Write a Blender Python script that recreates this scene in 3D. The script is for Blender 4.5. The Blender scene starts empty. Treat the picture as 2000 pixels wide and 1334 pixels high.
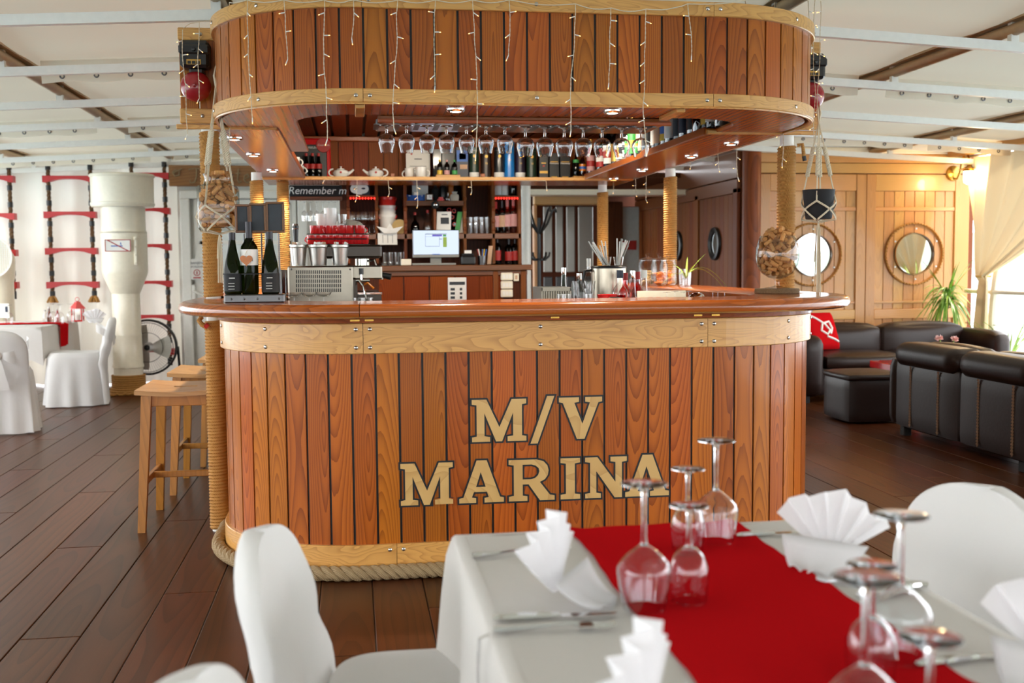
import bpy, math, random
from mathutils import Vector, Matrix
import numpy as np
PI = math.pi
random.seed(7)
SC = bpy.context.scene
COL = SC.collection

# ------------------------------------------------------------------ camera
F, H, RHO = 2100.0, 1.30, 0.008
_c, _s = math.cos(RHO), math.sin(RHO)
_a = -310*_c+149*_s; _b = -149*_c-310*_s
_k = 1/math.sqrt(_a*_a+_b*_b+F*F)
_ry = _a*_k
_r0 = np.array([math.sqrt(1-_ry*_ry), _ry, 0.0])
_fz = _b/math.hypot(F, _b); _fh = math.sqrt(1-_fz*_fz)
CF = np.array([-_ry*_fh, _r0[0]*_fh, _fz])
_u0 = np.cross(_r0, CF)
CR = _r0*_c-_u0*_s
CU = _u0*_c+_r0*_s
CP = np.array([0.0, 0.0, H])
cam = bpy.data.cameras.new('camera')
cam.lens = F*36/2000; cam.sensor_width = 36; cam.clip_start = 0.05; cam.clip_end = 3000
cam.dof.use_dof = True; cam.dof.focus_distance = 4.55; cam.dof.aperture_fstop = 3.6
camo = bpy.data.objects.new('camera', cam); COL.objects.link(camo)
m = Matrix.Identity(4)
for i in range(3):
    m[i][0] = CR[i]; m[i][1] = CU[i]; m[i][2] = -CF[i]; m[i][3] = CP[i]
camo.matrix_world = m
SC.camera = camo

# ------------------------------------------------------------------ sky, sun, exposure
W = bpy.data.worlds.new('sky'); SC.world = W; W.use_nodes = True
bg = W.node_tree.nodes['Background']
bg.inputs['Color'].default_value = (0.96, 0.98, 1.0, 1); bg.inputs['Strength'].default_value = 2.6
sun = bpy.data.lights.new('sun', 'SUN'); sun.energy = 3.0; sun.angle = math.radians(2.0); sun.color = (1.0, 0.86, 0.66)
suno = bpy.data.objects.new('sun', sun); COL.objects.link(suno)
suno.rotation_euler = Vector((-0.75, -0.15, -0.85)).to_track_quat('-Z', 'Y').to_euler()
SC.view_settings.view_transform = 'Standard'; SC.view_settings.look = 'None'
SC.view_settings.exposure = 1.25; SC.view_settings.gamma = 1.0
SC.view_settings.use_curve_mapping = False
SC.cycles.caustics_reflective = False; SC.cycles.caustics_refractive = True
SC.cycles.transparent_max_bounces = 40; SC.cycles.max_bounces = 14; SC.cycles.transmission_bounces = 14
SC.cycles.sample_clamp_indirect = 8.0

# ------------------------------------------------------------------ measuring helpers (a known plane or height gives the rest)
def X(px, y, z):                       # x of the point on plane y, height z, seen in column px
    t = px-1000; A = F*CR-t*CF
    return -(A[1]*y+A[2]*(z-H))/A[0]
def Zz(py, x, y):                      # height of the point above (x, y) seen in row py
    t = 667-py; A = F*CU-t*CF
    return H-(A[0]*x+A[1]*y)/A[2]
def Yx(px, x, z):
    t = px-1000; A = F*CR-t*CF
    return -(A[0]*x+A[2]*(z-H))/A[1]
def at(px, py, y):
    d = CF*F+CR*(px-1000)-CU*(py-667); k = y/d[1]
    return (d[0]*k, y, H+d[2]*k)
def proj(p):
    v = np.array(p)-CP; w = v@CF
    return 1000+F*(v@CR)/w, 667-F*(v@CU)/w

# ------------------------------------------------------------------ materials
def C(h, a=1.0):
    h = h.lstrip('#'); o = []
    for i in (0, 2, 4):
        c = int(h[i:i+2], 16)/255
        o.append(c/12.92 if c <= 0.04045 else ((c+0.055)/1.055)**2.4)
    return (o[0], o[1], o[2], a)
MATS = {}
class NT:
    def __init__(s, name):
        s.m = bpy.data.materials.new(name); s.m.use_nodes = True
        s.t = s.m.node_tree; s.t.nodes.clear(); MATS[name] = s.m
        s.out = s.n('ShaderNodeOutputMaterial')
    def n(s, t, **kw):
        o = s.t.nodes.new(t)
        for k, v in kw.items():
            setattr(o, k, v)
        return o
    def l(s, a, b): s.t.links.new(a, b)
    def val(s, node, **kw):
        for k, v in kw.items(): node.inputs[k.replace('_', ' ')].default_value = v
        return node
    def math(s, op, a, b=None, c=None):
        o = s.n('ShaderNodeMath', operation=op)
        for i, q in enumerate((a, b, c)):
            if q is None: continue
            if isinstance(q, (int, float)): o.inputs[i].default_value = q
            else: s.l(q, o.inputs[i])
        return o.outputs[0]
    def mix(s, f, a, b, blend='MIX'):
        o = s.n('ShaderNodeMix', data_type='RGBA', blend_type=blend)
        for i, q in ((0, f), (6, a), (7, b)):
            if isinstance(q, (int, float)): o.inputs[i].default_value = q
            elif isinstance(q, tuple): o.inputs[i].default_value = q
            else: s.l(q, o.inputs[i])
        return o.outputs[2]
    def bsdf(s, col=None, rough=0.5, metal=0.0, coat=0.0, sheen=0.0, trans=0.0, spec=0.5):
        b = s.n('ShaderNodeBsdfPrincipled')
        if isinstance(col, tuple): b.inputs['Base Color'].default_value = col
        elif col is not None: s.l(col, b.inputs['Base Color'])
        if isinstance(rough, (int, float)): b.inputs['Roughness'].default_value = rough
        else: s.l(rough, b.inputs['Roughness'])
        b.inputs['Metallic'].default_value = metal
        b.inputs['Coat Weight'].default_value = coat; b.inputs['Coat Roughness'].default_value = 0.08
        b.inputs['Sheen Weight'].default_value = sheen
        b.inputs['Specular IOR Level'].default_value = spec
        s.l(b.outputs[0], s.out.inputs[0]); return b
    def bump(s, b, h, strength=0.2, dist=0.002):
        o = s.n('ShaderNodeBump'); o.inputs['Strength'].default_value = strength; o.inputs['Distance'].default_value = dist
        s.l(h, o.inputs['Height']); s.l(o.outputs[0], b.inputs['Normal'])

def plain(name, col, rough=0.5, metal=0.0, coat=0.0, noise=0.06, scale=30.0, bump=0.0, sheen=0.0, var=0.0, spec=0.5):
    t = NT(name); tc = t.n('ShaderNodeTexCoord')
    nz = t.n('ShaderNodeTexNoise'); t.val(nz, Scale=scale, Detail=4.0)
    t.l(tc.outputs['Object'], nz.inputs['Vector'])
    c = C(col) if isinstance(col, str) else col
    dk = tuple(q*(1-noise*2) for q in c[:3])+(1,); lt = tuple(min(1, q*(1+noise*2)) for q in c[:3])+(1,)
    cc = t.mix(nz.outputs['Fac'], dk, lt)
    if var:
        oi = t.n('ShaderNodeObjectInfo')
        k = t.math('MULTIPLY_ADD', oi.outputs['Random'], 2*var, 1-var)
        hs = t.n('ShaderNodeHueSaturation'); t.l(k, hs.inputs['Value']); t.l(cc, hs.inputs['Color']); cc = hs.outputs[0]
    b = t.bsdf(cc, rough, metal, coat, sheen, spec=spec)
    if bump: t.bump(b, nz.outputs['Fac'], bump, 0.004)
    return t.m

def wood(name, base, dark, axis='Z', ring=38.0, rough=0.3, coat=0.35, var=0.16, fig=0.55, tilt=0.05, fine=0.25, bump=0.06, dist=3.0, spec=0.5):
    t = NT(name); tc = t.n('ShaderNodeTexCoord'); oi = t.n('ShaderNodeObjectInfo')
    sp = t.n('ShaderNodeSeparateXYZ'); t.l(tc.outputs['Object'], sp.inputs[0])
    o = {'X': (1, 2, 0), 'Y': (0, 2, 1), 'Z': (0, 1, 2)}[axis]
    a1, a2, al = (sp.outputs[i] for i in o)
    R = oi.outputs['Random']
    R2 = t.math('FRACT', t.math('MULTIPLY', R, 17.31)); R3 = t.math('FRACT', t.math('MULTIPLY', R, 91.7))
    alo = t.math('MULTIPLY_ADD', R3, 9.0, al)
    a1o = t.math('ADD', a1, t.math('MULTIPLY_ADD', R2, 0.10, -0.05))
    a2o = t.math('ADD', a2, t.math('MULTIPLY_ADD', R, 0.05, 0.012))
    a2t = t.math('MULTIPLY_ADD', t.math('SINE', t.math('MULTIPLY', alo, 2.3)), tilt, a2o)
    cv = t.n('ShaderNodeCombineXYZ'); t.l(a1o, cv.inputs[0]); t.l(a2t, cv.inputs[1]); t.l(t.math('MULTIPLY', alo, 0.08), cv.inputs[2])
    wv = t.n('ShaderNodeTexWave', wave_type='RINGS', rings_direction='Z', wave_profile='SAW')
    t.val(wv, Scale=ring, Distortion=dist, Detail=3.0); wv.inputs['Detail Scale'].default_value = 0.6
    t.l(cv.outputs[0], wv.inputs['Vector'])
    cv2 = t.n('ShaderNodeCombineXYZ'); t.l(a1o, cv2.inputs[0]); t.l(a2o, cv2.inputs[1]); t.l(t.math('MULTIPLY', alo, 0.025), cv2.inputs[2])
    nz = t.n('ShaderNodeTexNoise'); t.val(nz, Scale=260.0, Detail=3.0); t.l(cv2.outputs[0], nz.inputs['Vector'])
    nb = t.n('ShaderNodeTexNoise'); t.val(nb, Scale=9.0, Detail=3.0); t.l(cv2.outputs[0], nb.inputs['Vector'])
    sw = t.math('POWER', wv.outputs['Fac'], 2.2)
    fac = t.math('MULTIPLY', sw, t.math('MULTIPLY_ADD', nb.outputs['Fac'], fig, fig*0.5))
    c = t.mix(fac, C(base), C(dark))
    c = t.mix(t.math('MULTIPLY', nz.outputs['Fac'], fine), c, C(dark))
    hs = t.n('ShaderNodeHueSaturation'); t.l(c, hs.inputs['Color'])
    t.l(t.math('MULTIPLY_ADD', R2, 2*var, 1-var), hs.inputs['Value'])
    t.l(t.math('MULTIPLY_ADD', R3, 0.016, 0.495), hs.inputs['Hue'])
    b = t.bsdf(hs.outputs[0], rough, 0, coat, spec=spec)
    if bump: t.bump(b, nz.outputs['Fac'], bump, 0.001)
    return t.m

def ash(name, base, dark, rough=0.35, coat=0.2, freq=26.0, along=1.0):
    t = NT(name); tc = t.n('ShaderNodeTexCoord'); oi = t.n('ShaderNodeObjectInfo')
    sp = t.n('ShaderNodeSeparateXYZ'); t.l(tc.outputs['Object'], sp.inputs[0])
    R = t.math('MULTIPLY', oi.outputs['Random'], 23.0)
    cv = t.n('ShaderNodeCombineXYZ')
    t.l(t.math('ADD', t.math('MULTIPLY', sp.outputs[0], 0.9*along), R), cv.inputs[0]); t.l(t.math('MULTIPLY', sp.outputs[1], 0.9*along), cv.inputs[1])
    t.l(t.math('MULTIPLY', sp.outputs[2], 4.0), cv.inputs[2])
    n1 = t.n('ShaderNodeTexNoise'); t.val(n1, Scale=1.8, Detail=2.5, Distortion=0.4); t.l(cv.outputs[0], n1.inputs['Vector'])
    h = t.math('MULTIPLY', n1.outputs['Fac'], freq)
    saw = t.math('POWER', t.math('FRACT', h), 3.0)
    cv2 = t.n('ShaderNodeCombineXYZ'); t.l(t.math('MULTIPLY', sp.outputs[0], 6.0*along), cv2.inputs[0]); t.l(t.math('MULTIPLY', sp.outputs[1], 6.0*along), cv2.inputs[1]); t.l(t.math('MULTIPLY', sp.outputs[2], 160.0), cv2.inputs[2])
    n2 = t.n('ShaderNodeTexNoise'); t.val(n2, Scale=1.6, Detail=3.0); t.l(cv2.outputs[0], n2.inputs['Vector'])
    c = t.mix(t.math('MULTIPLY', saw, 0.55), C(base), C(dark))
    c = t.mix(t.math('MULTIPLY', n2.outputs['Fac'], 0.3), c, C(dark))
    b = t.bsdf(c, rough, 0, coat); t.bump(b, saw, 0.05, 0.001)
    return t.m

def glass(name, tint=(1, 1, 1, 1), edge=(0.75, 0.8, 0.82, 1), refl=1.0, edgepow=2.6, fp=2.6):
    t = NT(name)
    tr = t.n('ShaderNodeBsdfTransparent'); gl = t.n('ShaderNodeBsdfGlossy'); gl.inputs['Roughness'].default_value = 0.02
    lw = t.n('ShaderNodeLayerWeight'); lw.inputs['Blend'].default_value = 0.5
    f = t.math('POWER', lw.outputs['Facing'], edgepow)
    c = t.mix(f, tint, tuple(tint[i]*edge[i] for i in range(3))+(1,)); t.l(c, tr.inputs[0])
    k = t.math('MULTIPLY_ADD', t.math('POWER', lw.outputs['Facing'], fp), 0.80*refl, 0.10*refl)
    mx = t.n('ShaderNodeMixShader'); t.l(k, mx.inputs[0]); t.l(tr.outputs[0], mx.inputs[1]); t.l(gl.outputs[0], mx.inputs[2])
    t.l(mx.outputs[0], t.out.inputs[0]); return t.m

def cloth(name, col, transl=0.3, rough=0.85, scale=6.0, wr=0.15, weave=900.0):
    t = NT(name); tc = t.n('ShaderNodeTexCoord')
    nz = t.n('ShaderNodeTexNoise'); t.val(nz, Scale=scale, Detail=3.0); t.l(tc.outputs['Object'], nz.inputs['Vector'])
    c = C(col)
    b = t.n('ShaderNodeBsdfDiffuse'); b.inputs[0].default_value = c
    tl = t.n('ShaderNodeBsdfTranslucent'); tl.inputs[0].default_value = c
    bp = t.n('ShaderNodeBump'); bp.inputs['Strength'].default_value = wr; bp.inputs['Distance'].default_value = 0.02
    t.l(nz.outputs['Fac'], bp.inputs['Height']); t.l(bp.outputs[0], b.inputs['Normal'])
    mx = t.n('ShaderNodeMixShader'); mx.inputs[0].default_value = transl
    t.l(b.outputs[0], mx.inputs[1]); t.l(tl.outputs[0], mx.inputs[2]); t.l(mx.outputs[0], t.out.inputs[0])
    return t.m

def emit(name, col, st):
    t = NT(name); e = t.n('ShaderNodeEmission'); e.inputs[0].default_value = C(col); e.inputs[1].default_value = st
    t.l(e.outputs[0], t.out.inputs[0]); return t.m

def ropemat(name, a, b, scale=60.0):
    t = NT(name); tc = t.n('ShaderNodeTexCoord')
    wv = t.n('ShaderNodeTexWave', wave_type='BANDS', bands_direction='DIAGONAL'); t.val(wv, Scale=scale, Distortion=1.0, Detail=1.0)
    t.l(tc.outputs['Object'], wv.inputs['Vector'])
    nz = t.n('ShaderNodeTexNoise'); t.val(nz, Scale=40.0, Detail=4.0); t.l(tc.outputs['Object'], nz.inputs['Vector'])
    f = t.math('MULTIPLY', t.math('ADD', wv.outputs['Fac'], nz.outputs['Fac']), 0.5)
    bb = t.bsdf(t.mix(f, C(b), C(a)), 0.75); t.bump(bb, wv.outputs['Fac'], 0.5, 0.002); return t.m

M = MATS
wood('plank_wood', '#b9621c', '#73300a', 'Z', ring=34, rough=0.33, coat=0.15, var=0.17, fig=0.75, spec=0.3)
wood('plank_wood_along', '#a85a26', '#6d3012', 'Y', ring=30, rough=0.28, coat=0.3)
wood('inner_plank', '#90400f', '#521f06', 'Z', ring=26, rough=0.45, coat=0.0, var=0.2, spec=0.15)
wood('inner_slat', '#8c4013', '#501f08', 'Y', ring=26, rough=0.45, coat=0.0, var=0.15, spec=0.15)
wood('soffit_wood', '#bb6622', '#8a4213', 'Y', ring=9, rough=0.25, coat=0.06, var=0.04, fig=0.4, spec=0.28)
wood('counter_wood', '#a9581c', '#6c300c', 'X', ring=16, rough=0.2, coat=0.35, var=0.05, fig=0.6)
wood('trim_wood', '#a6541a', '#6c2e0c', 'X', ring=20, rough=0.3, coat=0.3, var=0.05)
ash('ash_wood', '#e2aa5e', '#a56a2c')
ash('ash_letter', '#d9b271', '#b58547', freq=18)
wood('stool_wood', '#b97a2c', '#804f16', 'Z', ring=14, rough=0.4, coat=0.1, var=0.08, fig=0.4)
wood('stool_seat', '#b98d57', '#8a6130', 'X', ring=14, rough=0.4, coat=0.1, var=0.08, fig=0.4)
wood('floor_wood', '#5c3019', '#29140a', 'Y', ring=10, rough=0.32, coat=0.0, var=0.22, fig=0.6, fine=0.5, dist=6.0, spec=0.22)
wood('wall_wood', '#c98f4f', '#9f672f', 'Z', ring=20, rough=0.38, coat=0.2, var=0.08, fig=0.4)
wood('wall_wood_cross', '#cf9757', '#a66d33', 'X', ring=20, rough=0.38, coat=0.2, var=0.06, fig=0.4)
wood('brown_wood', '#85441a', '#4c2209', 'Z', ring=18, rough=0.42, coat=0.0, spec=0.25, var=0.15, fig=0.5)
wood('brown_wood_cross', '#80451f', '#48230d', 'X', ring=18, rough=0.38, coat=0.15, var=0.08)
wood('dark_wood', '#5a2c15', '#321607', 'Z', ring=14, rough=0.45, coat=0.0, spec=0.2, var=0.08)
wood('frame_wood', '#7b5130', '#4b2d17', 'Z', ring=14, rough=0.5, coat=0.05)
wood('sign_wood', '#a9763f', '#76491f', 'X', ring=10, rough=0.5, coat=0.1)
plain('caulk', '#15161a', 0.5)
plain('deck_caulk', '#191311', 0.6)
plain('white_paint', '#eeece4', 0.35, noise=0.03)
plain('cream_paint', '#efe6d0', 0.3, noise=0.03, coat=0.2)
plain('tan_pipe', '#b59a73', 0.4, noise=0.05)
plain('steel', '#b9b7b2', 0.28, 1.0, noise=0.05)
plain('canister_steel', '#b9b0a0', 0.3, 1.0, noise=0.05)
plain('brushed_steel', '#a09a8e', 0.34, 1.0, noise=0.08, scale=12)
plain('chrome', '#e6e6e6', 0.06, 1.0, noise=0.0)
plain('dark_steel', '#6a6a6c', 0.35, 1.0)
plain('brass', '#b98f45', 0.25, 1.0)
plain('black_plastic', '#1a1b1d', 0.35, noise=0.1)
plain('matt_black', '#1c1d20', 0.7, noise=0.1)
plain('grey_plastic', '#8e8d87', 0.45)
plain('dark_panel', '#3b3128', 0.3, 0.3)
plain('red_paint', '#c02a2c', 0.45, noise=0.06)
plain('bell_red', '#9c1f27', 0.25, coat=0.3, noise=0.05)
plain('red_gloss', '#d01f22', 0.15, coat=0.5, noise=0.03)
plain('red_plastic', '#d22a22', 0.3)
plain('leather', '#241510', 0.38, noise=0.2, scale=60, bump=0.15, spec=0.3)
plain('leather_seam', '#8a6a50', 0.7)
plain('cork', '#c48c50', 0.8, noise=0.22, scale=260, var=0.25)
plain('bark', '#6d563c', 0.9, noise=0.3, scale=200, bump=0.4)
plain('cord', '#dccdb2', 0.85, noise=0.08, scale=300)
plain('paper', '#f1efe9', 0.8, noise=0.01)
plain('parchment', '#cfa98a', 0.7, noise=0.06)
plain('porcelain', '#f3f0e9', 0.12, coat=0.4, noise=0.01)
plain('slate', '#3a3f45', 0.7, noise=0.1)
plain('chalkboard', '#16181b', 0.7, noise=0.12)
plain('chalk', '#f0efe9', 0.9)
plain('blue_steel', '#2c4058', 0.4, 0.3)
plain('leaf', '#6f9a3d', 0.45, noise=0.25, scale=25, var=0.25)
plain('leaf_light', '#93b345', 0.45, noise=0.2, scale=25)
plain('petal', '#efc0b8', 0.7, noise=0.1)
plain('terracotta', '#c27a4d', 0.6, noise=0.08)
plain('gold_print', '#bd9446', 0.35, 0.5)
plain('orange_drink', '#d8791f', 0.25)
plain('yellow', '#d9b32c', 0.4)
plain('green_print', '#3d9a4c', 0.5)
plain('blue_print', '#2a62b8', 0.45)
plain('sky_blue', '#1f7fd0', 0.3, coat=0.2)
plain('navy', '#17243d', 0.4)
plain('purple_print', '#5a4bd0', 0.5)
plain('tube_brown', '#2c1d16', 0.35)
plain('tube_green', '#1d3324', 0.35)
plain('tube_purple', '#2a1f33', 0.35)
plain('box_black', '#141518', 0.35, coat=0.2)
plain('straw', '#c9a86c', 0.7)
plain('cap_dark', '#1f1c22', 0.3, 0.4)
plain('pink_label', '#d9a3a0', 0.6)
plain('red_label', '#b02a26', 0.5)
plain('sea', '#9fb6c4', 0.12, noise=0.1, scale=0.3, bump=0.3)
plain('hill', '#8a9384', 0.9, noise=0.2, scale=0.08)
plain('shrub', '#6d8f4a', 0.8, noise=0.3, scale=8)
plain('concrete', '#a8a49a', 0.9, noise=0.1, scale=4)
cloth('tablecloth', '#efece8', 0.25, scale=9, wr=0.25)
cloth('chair_cover', '#f0efee', 0.25, scale=5, wr=0.5)
cloth('napkin', '#f4f3f5', 0.35, scale=20, wr=0.1)
cloth('red_cloth', '#c4161c', 0.12, scale=12, wr=0.2)
cloth('canvas', '#c4c1b2', 0.075, scale=1.5, wr=0.1)
cloth('canvas_flap', '#efe9d8', 0.3, scale=8, wr=0.3)
cloth('wall_cloth', '#ece7dc', 0.12, scale=3, wr=0.5)
cloth('curtain_cloth', '#d9c6a2', 0.15, scale=6, wr=0.1)
cloth('towel', '#cfc6b2', 0.1, scale=30, wr=0.4)
ropemat('rope', '#d09c52', '#905c22', 70)
ropemat('base_rope', '#b59b74', '#77603f', 70)
ropemat('dark_rope', '#7d5a34', '#3f2a17', 50)
glass('clear_glass'); glass('window_glass', refl=0.8)
glass('jar_glass', edge=(0.6, 0.66, 0.66, 1), refl=0.32)
def crystal():
    t = NT('crystal'); b = t.n('ShaderNodeBsdfGlass'); b.inputs['Roughness'].default_value = 0.0; b.inputs['IOR'].default_value = 1.46; b.inputs['Color'].default_value = (0.98, 0.99, 1, 1)
    t.l(b.outputs[0], t.out.inputs[0])
crystal()
glass('green_glass', (0.08, 0.11, 0.012, 1), refl=0.2, fp=6.0); glass('dark_glass', (0.05, 0.05, 0.02, 1), refl=0.5, fp=6.0); glass('amber_glass', (0.45, 0.18, 0.03, 1))
glass('emerald_glass', (0.1, 0.5, 0.2, 1)); glass('red_drink', (0.7, 0.05, 0.04, 1)); glass('blue_glass', (0.25, 0.4, 0.6, 1)); glass('pink_glass', (0.85, 0.4, 0.35, 1))
emit('bulb_warm', '#ffb765', 2.2); emit('lamp_warm', '#ffd9a0', 14.0); emit('spot_light', '#fff1dc', 12.0); emit('led_red', '#ff2a20', 2.0)
emit('screen', '#cfdcf0', 0.55)
plain('grey_pane', '#c9d0cb', 0.15, noise=0.04, coat=0.3)
plain('lacquer', '#a09c95', 0.18, noise=0.03, coat=0.4)
plain('lacquer_dark', '#3a3a3e', 0.3)
plain('pale_door', '#bfcfd0', 0.3)
def mirror():
    t = NT('porthole_glass'); b = t.bsdf((0.60, 0.64, 0.66, 1), 0.03, 1.0); return t.m
mirror()

# ------------------------------------------------------------------ mesh builder
class MB:
    def __init__(s): s.v = []; s.f = []; s.mi = []; s.sm = []; s.cm = 0; s.T = None
    def add(s, vs, fs, smooth=False):
        o = len(s.v)
        if s.T is not None: vs = [tuple(s.T @ Vector(q)) for q in vs]
        s.v += [tuple(q) for q in vs]
        for q in fs: s.f.append([o+i for i in q]); s.mi.append(s.cm); s.sm.append(smooth)
        return s
    def box(s, x0, x1, y0, y1, z0, z1):
        return s.add([(x0, y0, z0), (x1, y0, z0), (x1, y1, z0), (x0, y1, z0), (x0, y0, z1), (x1, y0, z1), (x1, y1, z1), (x0, y1, z1)],
                     [(0, 3, 2, 1), (4, 5, 6, 7), (0, 1, 5, 4), (1, 2, 6, 5), (2, 3, 7, 6), (3, 0, 4, 7)])
    def cbox(s, x0, x1, y0, y1, z0, z1, b=0.004):     # box with chamfered edges
        pts = []
        for sx, x, xi in ((0, x0, x0+b), (1, x1, x1-b)):
            for sy, y, yi in ((0, y0, y0+b), (1, y1, y1-b)):
                for sz, z, zi in ((0, z0, z0+b), (1, z1, z1-b)):
                    pts += [(x, yi, zi), (xi, y, zi), (xi, yi, z)]
        I = lambda a, c, d, k: ((a*2+c)*2+d)*3+k
        fs = []
        for a in (0, 1): fs.append((I(a, 0, 0, 0), I(a, 1, 0, 0), I(a, 1, 1, 0), I(a, 0, 1, 0))[::(-1 if a == 0 else 1)])
        for c in (0, 1): fs.append((I(0, c, 0, 1), I(1, c, 0, 1), I(1, c, 1, 1), I(0, c, 1, 1))[::(1 if c == 0 else -1)])
        for d in (0, 1): fs.append((I(0, 0, d, 2), I(1, 0, d, 2), I(1, 1, d, 2), I(0, 1, d, 2))[::(-1 if d == 0 else 1)])
        for a in (0, 1):
            for c in (0, 1): fs.append((I(a, c, 0, 0), I(a, c, 1, 0), I(a, c, 1, 1), I(a, c, 0, 1))[::(1 if a != c else -1)])
            for d in (0, 1): fs.append((I(a, 0, d, 0), I(a, 1, d, 0), I(a, 1, d, 2), I(a, 0, d, 2))[::(1 if a == d else -1)])
        for c in (0, 1):
            for d in (0, 1): fs.append((I(0, c, d, 1), I(1, c, d, 1), I(1, c, d, 2), I(0, c, d, 2))[::(1 if c != d else -1)])
        for a in (0, 1):
            for c in (0, 1):
                for d in (0, 1): fs.append((I(a, c, d, 0), I(a, c, d, 1), I(a, c, d, 2))[::(1 if (a+c+d) % 2 else -1)])
        return s.add(pts, fs)
    def prism(s, poly, ax, a, b):                      # polygon in the two other axes, from a to b along ax
        n = len(poly)
        def mk(p, t):
            return {'x': (t, p[0], p[1]), 'y': (p[0], t, p[1]), 'z': (p[0], p[1], t)}[ax]
        vs = [mk(p, a) for p in poly]+[mk(p, b) for p in poly]
        return s.add(vs, [tuple(range(n))[::-1], tuple(range(n, 2*n))]+[(i, (i+1) % n, n+(i+1) % n, n+i) for i in range(n)])
    def lathe(s, prof, c=(0, 0, 0), seg=20, axis='z', smooth=True, closed=False):
        vs = []; fs = []; n = len(prof)
        for j in range(seg):
            a = 2*PI*j/seg; ca, sa = math.cos(a), math.sin(a)
            for r, z in prof:
                p = (r*ca, r*sa, z)
                if axis == 'y': p = (r*ca, -z, r*sa)
                if axis == 'x': p = (z, r*ca, r*sa)
                vs.append((p[0]+c[0], p[1]+c[1], p[2]+c[2]))
        for j in range(seg):
            k = (j+1) % seg
            for i in range(n-1): fs.append((j*n+i, k*n+i, k*n+i+1, j*n+i+1))
        return s.add(vs, fs, smooth)
    def cyl(s, p, q, r, r2=None, seg=12, caps=True, smooth=True):
        r2 = r if r2 is None else r2
        p = Vector(p); q = Vector(q); d = (q-p).normalized()
        u = d.orthogonal().normalized(); w = d.cross(u)
        vs = []
        for c, rr in ((p, r), (q, r2)):
            for i in range(seg):
                a = 2*PI*i/seg; vs.append(c+(u*math.cos(a)+w*math.sin(a))*rr)
        s.add(vs, [(i, (i+1) % seg, seg+(i+1) % seg, seg+i) for i in range(seg)], smooth)
        if caps: s.add(vs, [tuple(range(seg))[::-1], tuple(range(seg, 2*seg))])
        return s
    def tube(s, pts, r, seg=6, closed=False, caps=True):
        P = [Vector(p) for p in pts]; n = len(P); vs = []
        nrm = None
        for i in range(n):
            if closed: d = P[(i+1) % n]-P[i-1]
            else: d = P[min(i+1, n-1)]-P[max(i-1, 0)]
            d = d.normalized() if d.length > 1e-9 else Vector((0, 0, 1))
            nrm = d.orthogonal().normalized() if nrm is None else (nrm-d*nrm.dot(d)).normalized()
            w = d.cross(nrm); rr = r[i] if isinstance(r, (list, tuple)) else r
            for k in range(seg):
                a = 2*PI*k/seg; vs.append(P[i]+(nrm*math.cos(a)+w*math.sin(a))*rr)
        fs = []
        for i in range(n if closed else n-1):
            j = (i+1) % n
            for k in range(seg): fs.append((i*seg+k, i*seg+(k+1) % seg, j*seg+(k+1) % seg, j*seg+k))
        s.add(vs, fs, True)
        if caps and not closed: s.add(vs[:seg]+vs[-seg:], [tuple(range(seg))[::-1], tuple(range(seg, 2*seg))])
        return s
    def ball(s, c, r, seg=12, sz=None):
        n = max(5, seg//2); sz = sz or (1, 1, 1)
        vs = []; fs = []
        for i in range(n+1):
            t = PI*i/n
            for j in range(seg):
                a = 2*PI*j/seg
                vs.append((c[0]+r*sz[0]*math.sin(t)*math.cos(a), c[1]+r*sz[1]*math.sin(t)*math.sin(a), c[2]-r*sz[2]*math.cos(t)))
        for i in range(n):
            for j in range(seg):
                k = (j+1) % seg; fs.append((i*seg+j, i*seg+k, (i+1)*seg+k, (i+1)*seg+j))
        return s.add(vs, fs, True)
    def grid(s, fn, nu, nv, smooth=True):
        vs = [fn(i/nu, j/nv) for j in range(nv+1) for i in range(nu+1)]
        return s.add(vs, [(j*(nu+1)+i, j*(nu+1)+i+1, (j+1)*(nu+1)+i+1, (j+1)*(nu+1)+i) for j in range(nv) for i in range(nu)], smooth)
    def sweep(s, path, prof, smooth=False, caps=True):  # path: [(x, y, nx, ny)]; prof: closed [(offset, z)]
        n = len(prof); vs = []; fs = []
        for x, y, nx, ny in path:
            for o, z in prof: vs.append((x+nx*o, y+ny*o, z))
        m_ = len(path)
        for i in range(m_-1):
            for k in range(n):
                fs.append((i*n+k, i*n+(k+1) % n, (i+1)*n+(k+1) % n, (i+1)*n+k))
        s.add(vs, fs, smooth)
        if caps: s.add(vs[:n]+vs[-n:], [tuple(range(n))[::-1], tuple(range(n, 2*n))])
        return s

def mesh_of(name, mb, mats, org=(0, 0, 0), rz=0.0, sharp=35):
    me = bpy.data.meshes.new(name)
    v = mb.v
    ca, sa = math.cos(-rz), math.sin(-rz)
    ox, oy, oz = org
    v = [((x-ox)*ca-(y-oy)*sa, (x-ox)*sa+(y-oy)*ca, z-oz) for x, y, z in v]
    me.from_pydata(v, [], mb.f)
    for q in mats: me.materials.append(MATS[q])
    me.polygons.foreach_set('use_smooth', mb.sm)
    if len(mats) > 1: me.polygons.foreach_set('material_index', mb.mi)
    me.update()
    if any(mb.sm): me.set_sharp_from_angle(angle=math.radians(sharp))
    return me

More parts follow.
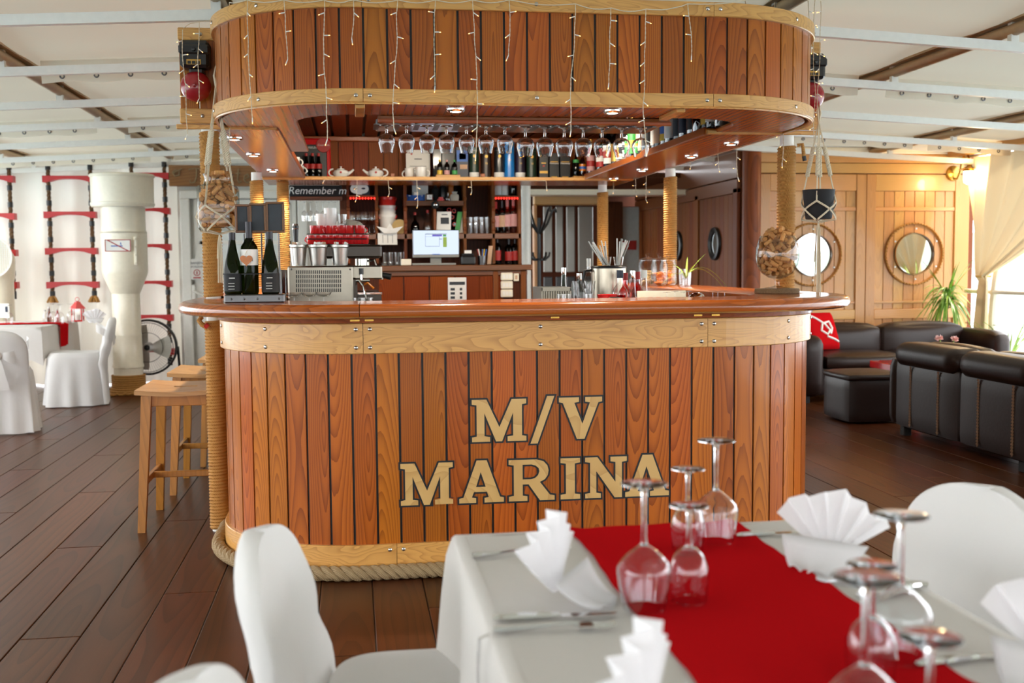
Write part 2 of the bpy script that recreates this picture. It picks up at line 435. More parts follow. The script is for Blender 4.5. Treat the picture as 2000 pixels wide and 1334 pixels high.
def tag(o, label=None, cat=None, group=None, kind=None):
    if label: o['label'] = label
    if cat: o['category'] = cat
    if group: o['group'] = group
    if kind: o['kind'] = kind
    return o
def wloc(p):
    v = Vector((0, 0, 0))
    while p is not None: v = v+p.location; p = p.parent
    return v
def thing(name, label, cat, loc=(0, 0, 0), group=None, rz=0.0):
    o = bpy.data.objects.new(name, None); COL.objects.link(o); o.empty_display_size = 0.1
    o.location = loc; o.rotation_euler.z = rz
    return tag(o, label, cat, group)
def obj(name, mb, mat, parent=None, org=None, rz=0.0, label=None, cat=None, group=None, kind=None, bev=0.0, sub=0, sharp=35):
    """mb is in world coordinates (or in the thing's own when parent sits at the origin)"""
    mats = [mat] if isinstance(mat, str) else mat
    pl = wloc(parent) if parent else Vector((0, 0, 0))
    if org is None:
        if parent: org = tuple(pl)
        else:
            a = np.array(mb.v); lo = a.min(0); hi = a.max(0)
            org = ((lo[0]+hi[0])/2, (lo[1]+hi[1])/2, lo[2])
    me = mesh_of(name, mb, mats, org, rz, sharp)
    o = bpy.data.objects.new(name, me); COL.objects.link(o)
    o.location = Vector(org)-pl; o.rotation_euler.z = rz
    if parent: o.parent = parent
    if bev:
        b = o.modifiers.new('bevel', 'BEVEL'); b.width = bev; b.segments = 2; b.limit_method = 'ANGLE'; b.angle_limit = math.radians(40)
    if sub:
        b = o.modifiers.new('subdivision', 'SUBSURF'); b.levels = sub; b.render_levels = sub
    return tag(o, label, cat, group, kind)
def struct(name, mb, mat, **k): return obj(name, mb, mat, kind='structure', **k)
def share(src, loc, parent, rz=None, name=None):       # another piece with the same mesh
    o = src.copy(); COL.objects.link(o); o.location = Vector(loc)-(wloc(parent) if parent else Vector((0, 0, 0)))
    o.parent = parent
    if rz is not None: o.rotation_euler.z = rz
    return o
def dup(root, loc, rz=None, label=None, group=None, scale=None):
    r = root.copy(); COL.objects.link(r); r.location = loc
    if rz is not None: r.rotation_euler.z = rz
    if scale: r.scale = (scale, scale, scale)
    if label: r['label'] = label
    if group: r['group'] = group
    for ch in list(root.children):
        c = ch.copy(); COL.objects.link(c); c.parent = r
        for g in list(ch.children):
            d = g.copy(); COL.objects.link(d); d.parent = c
    return r
ORD = ['first', 'second', 'third', 'fourth', 'fifth', 'sixth', 'seventh', 'eighth', 'ninth', 'tenth', 'eleventh', 'twelfth', 'thirteenth', 'fourteenth', 'fifteenth',
       'sixteenth', 'seventeenth', 'eighteenth', 'nineteenth', 'twentieth', 'twenty-first', 'twenty-second', 'twenty-third', 'twenty-fourth', 'twenty-fifth', 'twenty-sixth']

def curve_mesh(polys, depth, offset=0.0):               # filled 2D outline (holes are inner polygons) with thickness, in XY
    cu = bpy.data.curves.new('outline', 'CURVE'); cu.dimensions = '2D'; cu.fill_mode = 'BOTH'; cu.extrude = depth/2; cu.offset = offset
    for pl in polys:
        sp = cu.splines.new('POLY'); sp.points.add(len(pl)-1); sp.use_cyclic_u = True
        for i, p in enumerate(pl): sp.points[i].co = (p[0], p[1], 0, 1)
    o = bpy.data.objects.new('outline', cu); COL.objects.link(o)
    dg = bpy.context.evaluated_depsgraph_get(); me = bpy.data.meshes.new_from_object(o.evaluated_get(dg))
    bpy.data.objects.remove(o); bpy.data.curves.remove(cu); return me
def text_mesh(body, size, depth=0.0006, shear=0.0, align='CENTER'):
    cu = bpy.data.curves.new('words', 'FONT'); cu.body = body; cu.size = size; cu.extrude = depth/2; cu.shear = shear
    cu.align_x = align; cu.align_y = 'CENTER'; cu.resolution_u = 3
    o = bpy.data.objects.new('words', cu); COL.objects.link(o)
    dg = bpy.context.evaluated_depsgraph_get(); me = bpy.data.meshes.new_from_object(o.evaluated_get(dg))
    bpy.data.objects.remove(o); bpy.data.curves.remove(cu); return me
def flat(name, me, mat, loc, parent, rz=0.0, tilt=PI/2):  # a mesh drawn in XY stood upright facing -Y
    me.materials.clear(); me.materials.append(MATS[mat])
    o = bpy.data.objects.new(name, me); COL.objects.link(o)
    o.location = Vector(loc)-(wloc(parent) if parent else Vector((0, 0, 0))); o.rotation_euler = (tilt, 0, rz)
    if parent: o.parent = parent
    return o
def words(body, size, mat, loc, parent, rz=0.0, shear=0.0, name='lettering'):
    return flat(name, text_mesh(body, size, shear=shear), mat, loc, parent, rz)

# ================================================================== SETTING
def zr(x): return 2.53-0.05*abs(x-0.8)
# floor: a caulked base with long boards proud of it
mb = MB().box(-5.3, 6.45, -5.6, 15.2, -0.12, -0.005)
floor = struct('floor', mb, 'deck_caulk', org=(0, 0, 0))
mb = MB().cbox(-0.101, 0.101, 0, 2.995, -0.02, 0.0, 0.0025)
proto = None; k = 0
for i in range(57):
    x = -5.2+i*0.206
    off = (i*1.27) % 3.0
    for j in range(5):
        y = 2.3-off+3.0*j
        if y > 14 or (x > 4.1 and y > 10) or y < 0.2: continue
        if proto is None: proto = obj('plank', mb, 'floor_wood', floor, org=(0, 0, 0)); proto.location = (x, y, 0)
        else: share(proto, (x, y, 0), floor)
# ceiling canvas on white rafters, with tan poles above them
def roofpath(y, x0=-4.7, x1=6.3):
    return [(x, y) for x in (x0, -2.0, 0.8, 3.5, x1)]
mb = MB(); ny = 40; nx = 60
RAF = [-4.6, -3.4, -2.1, -0.85, 0.4, 1.65, 2.9, 4.1, 5.33, 6.6, 7.85, 8.95, 10.1, 11.2, 12.3]
def canv(u, v):
    x = -4.9+11.3*u; y = -5.5+18.5*v
    return (x, y, zr(x)+0.165+0.012*math.cos(y*2*PI/1.22)+0.006*math.sin(x*5))
mb.grid(canv, nx, ny*2)
ceiling = struct('ceiling', mb, 'canvas', org=(0, 0, 2.6))
for y in RAF:
    mb = MB()
    for a, b in ((-4.7, 0.8), (0.8, 6.3)):
        z0, z1 = zr(a), zr(b)
        mb.add([(a, y-.02, z0), (b, y-.02, z1), (b, y+.02, z1), (a, y+.02, z0), (a, y-.02, z0+.05), (b, y-.02, z1+.05), (b, y+.02, z1+.05), (a, y+.02, z0+.05)],
               [(0, 3, 2, 1), (4, 5, 6, 7), (0, 1, 5, 4), (1, 2, 6, 5), (2, 3, 7, 6), (3, 0, 4, 7)])
    obj('rafter', mb, 'white_paint', ceiling)
POLX = [-3.38, -1.97, -0.62, 2.16, 3.47, 5.28]
for px_ in POLX:
    z = zr(px_)+0.115
    obj('pole', MB().cyl((px_, -5.4, z), (px_, 12.6, z), 0.034, seg=12), 'tan_pipe', ceiling)
    obj('purlin', MB().box(px_-.05, px_+.05, -5.4, 12.6, z+0.036, z+0.05), 'tan_pipe', ceiling)
    for y in RAF:
        if y < 4: continue
        obj('hanger', MB().box(px_-.022, px_+.022, y-.018, y+.018, zr(px_)+.045, z+.05), 'white_paint', ceiling)
for y, h in ((6.95, 0.13), (9.5, 0.12), (11.9, 0.12)):
    for xa, xb in ((-4.6, -2.1), (-1.85, -0.75), (2.5, 3.4), (3.6, 5.2), (5.35, 6.2)):
        if xa < 2 and xb < 2 or y < 10.4 or xb < 4:
            def fl(u, v):
                x = xa+(xb-xa)*u
                return (x, y+0.02*v+0.004*math.sin(x*31), zr(x)+0.15-h*v-0.006*math.sin(x*15.7)*v)
            f_ = obj('canvas_flap', MB().grid(fl, 24, 4), 'canvas_flap', ceiling)
            n = int((xb-xa)/0.2)
            for i in range(n):
                x = xa+0.12+0.2*i
                z = zr(x)+0.15-h*0.72
                obj('eyelet', MB().lathe([(0.008, 0), (0.011, 0.004), (0.016, 0.003), (0.017, 0)], (x, y+0.012, z), 10, 'y'), 'dark_steel', f_)
# pale cloth wall at the back left
def wcl(u, v):
    x = -4.9+5.4*u; z = 2.52-2.5*v
    a = 0.03+0.045*v
    return (x, 12.42+a*math.sin(x*17+1.5*math.sin(x*2.3))+0.02*math.sin(x*7+v*4), z)
struct('wall_left', MB().grid(wcl, 260, 16), 'wall_cloth')
# white partition with the door behind the post
wb = struct('wall_back', MB().box(-1.9, 0.9, 12.30, 12.36, 0, 2.45), 'white_paint', org=(0, 12.3, 0))
d1 = struct('door_1', MB().box(-1.72, -0.62, 12.24, 12.29, 0.02, 2.03), 'white_paint', org=(-1.2, 12.24, 0))
mb = MB()
for x0, x1, z0, z1 in ((-1.86, -1.76, 0, 2.04), (-0.6, -0.5, 0, 2.04), (-1.86, -0.5, 2.04, 2.13)): mb.cbox(x0, x1, 12.2, 12.29, z0, z1, .008)
obj('door_frame', mb, 'white_paint', d1)
for z0, z1 in ((1.18, 1.54), (1.58, 1.97)):
    obj('pane', MB().box(-1.64, -0.7, 12.228, 12.236, z0, z1), 'grey_pane', d1)
mb = MB(); mb.box(-1.66, -0.68, 12.222, 12.238, 1.54, 1.58); mb.box(-1.66, -1.63, 12.222, 12.238, 1.15, 2.0); mb.box(-0.71, -0.68, 12.222, 12.238, 1.15, 2.0); mb.box(-1.66, -.68, 12.222, 12.238, 1.14, 1.18); mb.box(-1.66, -.68, 12.222, 12.238, 1.97, 2.0)
obj('glazing_bar', mb, 'white_paint', d1)
mb = MB(); mb.cbox(-1.76, -1.72, 12.2, 12.235, 0.93, 1.1, .008); mb.cyl((-1.74, 12.2, 1.03), (-1.74, 12.16, 1.03), .009); mb.cyl((-1.74, 12.165, 1.03), (-1.63, 12.165, 0.98), .011)
obj('handle', mb, 'white_paint', d1)
mb = MB(); mb.lathe([(0.0, 0.0), (.06, 0), (.06, .003), (0, .003)], (-1.36, 12.235, 0.92), 16, 'y')
st = obj('lemon_sticker', mb, 'leaf_light', d1)

# wooden wall with portholes on the right
YW = 10.5
wr = struct('wall_right', MB().box(4.0, 6.45, YW+.03, YW+.09, 0, 2.47), 'brown_wood', org=(4.0, YW, 0))
pl = None; w_ = 0.116
for a, b in ((4.2, 5.14), (5.33, 6.23)):
    n = 8; ww = (b-a)/n
    for i in range(n):
        for z0, z1 in ((0.02, 0.70), (0.80, 2.02)):
            obj('plank', MB().cbox(a+ww*i+.002, a+ww*(i+1)-.002, YW+.01, YW+.03, z0, z1, .003), 'wall_wood', wr, org=(a+ww*(i+.5), YW, z0))
for x0, x1 in ((4.07, 4.2), (5.13, 5.235), (5.24, 5.34), (6.22, 6.38)):
    obj('stile', MB().cbox(x0, x1, YW-.012, YW+.03, 0, 2.19, .004), 'wall_wood', wr, org=(x0, YW, 0))
for z0, z1 in ((2.20, 2.30), (2.305, 2.40)):
    obj('board', MB().cbox(4.07, 6.38, YW-.016, YW+.03, z0, z1, .004), 'wall_wood_cross', wr, org=(4.07, YW, z0))
for a, b in ((4.2, 5.13), (5.34, 6.22)):
    for z0, z1, y in ((2.02, 2.19, -.008), (1.815, 1.855, -.004), (0.86, 0.885, -.004), (0.70, 0.80, -.01)):
        obj('rail', MB().cbox(a, b, YW+y, YW+.03, z0, z1, .004), 'wall_wood_cross', wr, org=(a, YW, z0))
obj('corner_post', MB().cyl((3.98, 10.44, 0), (3.98, 10.44, 2.42), .095, seg=24), 'brown_wood', wr)
obj('top_rail', MB().cbox(4.0, 6.4, YW-.03, YW+.02, 2.40, 2.46, .01), 'cream_paint', wr)
for n, cx in ((1, X(1585, YW, 1.37)), (2, X(1785, YW, 1.37))):
    w = struct('window_%d' % n, MB().lathe([(.215, .03), (.215, -.012), (.225, -.03), (.25, -.038), (.285, -.036), (.305, -.026), (.31, .02)], (cx, YW, 1.37), 48, 'y'), 'wall_wood_cross', org=(cx, YW, 1.37))
    # a plaited cord round the ring
    pts = [(cx+.317*math.cos(t), YW-.012+.006*math.sin(t*60), 1.37+.317*math.sin(t)) for t in np.linspace(0, 2*PI, 240, endpoint=False)]
    obj('cord_trim', MB().tube(pts, .009, 6, True), 'rope', w)
    obj('pane', MB().lathe([(0, .0), (.218, .0), (.218, .012)], (cx, YW+.006, 1.37), 40, 'y'), 'porthole_glass', w)
    obj('gasket', MB().lathe([(.206, -.004), (.214, -.012), (.22, -.004)], (cx, YW, 1.37), 40, 'y'), 'black_plastic', w)
    for k in range(6):
        a = PI/6+k*PI/3
        obj('screw', MB().lathe([(0, .008), (.009, .006), (.011, 0)], (cx+.262*math.cos(a), YW-.034, 1.37+.262*math.sin(a)), 10, 'y'), 'steel', w)
# deckhouse side running aft from the corner post
XS = 3.87
ws = struct('wall_center', MB().box(XS+.03, XS+.09, 10.45, 14.6, 0, 2.5), 'dark_wood', org=(XS, 10.45, 0))
n = 30
for i in range(n):
    y0 = 10.55+i*(3.95/n)
    obj('plank', MB().cbox(XS, XS+.03, y0+.002, y0+3.95/n-.002, 0.05, 2.0, .003), 'brown_wood', ws, org=(XS, y0, .05))
for y0, y1 in ((10.5, 10.62), (11.75, 11.86), (13.0, 13.1)):
    obj('stile', MB().cbox(XS-.02, XS+.02, y0, y1, 0, 2.05, .004), 'brown_wood', ws, org=(XS, y0, 0))
for z0, z1 in ((2.0, 2.14), (2.15, 2.42)):
    obj('board', MB().cbox(XS-.02, XS+.03, 10.5, 14.5, z0, z1, .005), 'brown_wood_cross', ws, org=(XS, 10.5, z0))
for n, px in ((3, 1398), (4, 1325)):
    cy = Yx(px, XS, 1.5)
    w = struct('window_%d' % n, MB().lathe([(.12, .03), (.12, -.01), (.15, -.03), (.175, -.022), (.18, .01)], (XS-.01, cy, 1.5), 32, 'x'), 'black_plastic', org=(XS, cy, 1.5))
    w.data.transform(Matrix.Identity(4))
    obj('pane', MB().lathe([(0, -.012), (.122, -.012)], (XS+.002, cy, 1.5), 32, 'x'), 'porthole_glass', w)
# passage behind: lacquered panels, lintel, half open door
we = struct('wall_passage', MB().box(1.2, 4.4, 15.0, 15.1, 0, 2.5), 'dark_wood', org=(2.5, 15, 0)); we.name = 'wall_end'
edges = [1059, 1083, 1104, 1127, 1162]
for i in range(4):
    x0, x1 = X(edges[i], 14.6, 1.5)+.015, X(edges[i+1], 14.6, 1.5)-.03
    obj('panel', MB().cbox(x0, x1, 14.58-.0*i, 14.62, 1.18, 2.08, .01), 'lacquer', we, org=(x0, 14.6, 1.18))
    obj('panel', MB().cbox(x0, x1, 14.58, 14.62, 0.1, 1.12, .01), 'lacquer_dark', we, org=(x0, 14.6, .1))
obj('lintel', MB().cbox(X(1041, 12.5, 2), X(1172, 12.5, 2), 12.4, 12.52, Zz(400, 1.5, 12.4), Zz(377, 1.5, 12.4), .01), 'wall_wood_cross', we)
obj('door_jamb', MB().cbox(X(1040, 12.5, 2), X(1046, 12.5, 2), 12.4, 12.52, 0, Zz(400, 1.5, 12.4), .006), 'wall_wood', we)
obj('deck_beam', MB().cbox(1.3, 3.9, 12.2, 12.45, 2.08, 2.15, .01), 'cream_paint', we)
obj('deck_head', MB().box(1.2, 3.9, 12.4, 15.1, 2.30, 2.36), 'dark_wood', we)
d2 = struct('door_2', MB().cbox(X(1180, 14.2, 1.5), X(1213, 14.2, 1.5), 14.1, 14.16, 0, 2.12, .006), 'dark_wood')
d3 = struct('door_3', MB().cbox(X(1214, 14.2, 1.5), X(1247, 14.2, 1.5), 14.16, 14.2, 0.05, Zz(404, 3.5, 14.2), .006), 'pale_door')
x0, x1 = X(1215, 14.1, 1.5), X(1246, 14.1, 1.5)
obj('red_notice', MB().box(x0+.01, x1-.01, 14.145, 14.15, Zz(488, 3.5, 14.15), Zz(470, 3.5, 14.15)), 'red_label', d3)
# windowed wall behind the view
wf = struct('wall_front', MB().box(-5.0, 6.35, -5.5, -5.4, 0, 0.95).box(-5.0, 6.35, -5.5, -5.4, 2.32, 2.7), 'white_paint', org=(0, -5.5, 0))
for i in range(9):
    x = -5.0+i*1.41; obj('mullion', MB().cbox(x-.06, x+.06, -5.5, -5.4, .95, 2.32, .005), 'wall_wood', wf)
# slim white column left of the passage
col_ = struct('trim_1', MB().cyl((X(1028, 10.6, 1.5), 10.6, 0), (X(1028, 10.6, 1.5), 10.6, 2.13), .045, seg=20), 'white_paint')
# the open side to starboard: sill, curved frame, rail, guard wires
tr = struct('trim_2', MB().cbox(6.2, 6.38, -5.4, 10.5, 0, 0.12, .01), 'cream_paint', org=(6.3, 0, 0))
obj('hand_rail', MB().cyl((6.25, -5.3, 0.985), (6.25, 10.3, 0.985), .024, seg=12), 'white_paint', tr)
for z in (0.66, 0.36): obj('guard_wire', MB().cyl((6.25, -5.3, z), (6.25, 10.3, z), .004, seg=6), 'dark_steel', tr)
for y in (-3.5, -1.0, 2.0, 5.2, 8.0): obj('stanchion', MB().cyl((6.25, y, 0.1), (6.25, y, .985), .016, seg=10), 'white_paint', tr)
pts = [(6.27, 9.75+.10*math.sin((z-.1)/1.2*PI), z) for z in np.linspace(0.1, 1.25, 14)]
mbp = MB().tube(pts, .045, 10); obj('curved_frame', mbp, 'cream_paint', tr)
tl = struct('trim_3', MB().cbox(-5.0, -4.85, -5.4, 12.4, 0, 0.5, .01), 'cream_paint', org=(-4.9, 0, 0))
# water and the far shore
struct('sea', MB().box(-1500, 1500, -1500, 1500, -3.1, -3.0), 'sea', org=(0, 0, -3)).name = 'water'
mb = MB(); n = 120
vs = []; fs = []
for i in range(n):
    a = 2*PI*i/n; R = 620
    h = 6+7*abs(math.sin(a*5))+4*math.sin(a*13+1)+2*math.sin(a*31)
    vs += [(R*math.cos(a), R*math.sin(a), -3.0), (R*1.04*math.cos(a), R*1.04*math.sin(a), max(2, h)), (R*1.12*math.cos(a), R*1.12*math.sin(a), -3)]
for i in range(n):
    j = (i+1) % n
    fs += [(i*3, j*3, j*3+1, i*3+1), (i*3+1, j*3+1, j*3+2, i*3+2)]
mb.add(vs, fs, True)
struct('far_shore', mb, 'hill')

# ================================================================== THE BAR
def upath(xl, xr, yf, r, yb, n=28):
    """U shape seen from above: left side from the back, round the front, right side to the back, with outward normals"""
    P = [(xl, yb, -1.0, 0.0)]
    for i in range(n+1):
        a = PI+PI/2*i/n; P.append((xl+r+r*math.cos(a), yf+r+r*math.sin(a), math.cos(a), math.sin(a)))
    for i in range(n+1):
        a = 1.5*PI+PI/2*i/n; P.append((xr-r+r*math.cos(a), yf+r+r*math.sin(a), math.cos(a), math.sin(a)))
    P.append((xr, yb, 1.0, 0.0)); return P
class Path:
    def __init__(s, P):
        s.P = P; s.S = [0.0]
        for a, b in zip(P, P[1:]): s.S.append(s.S[-1]+math.hypot(b[0]-a[0], b[1]-a[1]))
        s.L = s.S[-1]
    def pt(s, t):
        for i in range(len(s.S)-1):
            if t <= s.S[i+1]+1e-9 or i == len(s.S)-2:
                d = s.S[i+1]-s.S[i]; k = 0 if d < 1e-9 else (t-s.S[i])/d
                a, b = s.P[i], s.P[i+1]
                q = [a[j]+(b[j]-a[j])*k for j in range(4)]; l = math.hypot(q[2], q[3]); return (q[0], q[1], q[2]/l, q[3]/l)
    def sub(s, t0, t1, step=0.06):
        n = max(1, int(math.ceil((t1-t0)/step))); return [s.pt(t0+(t1-t0)*i/n) for i in range(n+1)]
    def at_front(s, x):                        # arclength where the straight front has this x
        q = next(i for i in range(len(s.P)-1) if abs(s.P[i][3]+1) < 1e-6 and s.P[i+1][0]-s.P[i][0] > .2)
        return s.S[q]+(x-s.P[q][0])
YBK = 8.3
BAR = Path(upath(-0.585, 2.165, 4.45, 0.62, YBK))
def curved(name, path, t0, t1, prof, mat, parent, step=0.05, **k):
    sub = path.sub(t0, t1, step)
    c = path.pt((t0+t1)/2)
    rz = math.atan2(c[3], c[2])+PI/2
    z0 = min(p[1] for p in prof)
    return obj(name, MB().sweep(sub, prof), mat, parent, org=(c[0], c[1], z0), rz=rz, **k)
def studs(path, t, z, off, parent, r=0.0085):
    p = path.pt(t); n = Vector((p[2], p[3], 0)); c = Vector((p[0], p[1], z))+n*off
    mb = MB(); mb.T = Matrix.Translation(c) @ n.to_track_quat('Z', 'Y').to_matrix().to_4x4()
    mb.lathe([(r, -.002), (r*.95, r*.3), (r*.6, r*.55), (0, r*.62)], seg=10)
    return obj('screw', mb, 'steel', parent)

bar = thing('bar_counter', 'curved bar counter clad in upright varnished planks with pale ash bands and the lettering', 'bar counter', (0.79, 4.45, 0))
obj('carcass', MB().sweep(BAR.sub(0, BAR.L, .04), [(-.004, 0.02), (-.004, 1.09), (-.03, 1.09), (-.03, 0.02)]), 'caulk', bar)
PT = 0.0965
t0 = BAR.at_front(0.082+.005)
k0 = -int((t0-2.6)/PT); t = t0+k0*PT
while t < BAR.L-2.6:
    curved('plank', BAR, t, t+PT-0.0095, [(-.004, .10), (.0, .10), (.004, .102), (.004, .97), (-.004, .97)], 'plank_wood', bar, .035)
    t += PT
def band(path, ts, z0, z1, off, mat, parent, name='band', gap=.002):
    for a, b in zip(ts, ts[1:]):
        curved(name, path, a+gap/2, b-gap/2, [(0, z0), (off-.003, z0), (off, z0+.003), (off, z1-.003), (off-.003, z1), (0, z1)], mat, parent, .04)
ja, jb = BAR.at_front(0.034), BAR.at_front(1.498)
band(BAR, [1.7, ja, jb, BAR.L-1.7], 0.937, 1.062, .022, 'ash_wood', bar)
jc, jd = BAR.at_front(0.158), BAR.at_front(1.42)
band(BAR, [1.7, jc, jd, BAR.L-1.7], 0.018, 0.14, .022, 'ash_wood', bar)
for j, z in ((ja, (.963, 1.038)), (jb, (.963, 1.038)), (jc, (.045, .118)), (jd, (.045, .118))):
    for zz in z:
        for d in (-.028, .028): studs(BAR, j+d, zz, .022, bar)
for q in (BAR.at_front(.77), ja-.42, jb+.42, ja-.8, jb+.72):
    for zz in (.963, 1.038): studs(BAR, q, zz, .022, bar)
curved('trim', BAR, 1.7, BAR.L-1.7, [(0, 1.062), (.03, 1.064), (.034, 1.088), (0, 1.088)], 'trim_wood', bar)
for x in (-.0, .06, .83, 1.45, 1.53): 
    tt = BAR.at_front(x) if .04 < x < 1.5 else (ja-.03 if x < .5 else jb+.03)
    curved('hinge_plate', BAR, tt-.018, tt+.018, [(.03, 1.072), (.036, 1.072), (.036, 1.079), (.03, 1.079)], 'brass', bar)

# ---- the inlaid ash letters, each with its black line
S_ = .11; T_ = S_+.02
def hm(p): return p
GL = {
 'I': ([[(0, 0), (.48, 0), (.48, S_), (.35, T_), (.35, 1-T_), (.48, 1-S_), (.48, 1), (0, 1), (0, 1-S_), (.13, 1-T_), (.13, T_), (0, S_)]], .48),
 'N': ([[(0, 0), (.38, 0), (.38, S_), (.27, T_), (.27, .66), (.72, 0), (.90, 0), (.90, 1-T_), (1.02, 1-S_), (1.02, 1), (.62, 1), (.62, 1-S_), (.74, 1-T_), (.74, .38), (.30, 1), (0, 1), (0, 1-S_), (.12, 1-T_), (.12, T_), (0, S_)]], 1.02),
 'M': ([[(0, 0), (.42, 0), (.42, S_), (.29, T_), (.29, .68), (.56, 0), (.70, 0), (.96, .68), (.96, T_), (.83, S_), (.83, 0), (1.27, 0), (1.27, S_), (1.17, T_), (1.17, 1-T_), (1.27, 1-S_), (1.27, 1), (.93, 1), (.64, .34), (.34, 1), (0, 1), (0, 1-S_), (.11, 1-T_), (.11, T_), (0, S_)]], 1.27),
 'A': ([[(0, 0), (.40, 0), (.40, S_), (.30, T_), (.35, .26), (.66, .26), (.70, T_), (.60, S_), (.60, 0), (1.06, 0), (1.06, S_), (.97, T_), (.66, 1.02), (.42, 1.02), (.10, T_), (0, S_)], [(.40, .38), (.515, .74), (.63, .38)]], 1.06),
 'R': ([[(0, 0), (.44, 0), (.44, S_), (.33, T_), (.33, .40), (.47, .40), (.74, 0), (1.09, 0), (1.09, S_), (.98, T_), (.74, .45), (.86, .51), (.93, .61), (.95, .73), (.92, .85), (.83, .95), (.66, 1), (0, 1), (0, 1-S_), (.12, 1-T_), (.12, T_), (0, S_)], [(.33, .52), (.33, .88), (.54, .88), (.64, .85), (.71, .79), (.73, .71), (.70, .62), (.63, .55), (.53, .52)]], 1.09),
 'V': ([[(.42, 0), (.60, 0), (.93, 1-T_), (1.02, 1-S_), (1.02, 1), (.62, 1), (.62, 1-S_), (.73, 1-T_), (.55, .36), (.36, 1-T_), (.47, 1-S_), (.47, 1), (0, 1), (0, 1-S_), (.09, 1-T_)]], 1.02),
 '/': ([[(0, -.08), (.16, -.08), (.54, 1.05), (.38, 1.05)]], .54)}
def put_letter(ch, px0, px1, z0, h):
    polys, w = GL[ch]; y = 4.444
    x0, x1 = X(px0, y, z0), X(px1, y, z0); s = (x1-x0)/w
    P = [[(a*s, b*h) for a, b in pl] for pl in polys]
    lo = flat('letter_outline', curve_mesh(P, .0016, .0075), 'caulk', (x0, y, z0), bar)
    l_ = flat('letter', curve_mesh(P, .003, 0), 'ash_letter', (x0, y-.0008, z0), bar)
for ch, a, b in (('M', 922, 1028), ('/', 1036, 1083), ('V', 1092, 1176)): put_letter(ch, a, b, .556, .178)
for ch, a, b in (('M', 783, 885), ('A', 897, 984), ('R', 994, 1083), ('I', 1095, 1133), ('N', 1143, 1224), ('A', 1221, 1306)): put_letter(ch, a, b, .298, .176)

# ---- the twisted rope lying along the foot of the bar
mb = MB(); R0 = .0155; pts3 = [[], [], []]
tt = 2.0; ph = 0
while tt < BAR.L-2.0:
    p = BAR.pt(tt)
    for j in range(3):
        a = ph+j*2*PI/3
        o = .053+R0*math.cos(a); z = .033+R0*math.sin(a)
        pts3[j].append((p[0]+p[2]*o, p[1]+p[3]*o, z))
    tt += .012; ph -= .012/.115*2*PI
for q in pts3: mb.tube(q, .0175, 8)
obj('base_rope', mb, 'base_rope', label='thick twisted natural rope lying around the foot of the bar', cat='rope')

# ---- counter top
ct = thing('bar_worktop', 'glossy red brown bar top with a rounded nose running around the counter', 'bar top', (0.79, 4.45, 1.09))
nose = [(.20-.028, 1.09), (.20-.006, 1.098), (.20, 1.115), (.20-.006, 1.133), (.20-.022, 1.144), (.20-.04, 1.1455)]
prof = nose+[(-.24, 1.1455), (-.25, 1.14), (-.25, 1.10), (-.24, 1.09)]
for a, b in ((0.0, ja-.01), (ja-.01, BAR.L)):
    sub = BAR.sub(a+.001, b-.001, .03)
    obj('board', MB().sweep(sub, prof, smooth=True), 'counter_wood', ct, sharp=50)
wk = thing('inner_worktop', 'low inner work top behind the bar counter', 'worktop', (0.79, 5.2, 0))
obj('surface', MB().cbox(-.28, 1.86, 4.8, 6.3, .88, .92, .005), 'brushed_steel', wk)
obj('cabinet', MB().box(-.26, 1.84, 4.85, 6.25, 0, .88), 'dark_wood', wk)

# ---- canopy over the bar
CAN = Path(upath(-0.60, 2.20, 4.50, 0.65, 8.8))
cn = thing('bar_canopy', 'plank clad rounded canopy hung over the bar with pale ash bands', 'canopy', (0.8, 4.5, 1.96))
ZC0, ZC1, ZC2, ZC3 = 1.962, 2.018, 2.342, 2.402
obj('carcass', MB().sweep(CAN.sub(.0, CAN.L, .04), [(-.004, 1.985), (-.004, 2.39), (-.02, 2.39), (-.02, 1.985)]), 'caulk', cn)
t0 = CAN.at_front(0.058+.004); t = t0-int((t0-2.6)/.0965)*.0965
while t < CAN.L-2.6:
    curved('plank', CAN, t, t+.0965-.0095, [(-.004, 1.99), (.0, 1.99), (.004, 1.992), (.004, 2.37), (-.004, 2.37)], 'plank_wood', cn, .035)
    t += .0965
ca, cb = CAN.at_front(.052), CAN.at_front(1.535)
band(CAN, [2.3, ca, cb, CAN.L-2.3], ZC0, ZC1, .022, 'ash_wood', cn)
band(CAN, [2.3, ca, cb, CAN.L-2.3], ZC2, ZC3, .022, 'ash_wood', cn)
for j in (ca, cb):
    for z in (1.99, 2.373):
        for d in (-.028, .028): studs(CAN, j+d, z, .022, cn)
for q in (CAN.at_front(.77), ca-.45, cb+.45, ca-.85, cb+.8):
    for z in (1.99, 2.373): studs(CAN, q, z, .022, cn)
obj('front_soffit', MB().sweep(CAN.sub(2.35, CAN.L-2.35, .04), [(-.02, 1.963), (-.02, 1.985), (-.35, 1.985), (-.355, 1.974), (-.35, 1.963)]), 'soffit_wood', cn)
obj('edge_rim', MB().sweep(CAN.sub(2.35, CAN.L-2.35, .04), [(.0, 1.958), (.014, 1.956), (.016, 1.963), (.0, 1.964)]), 'ash_wood', cn)
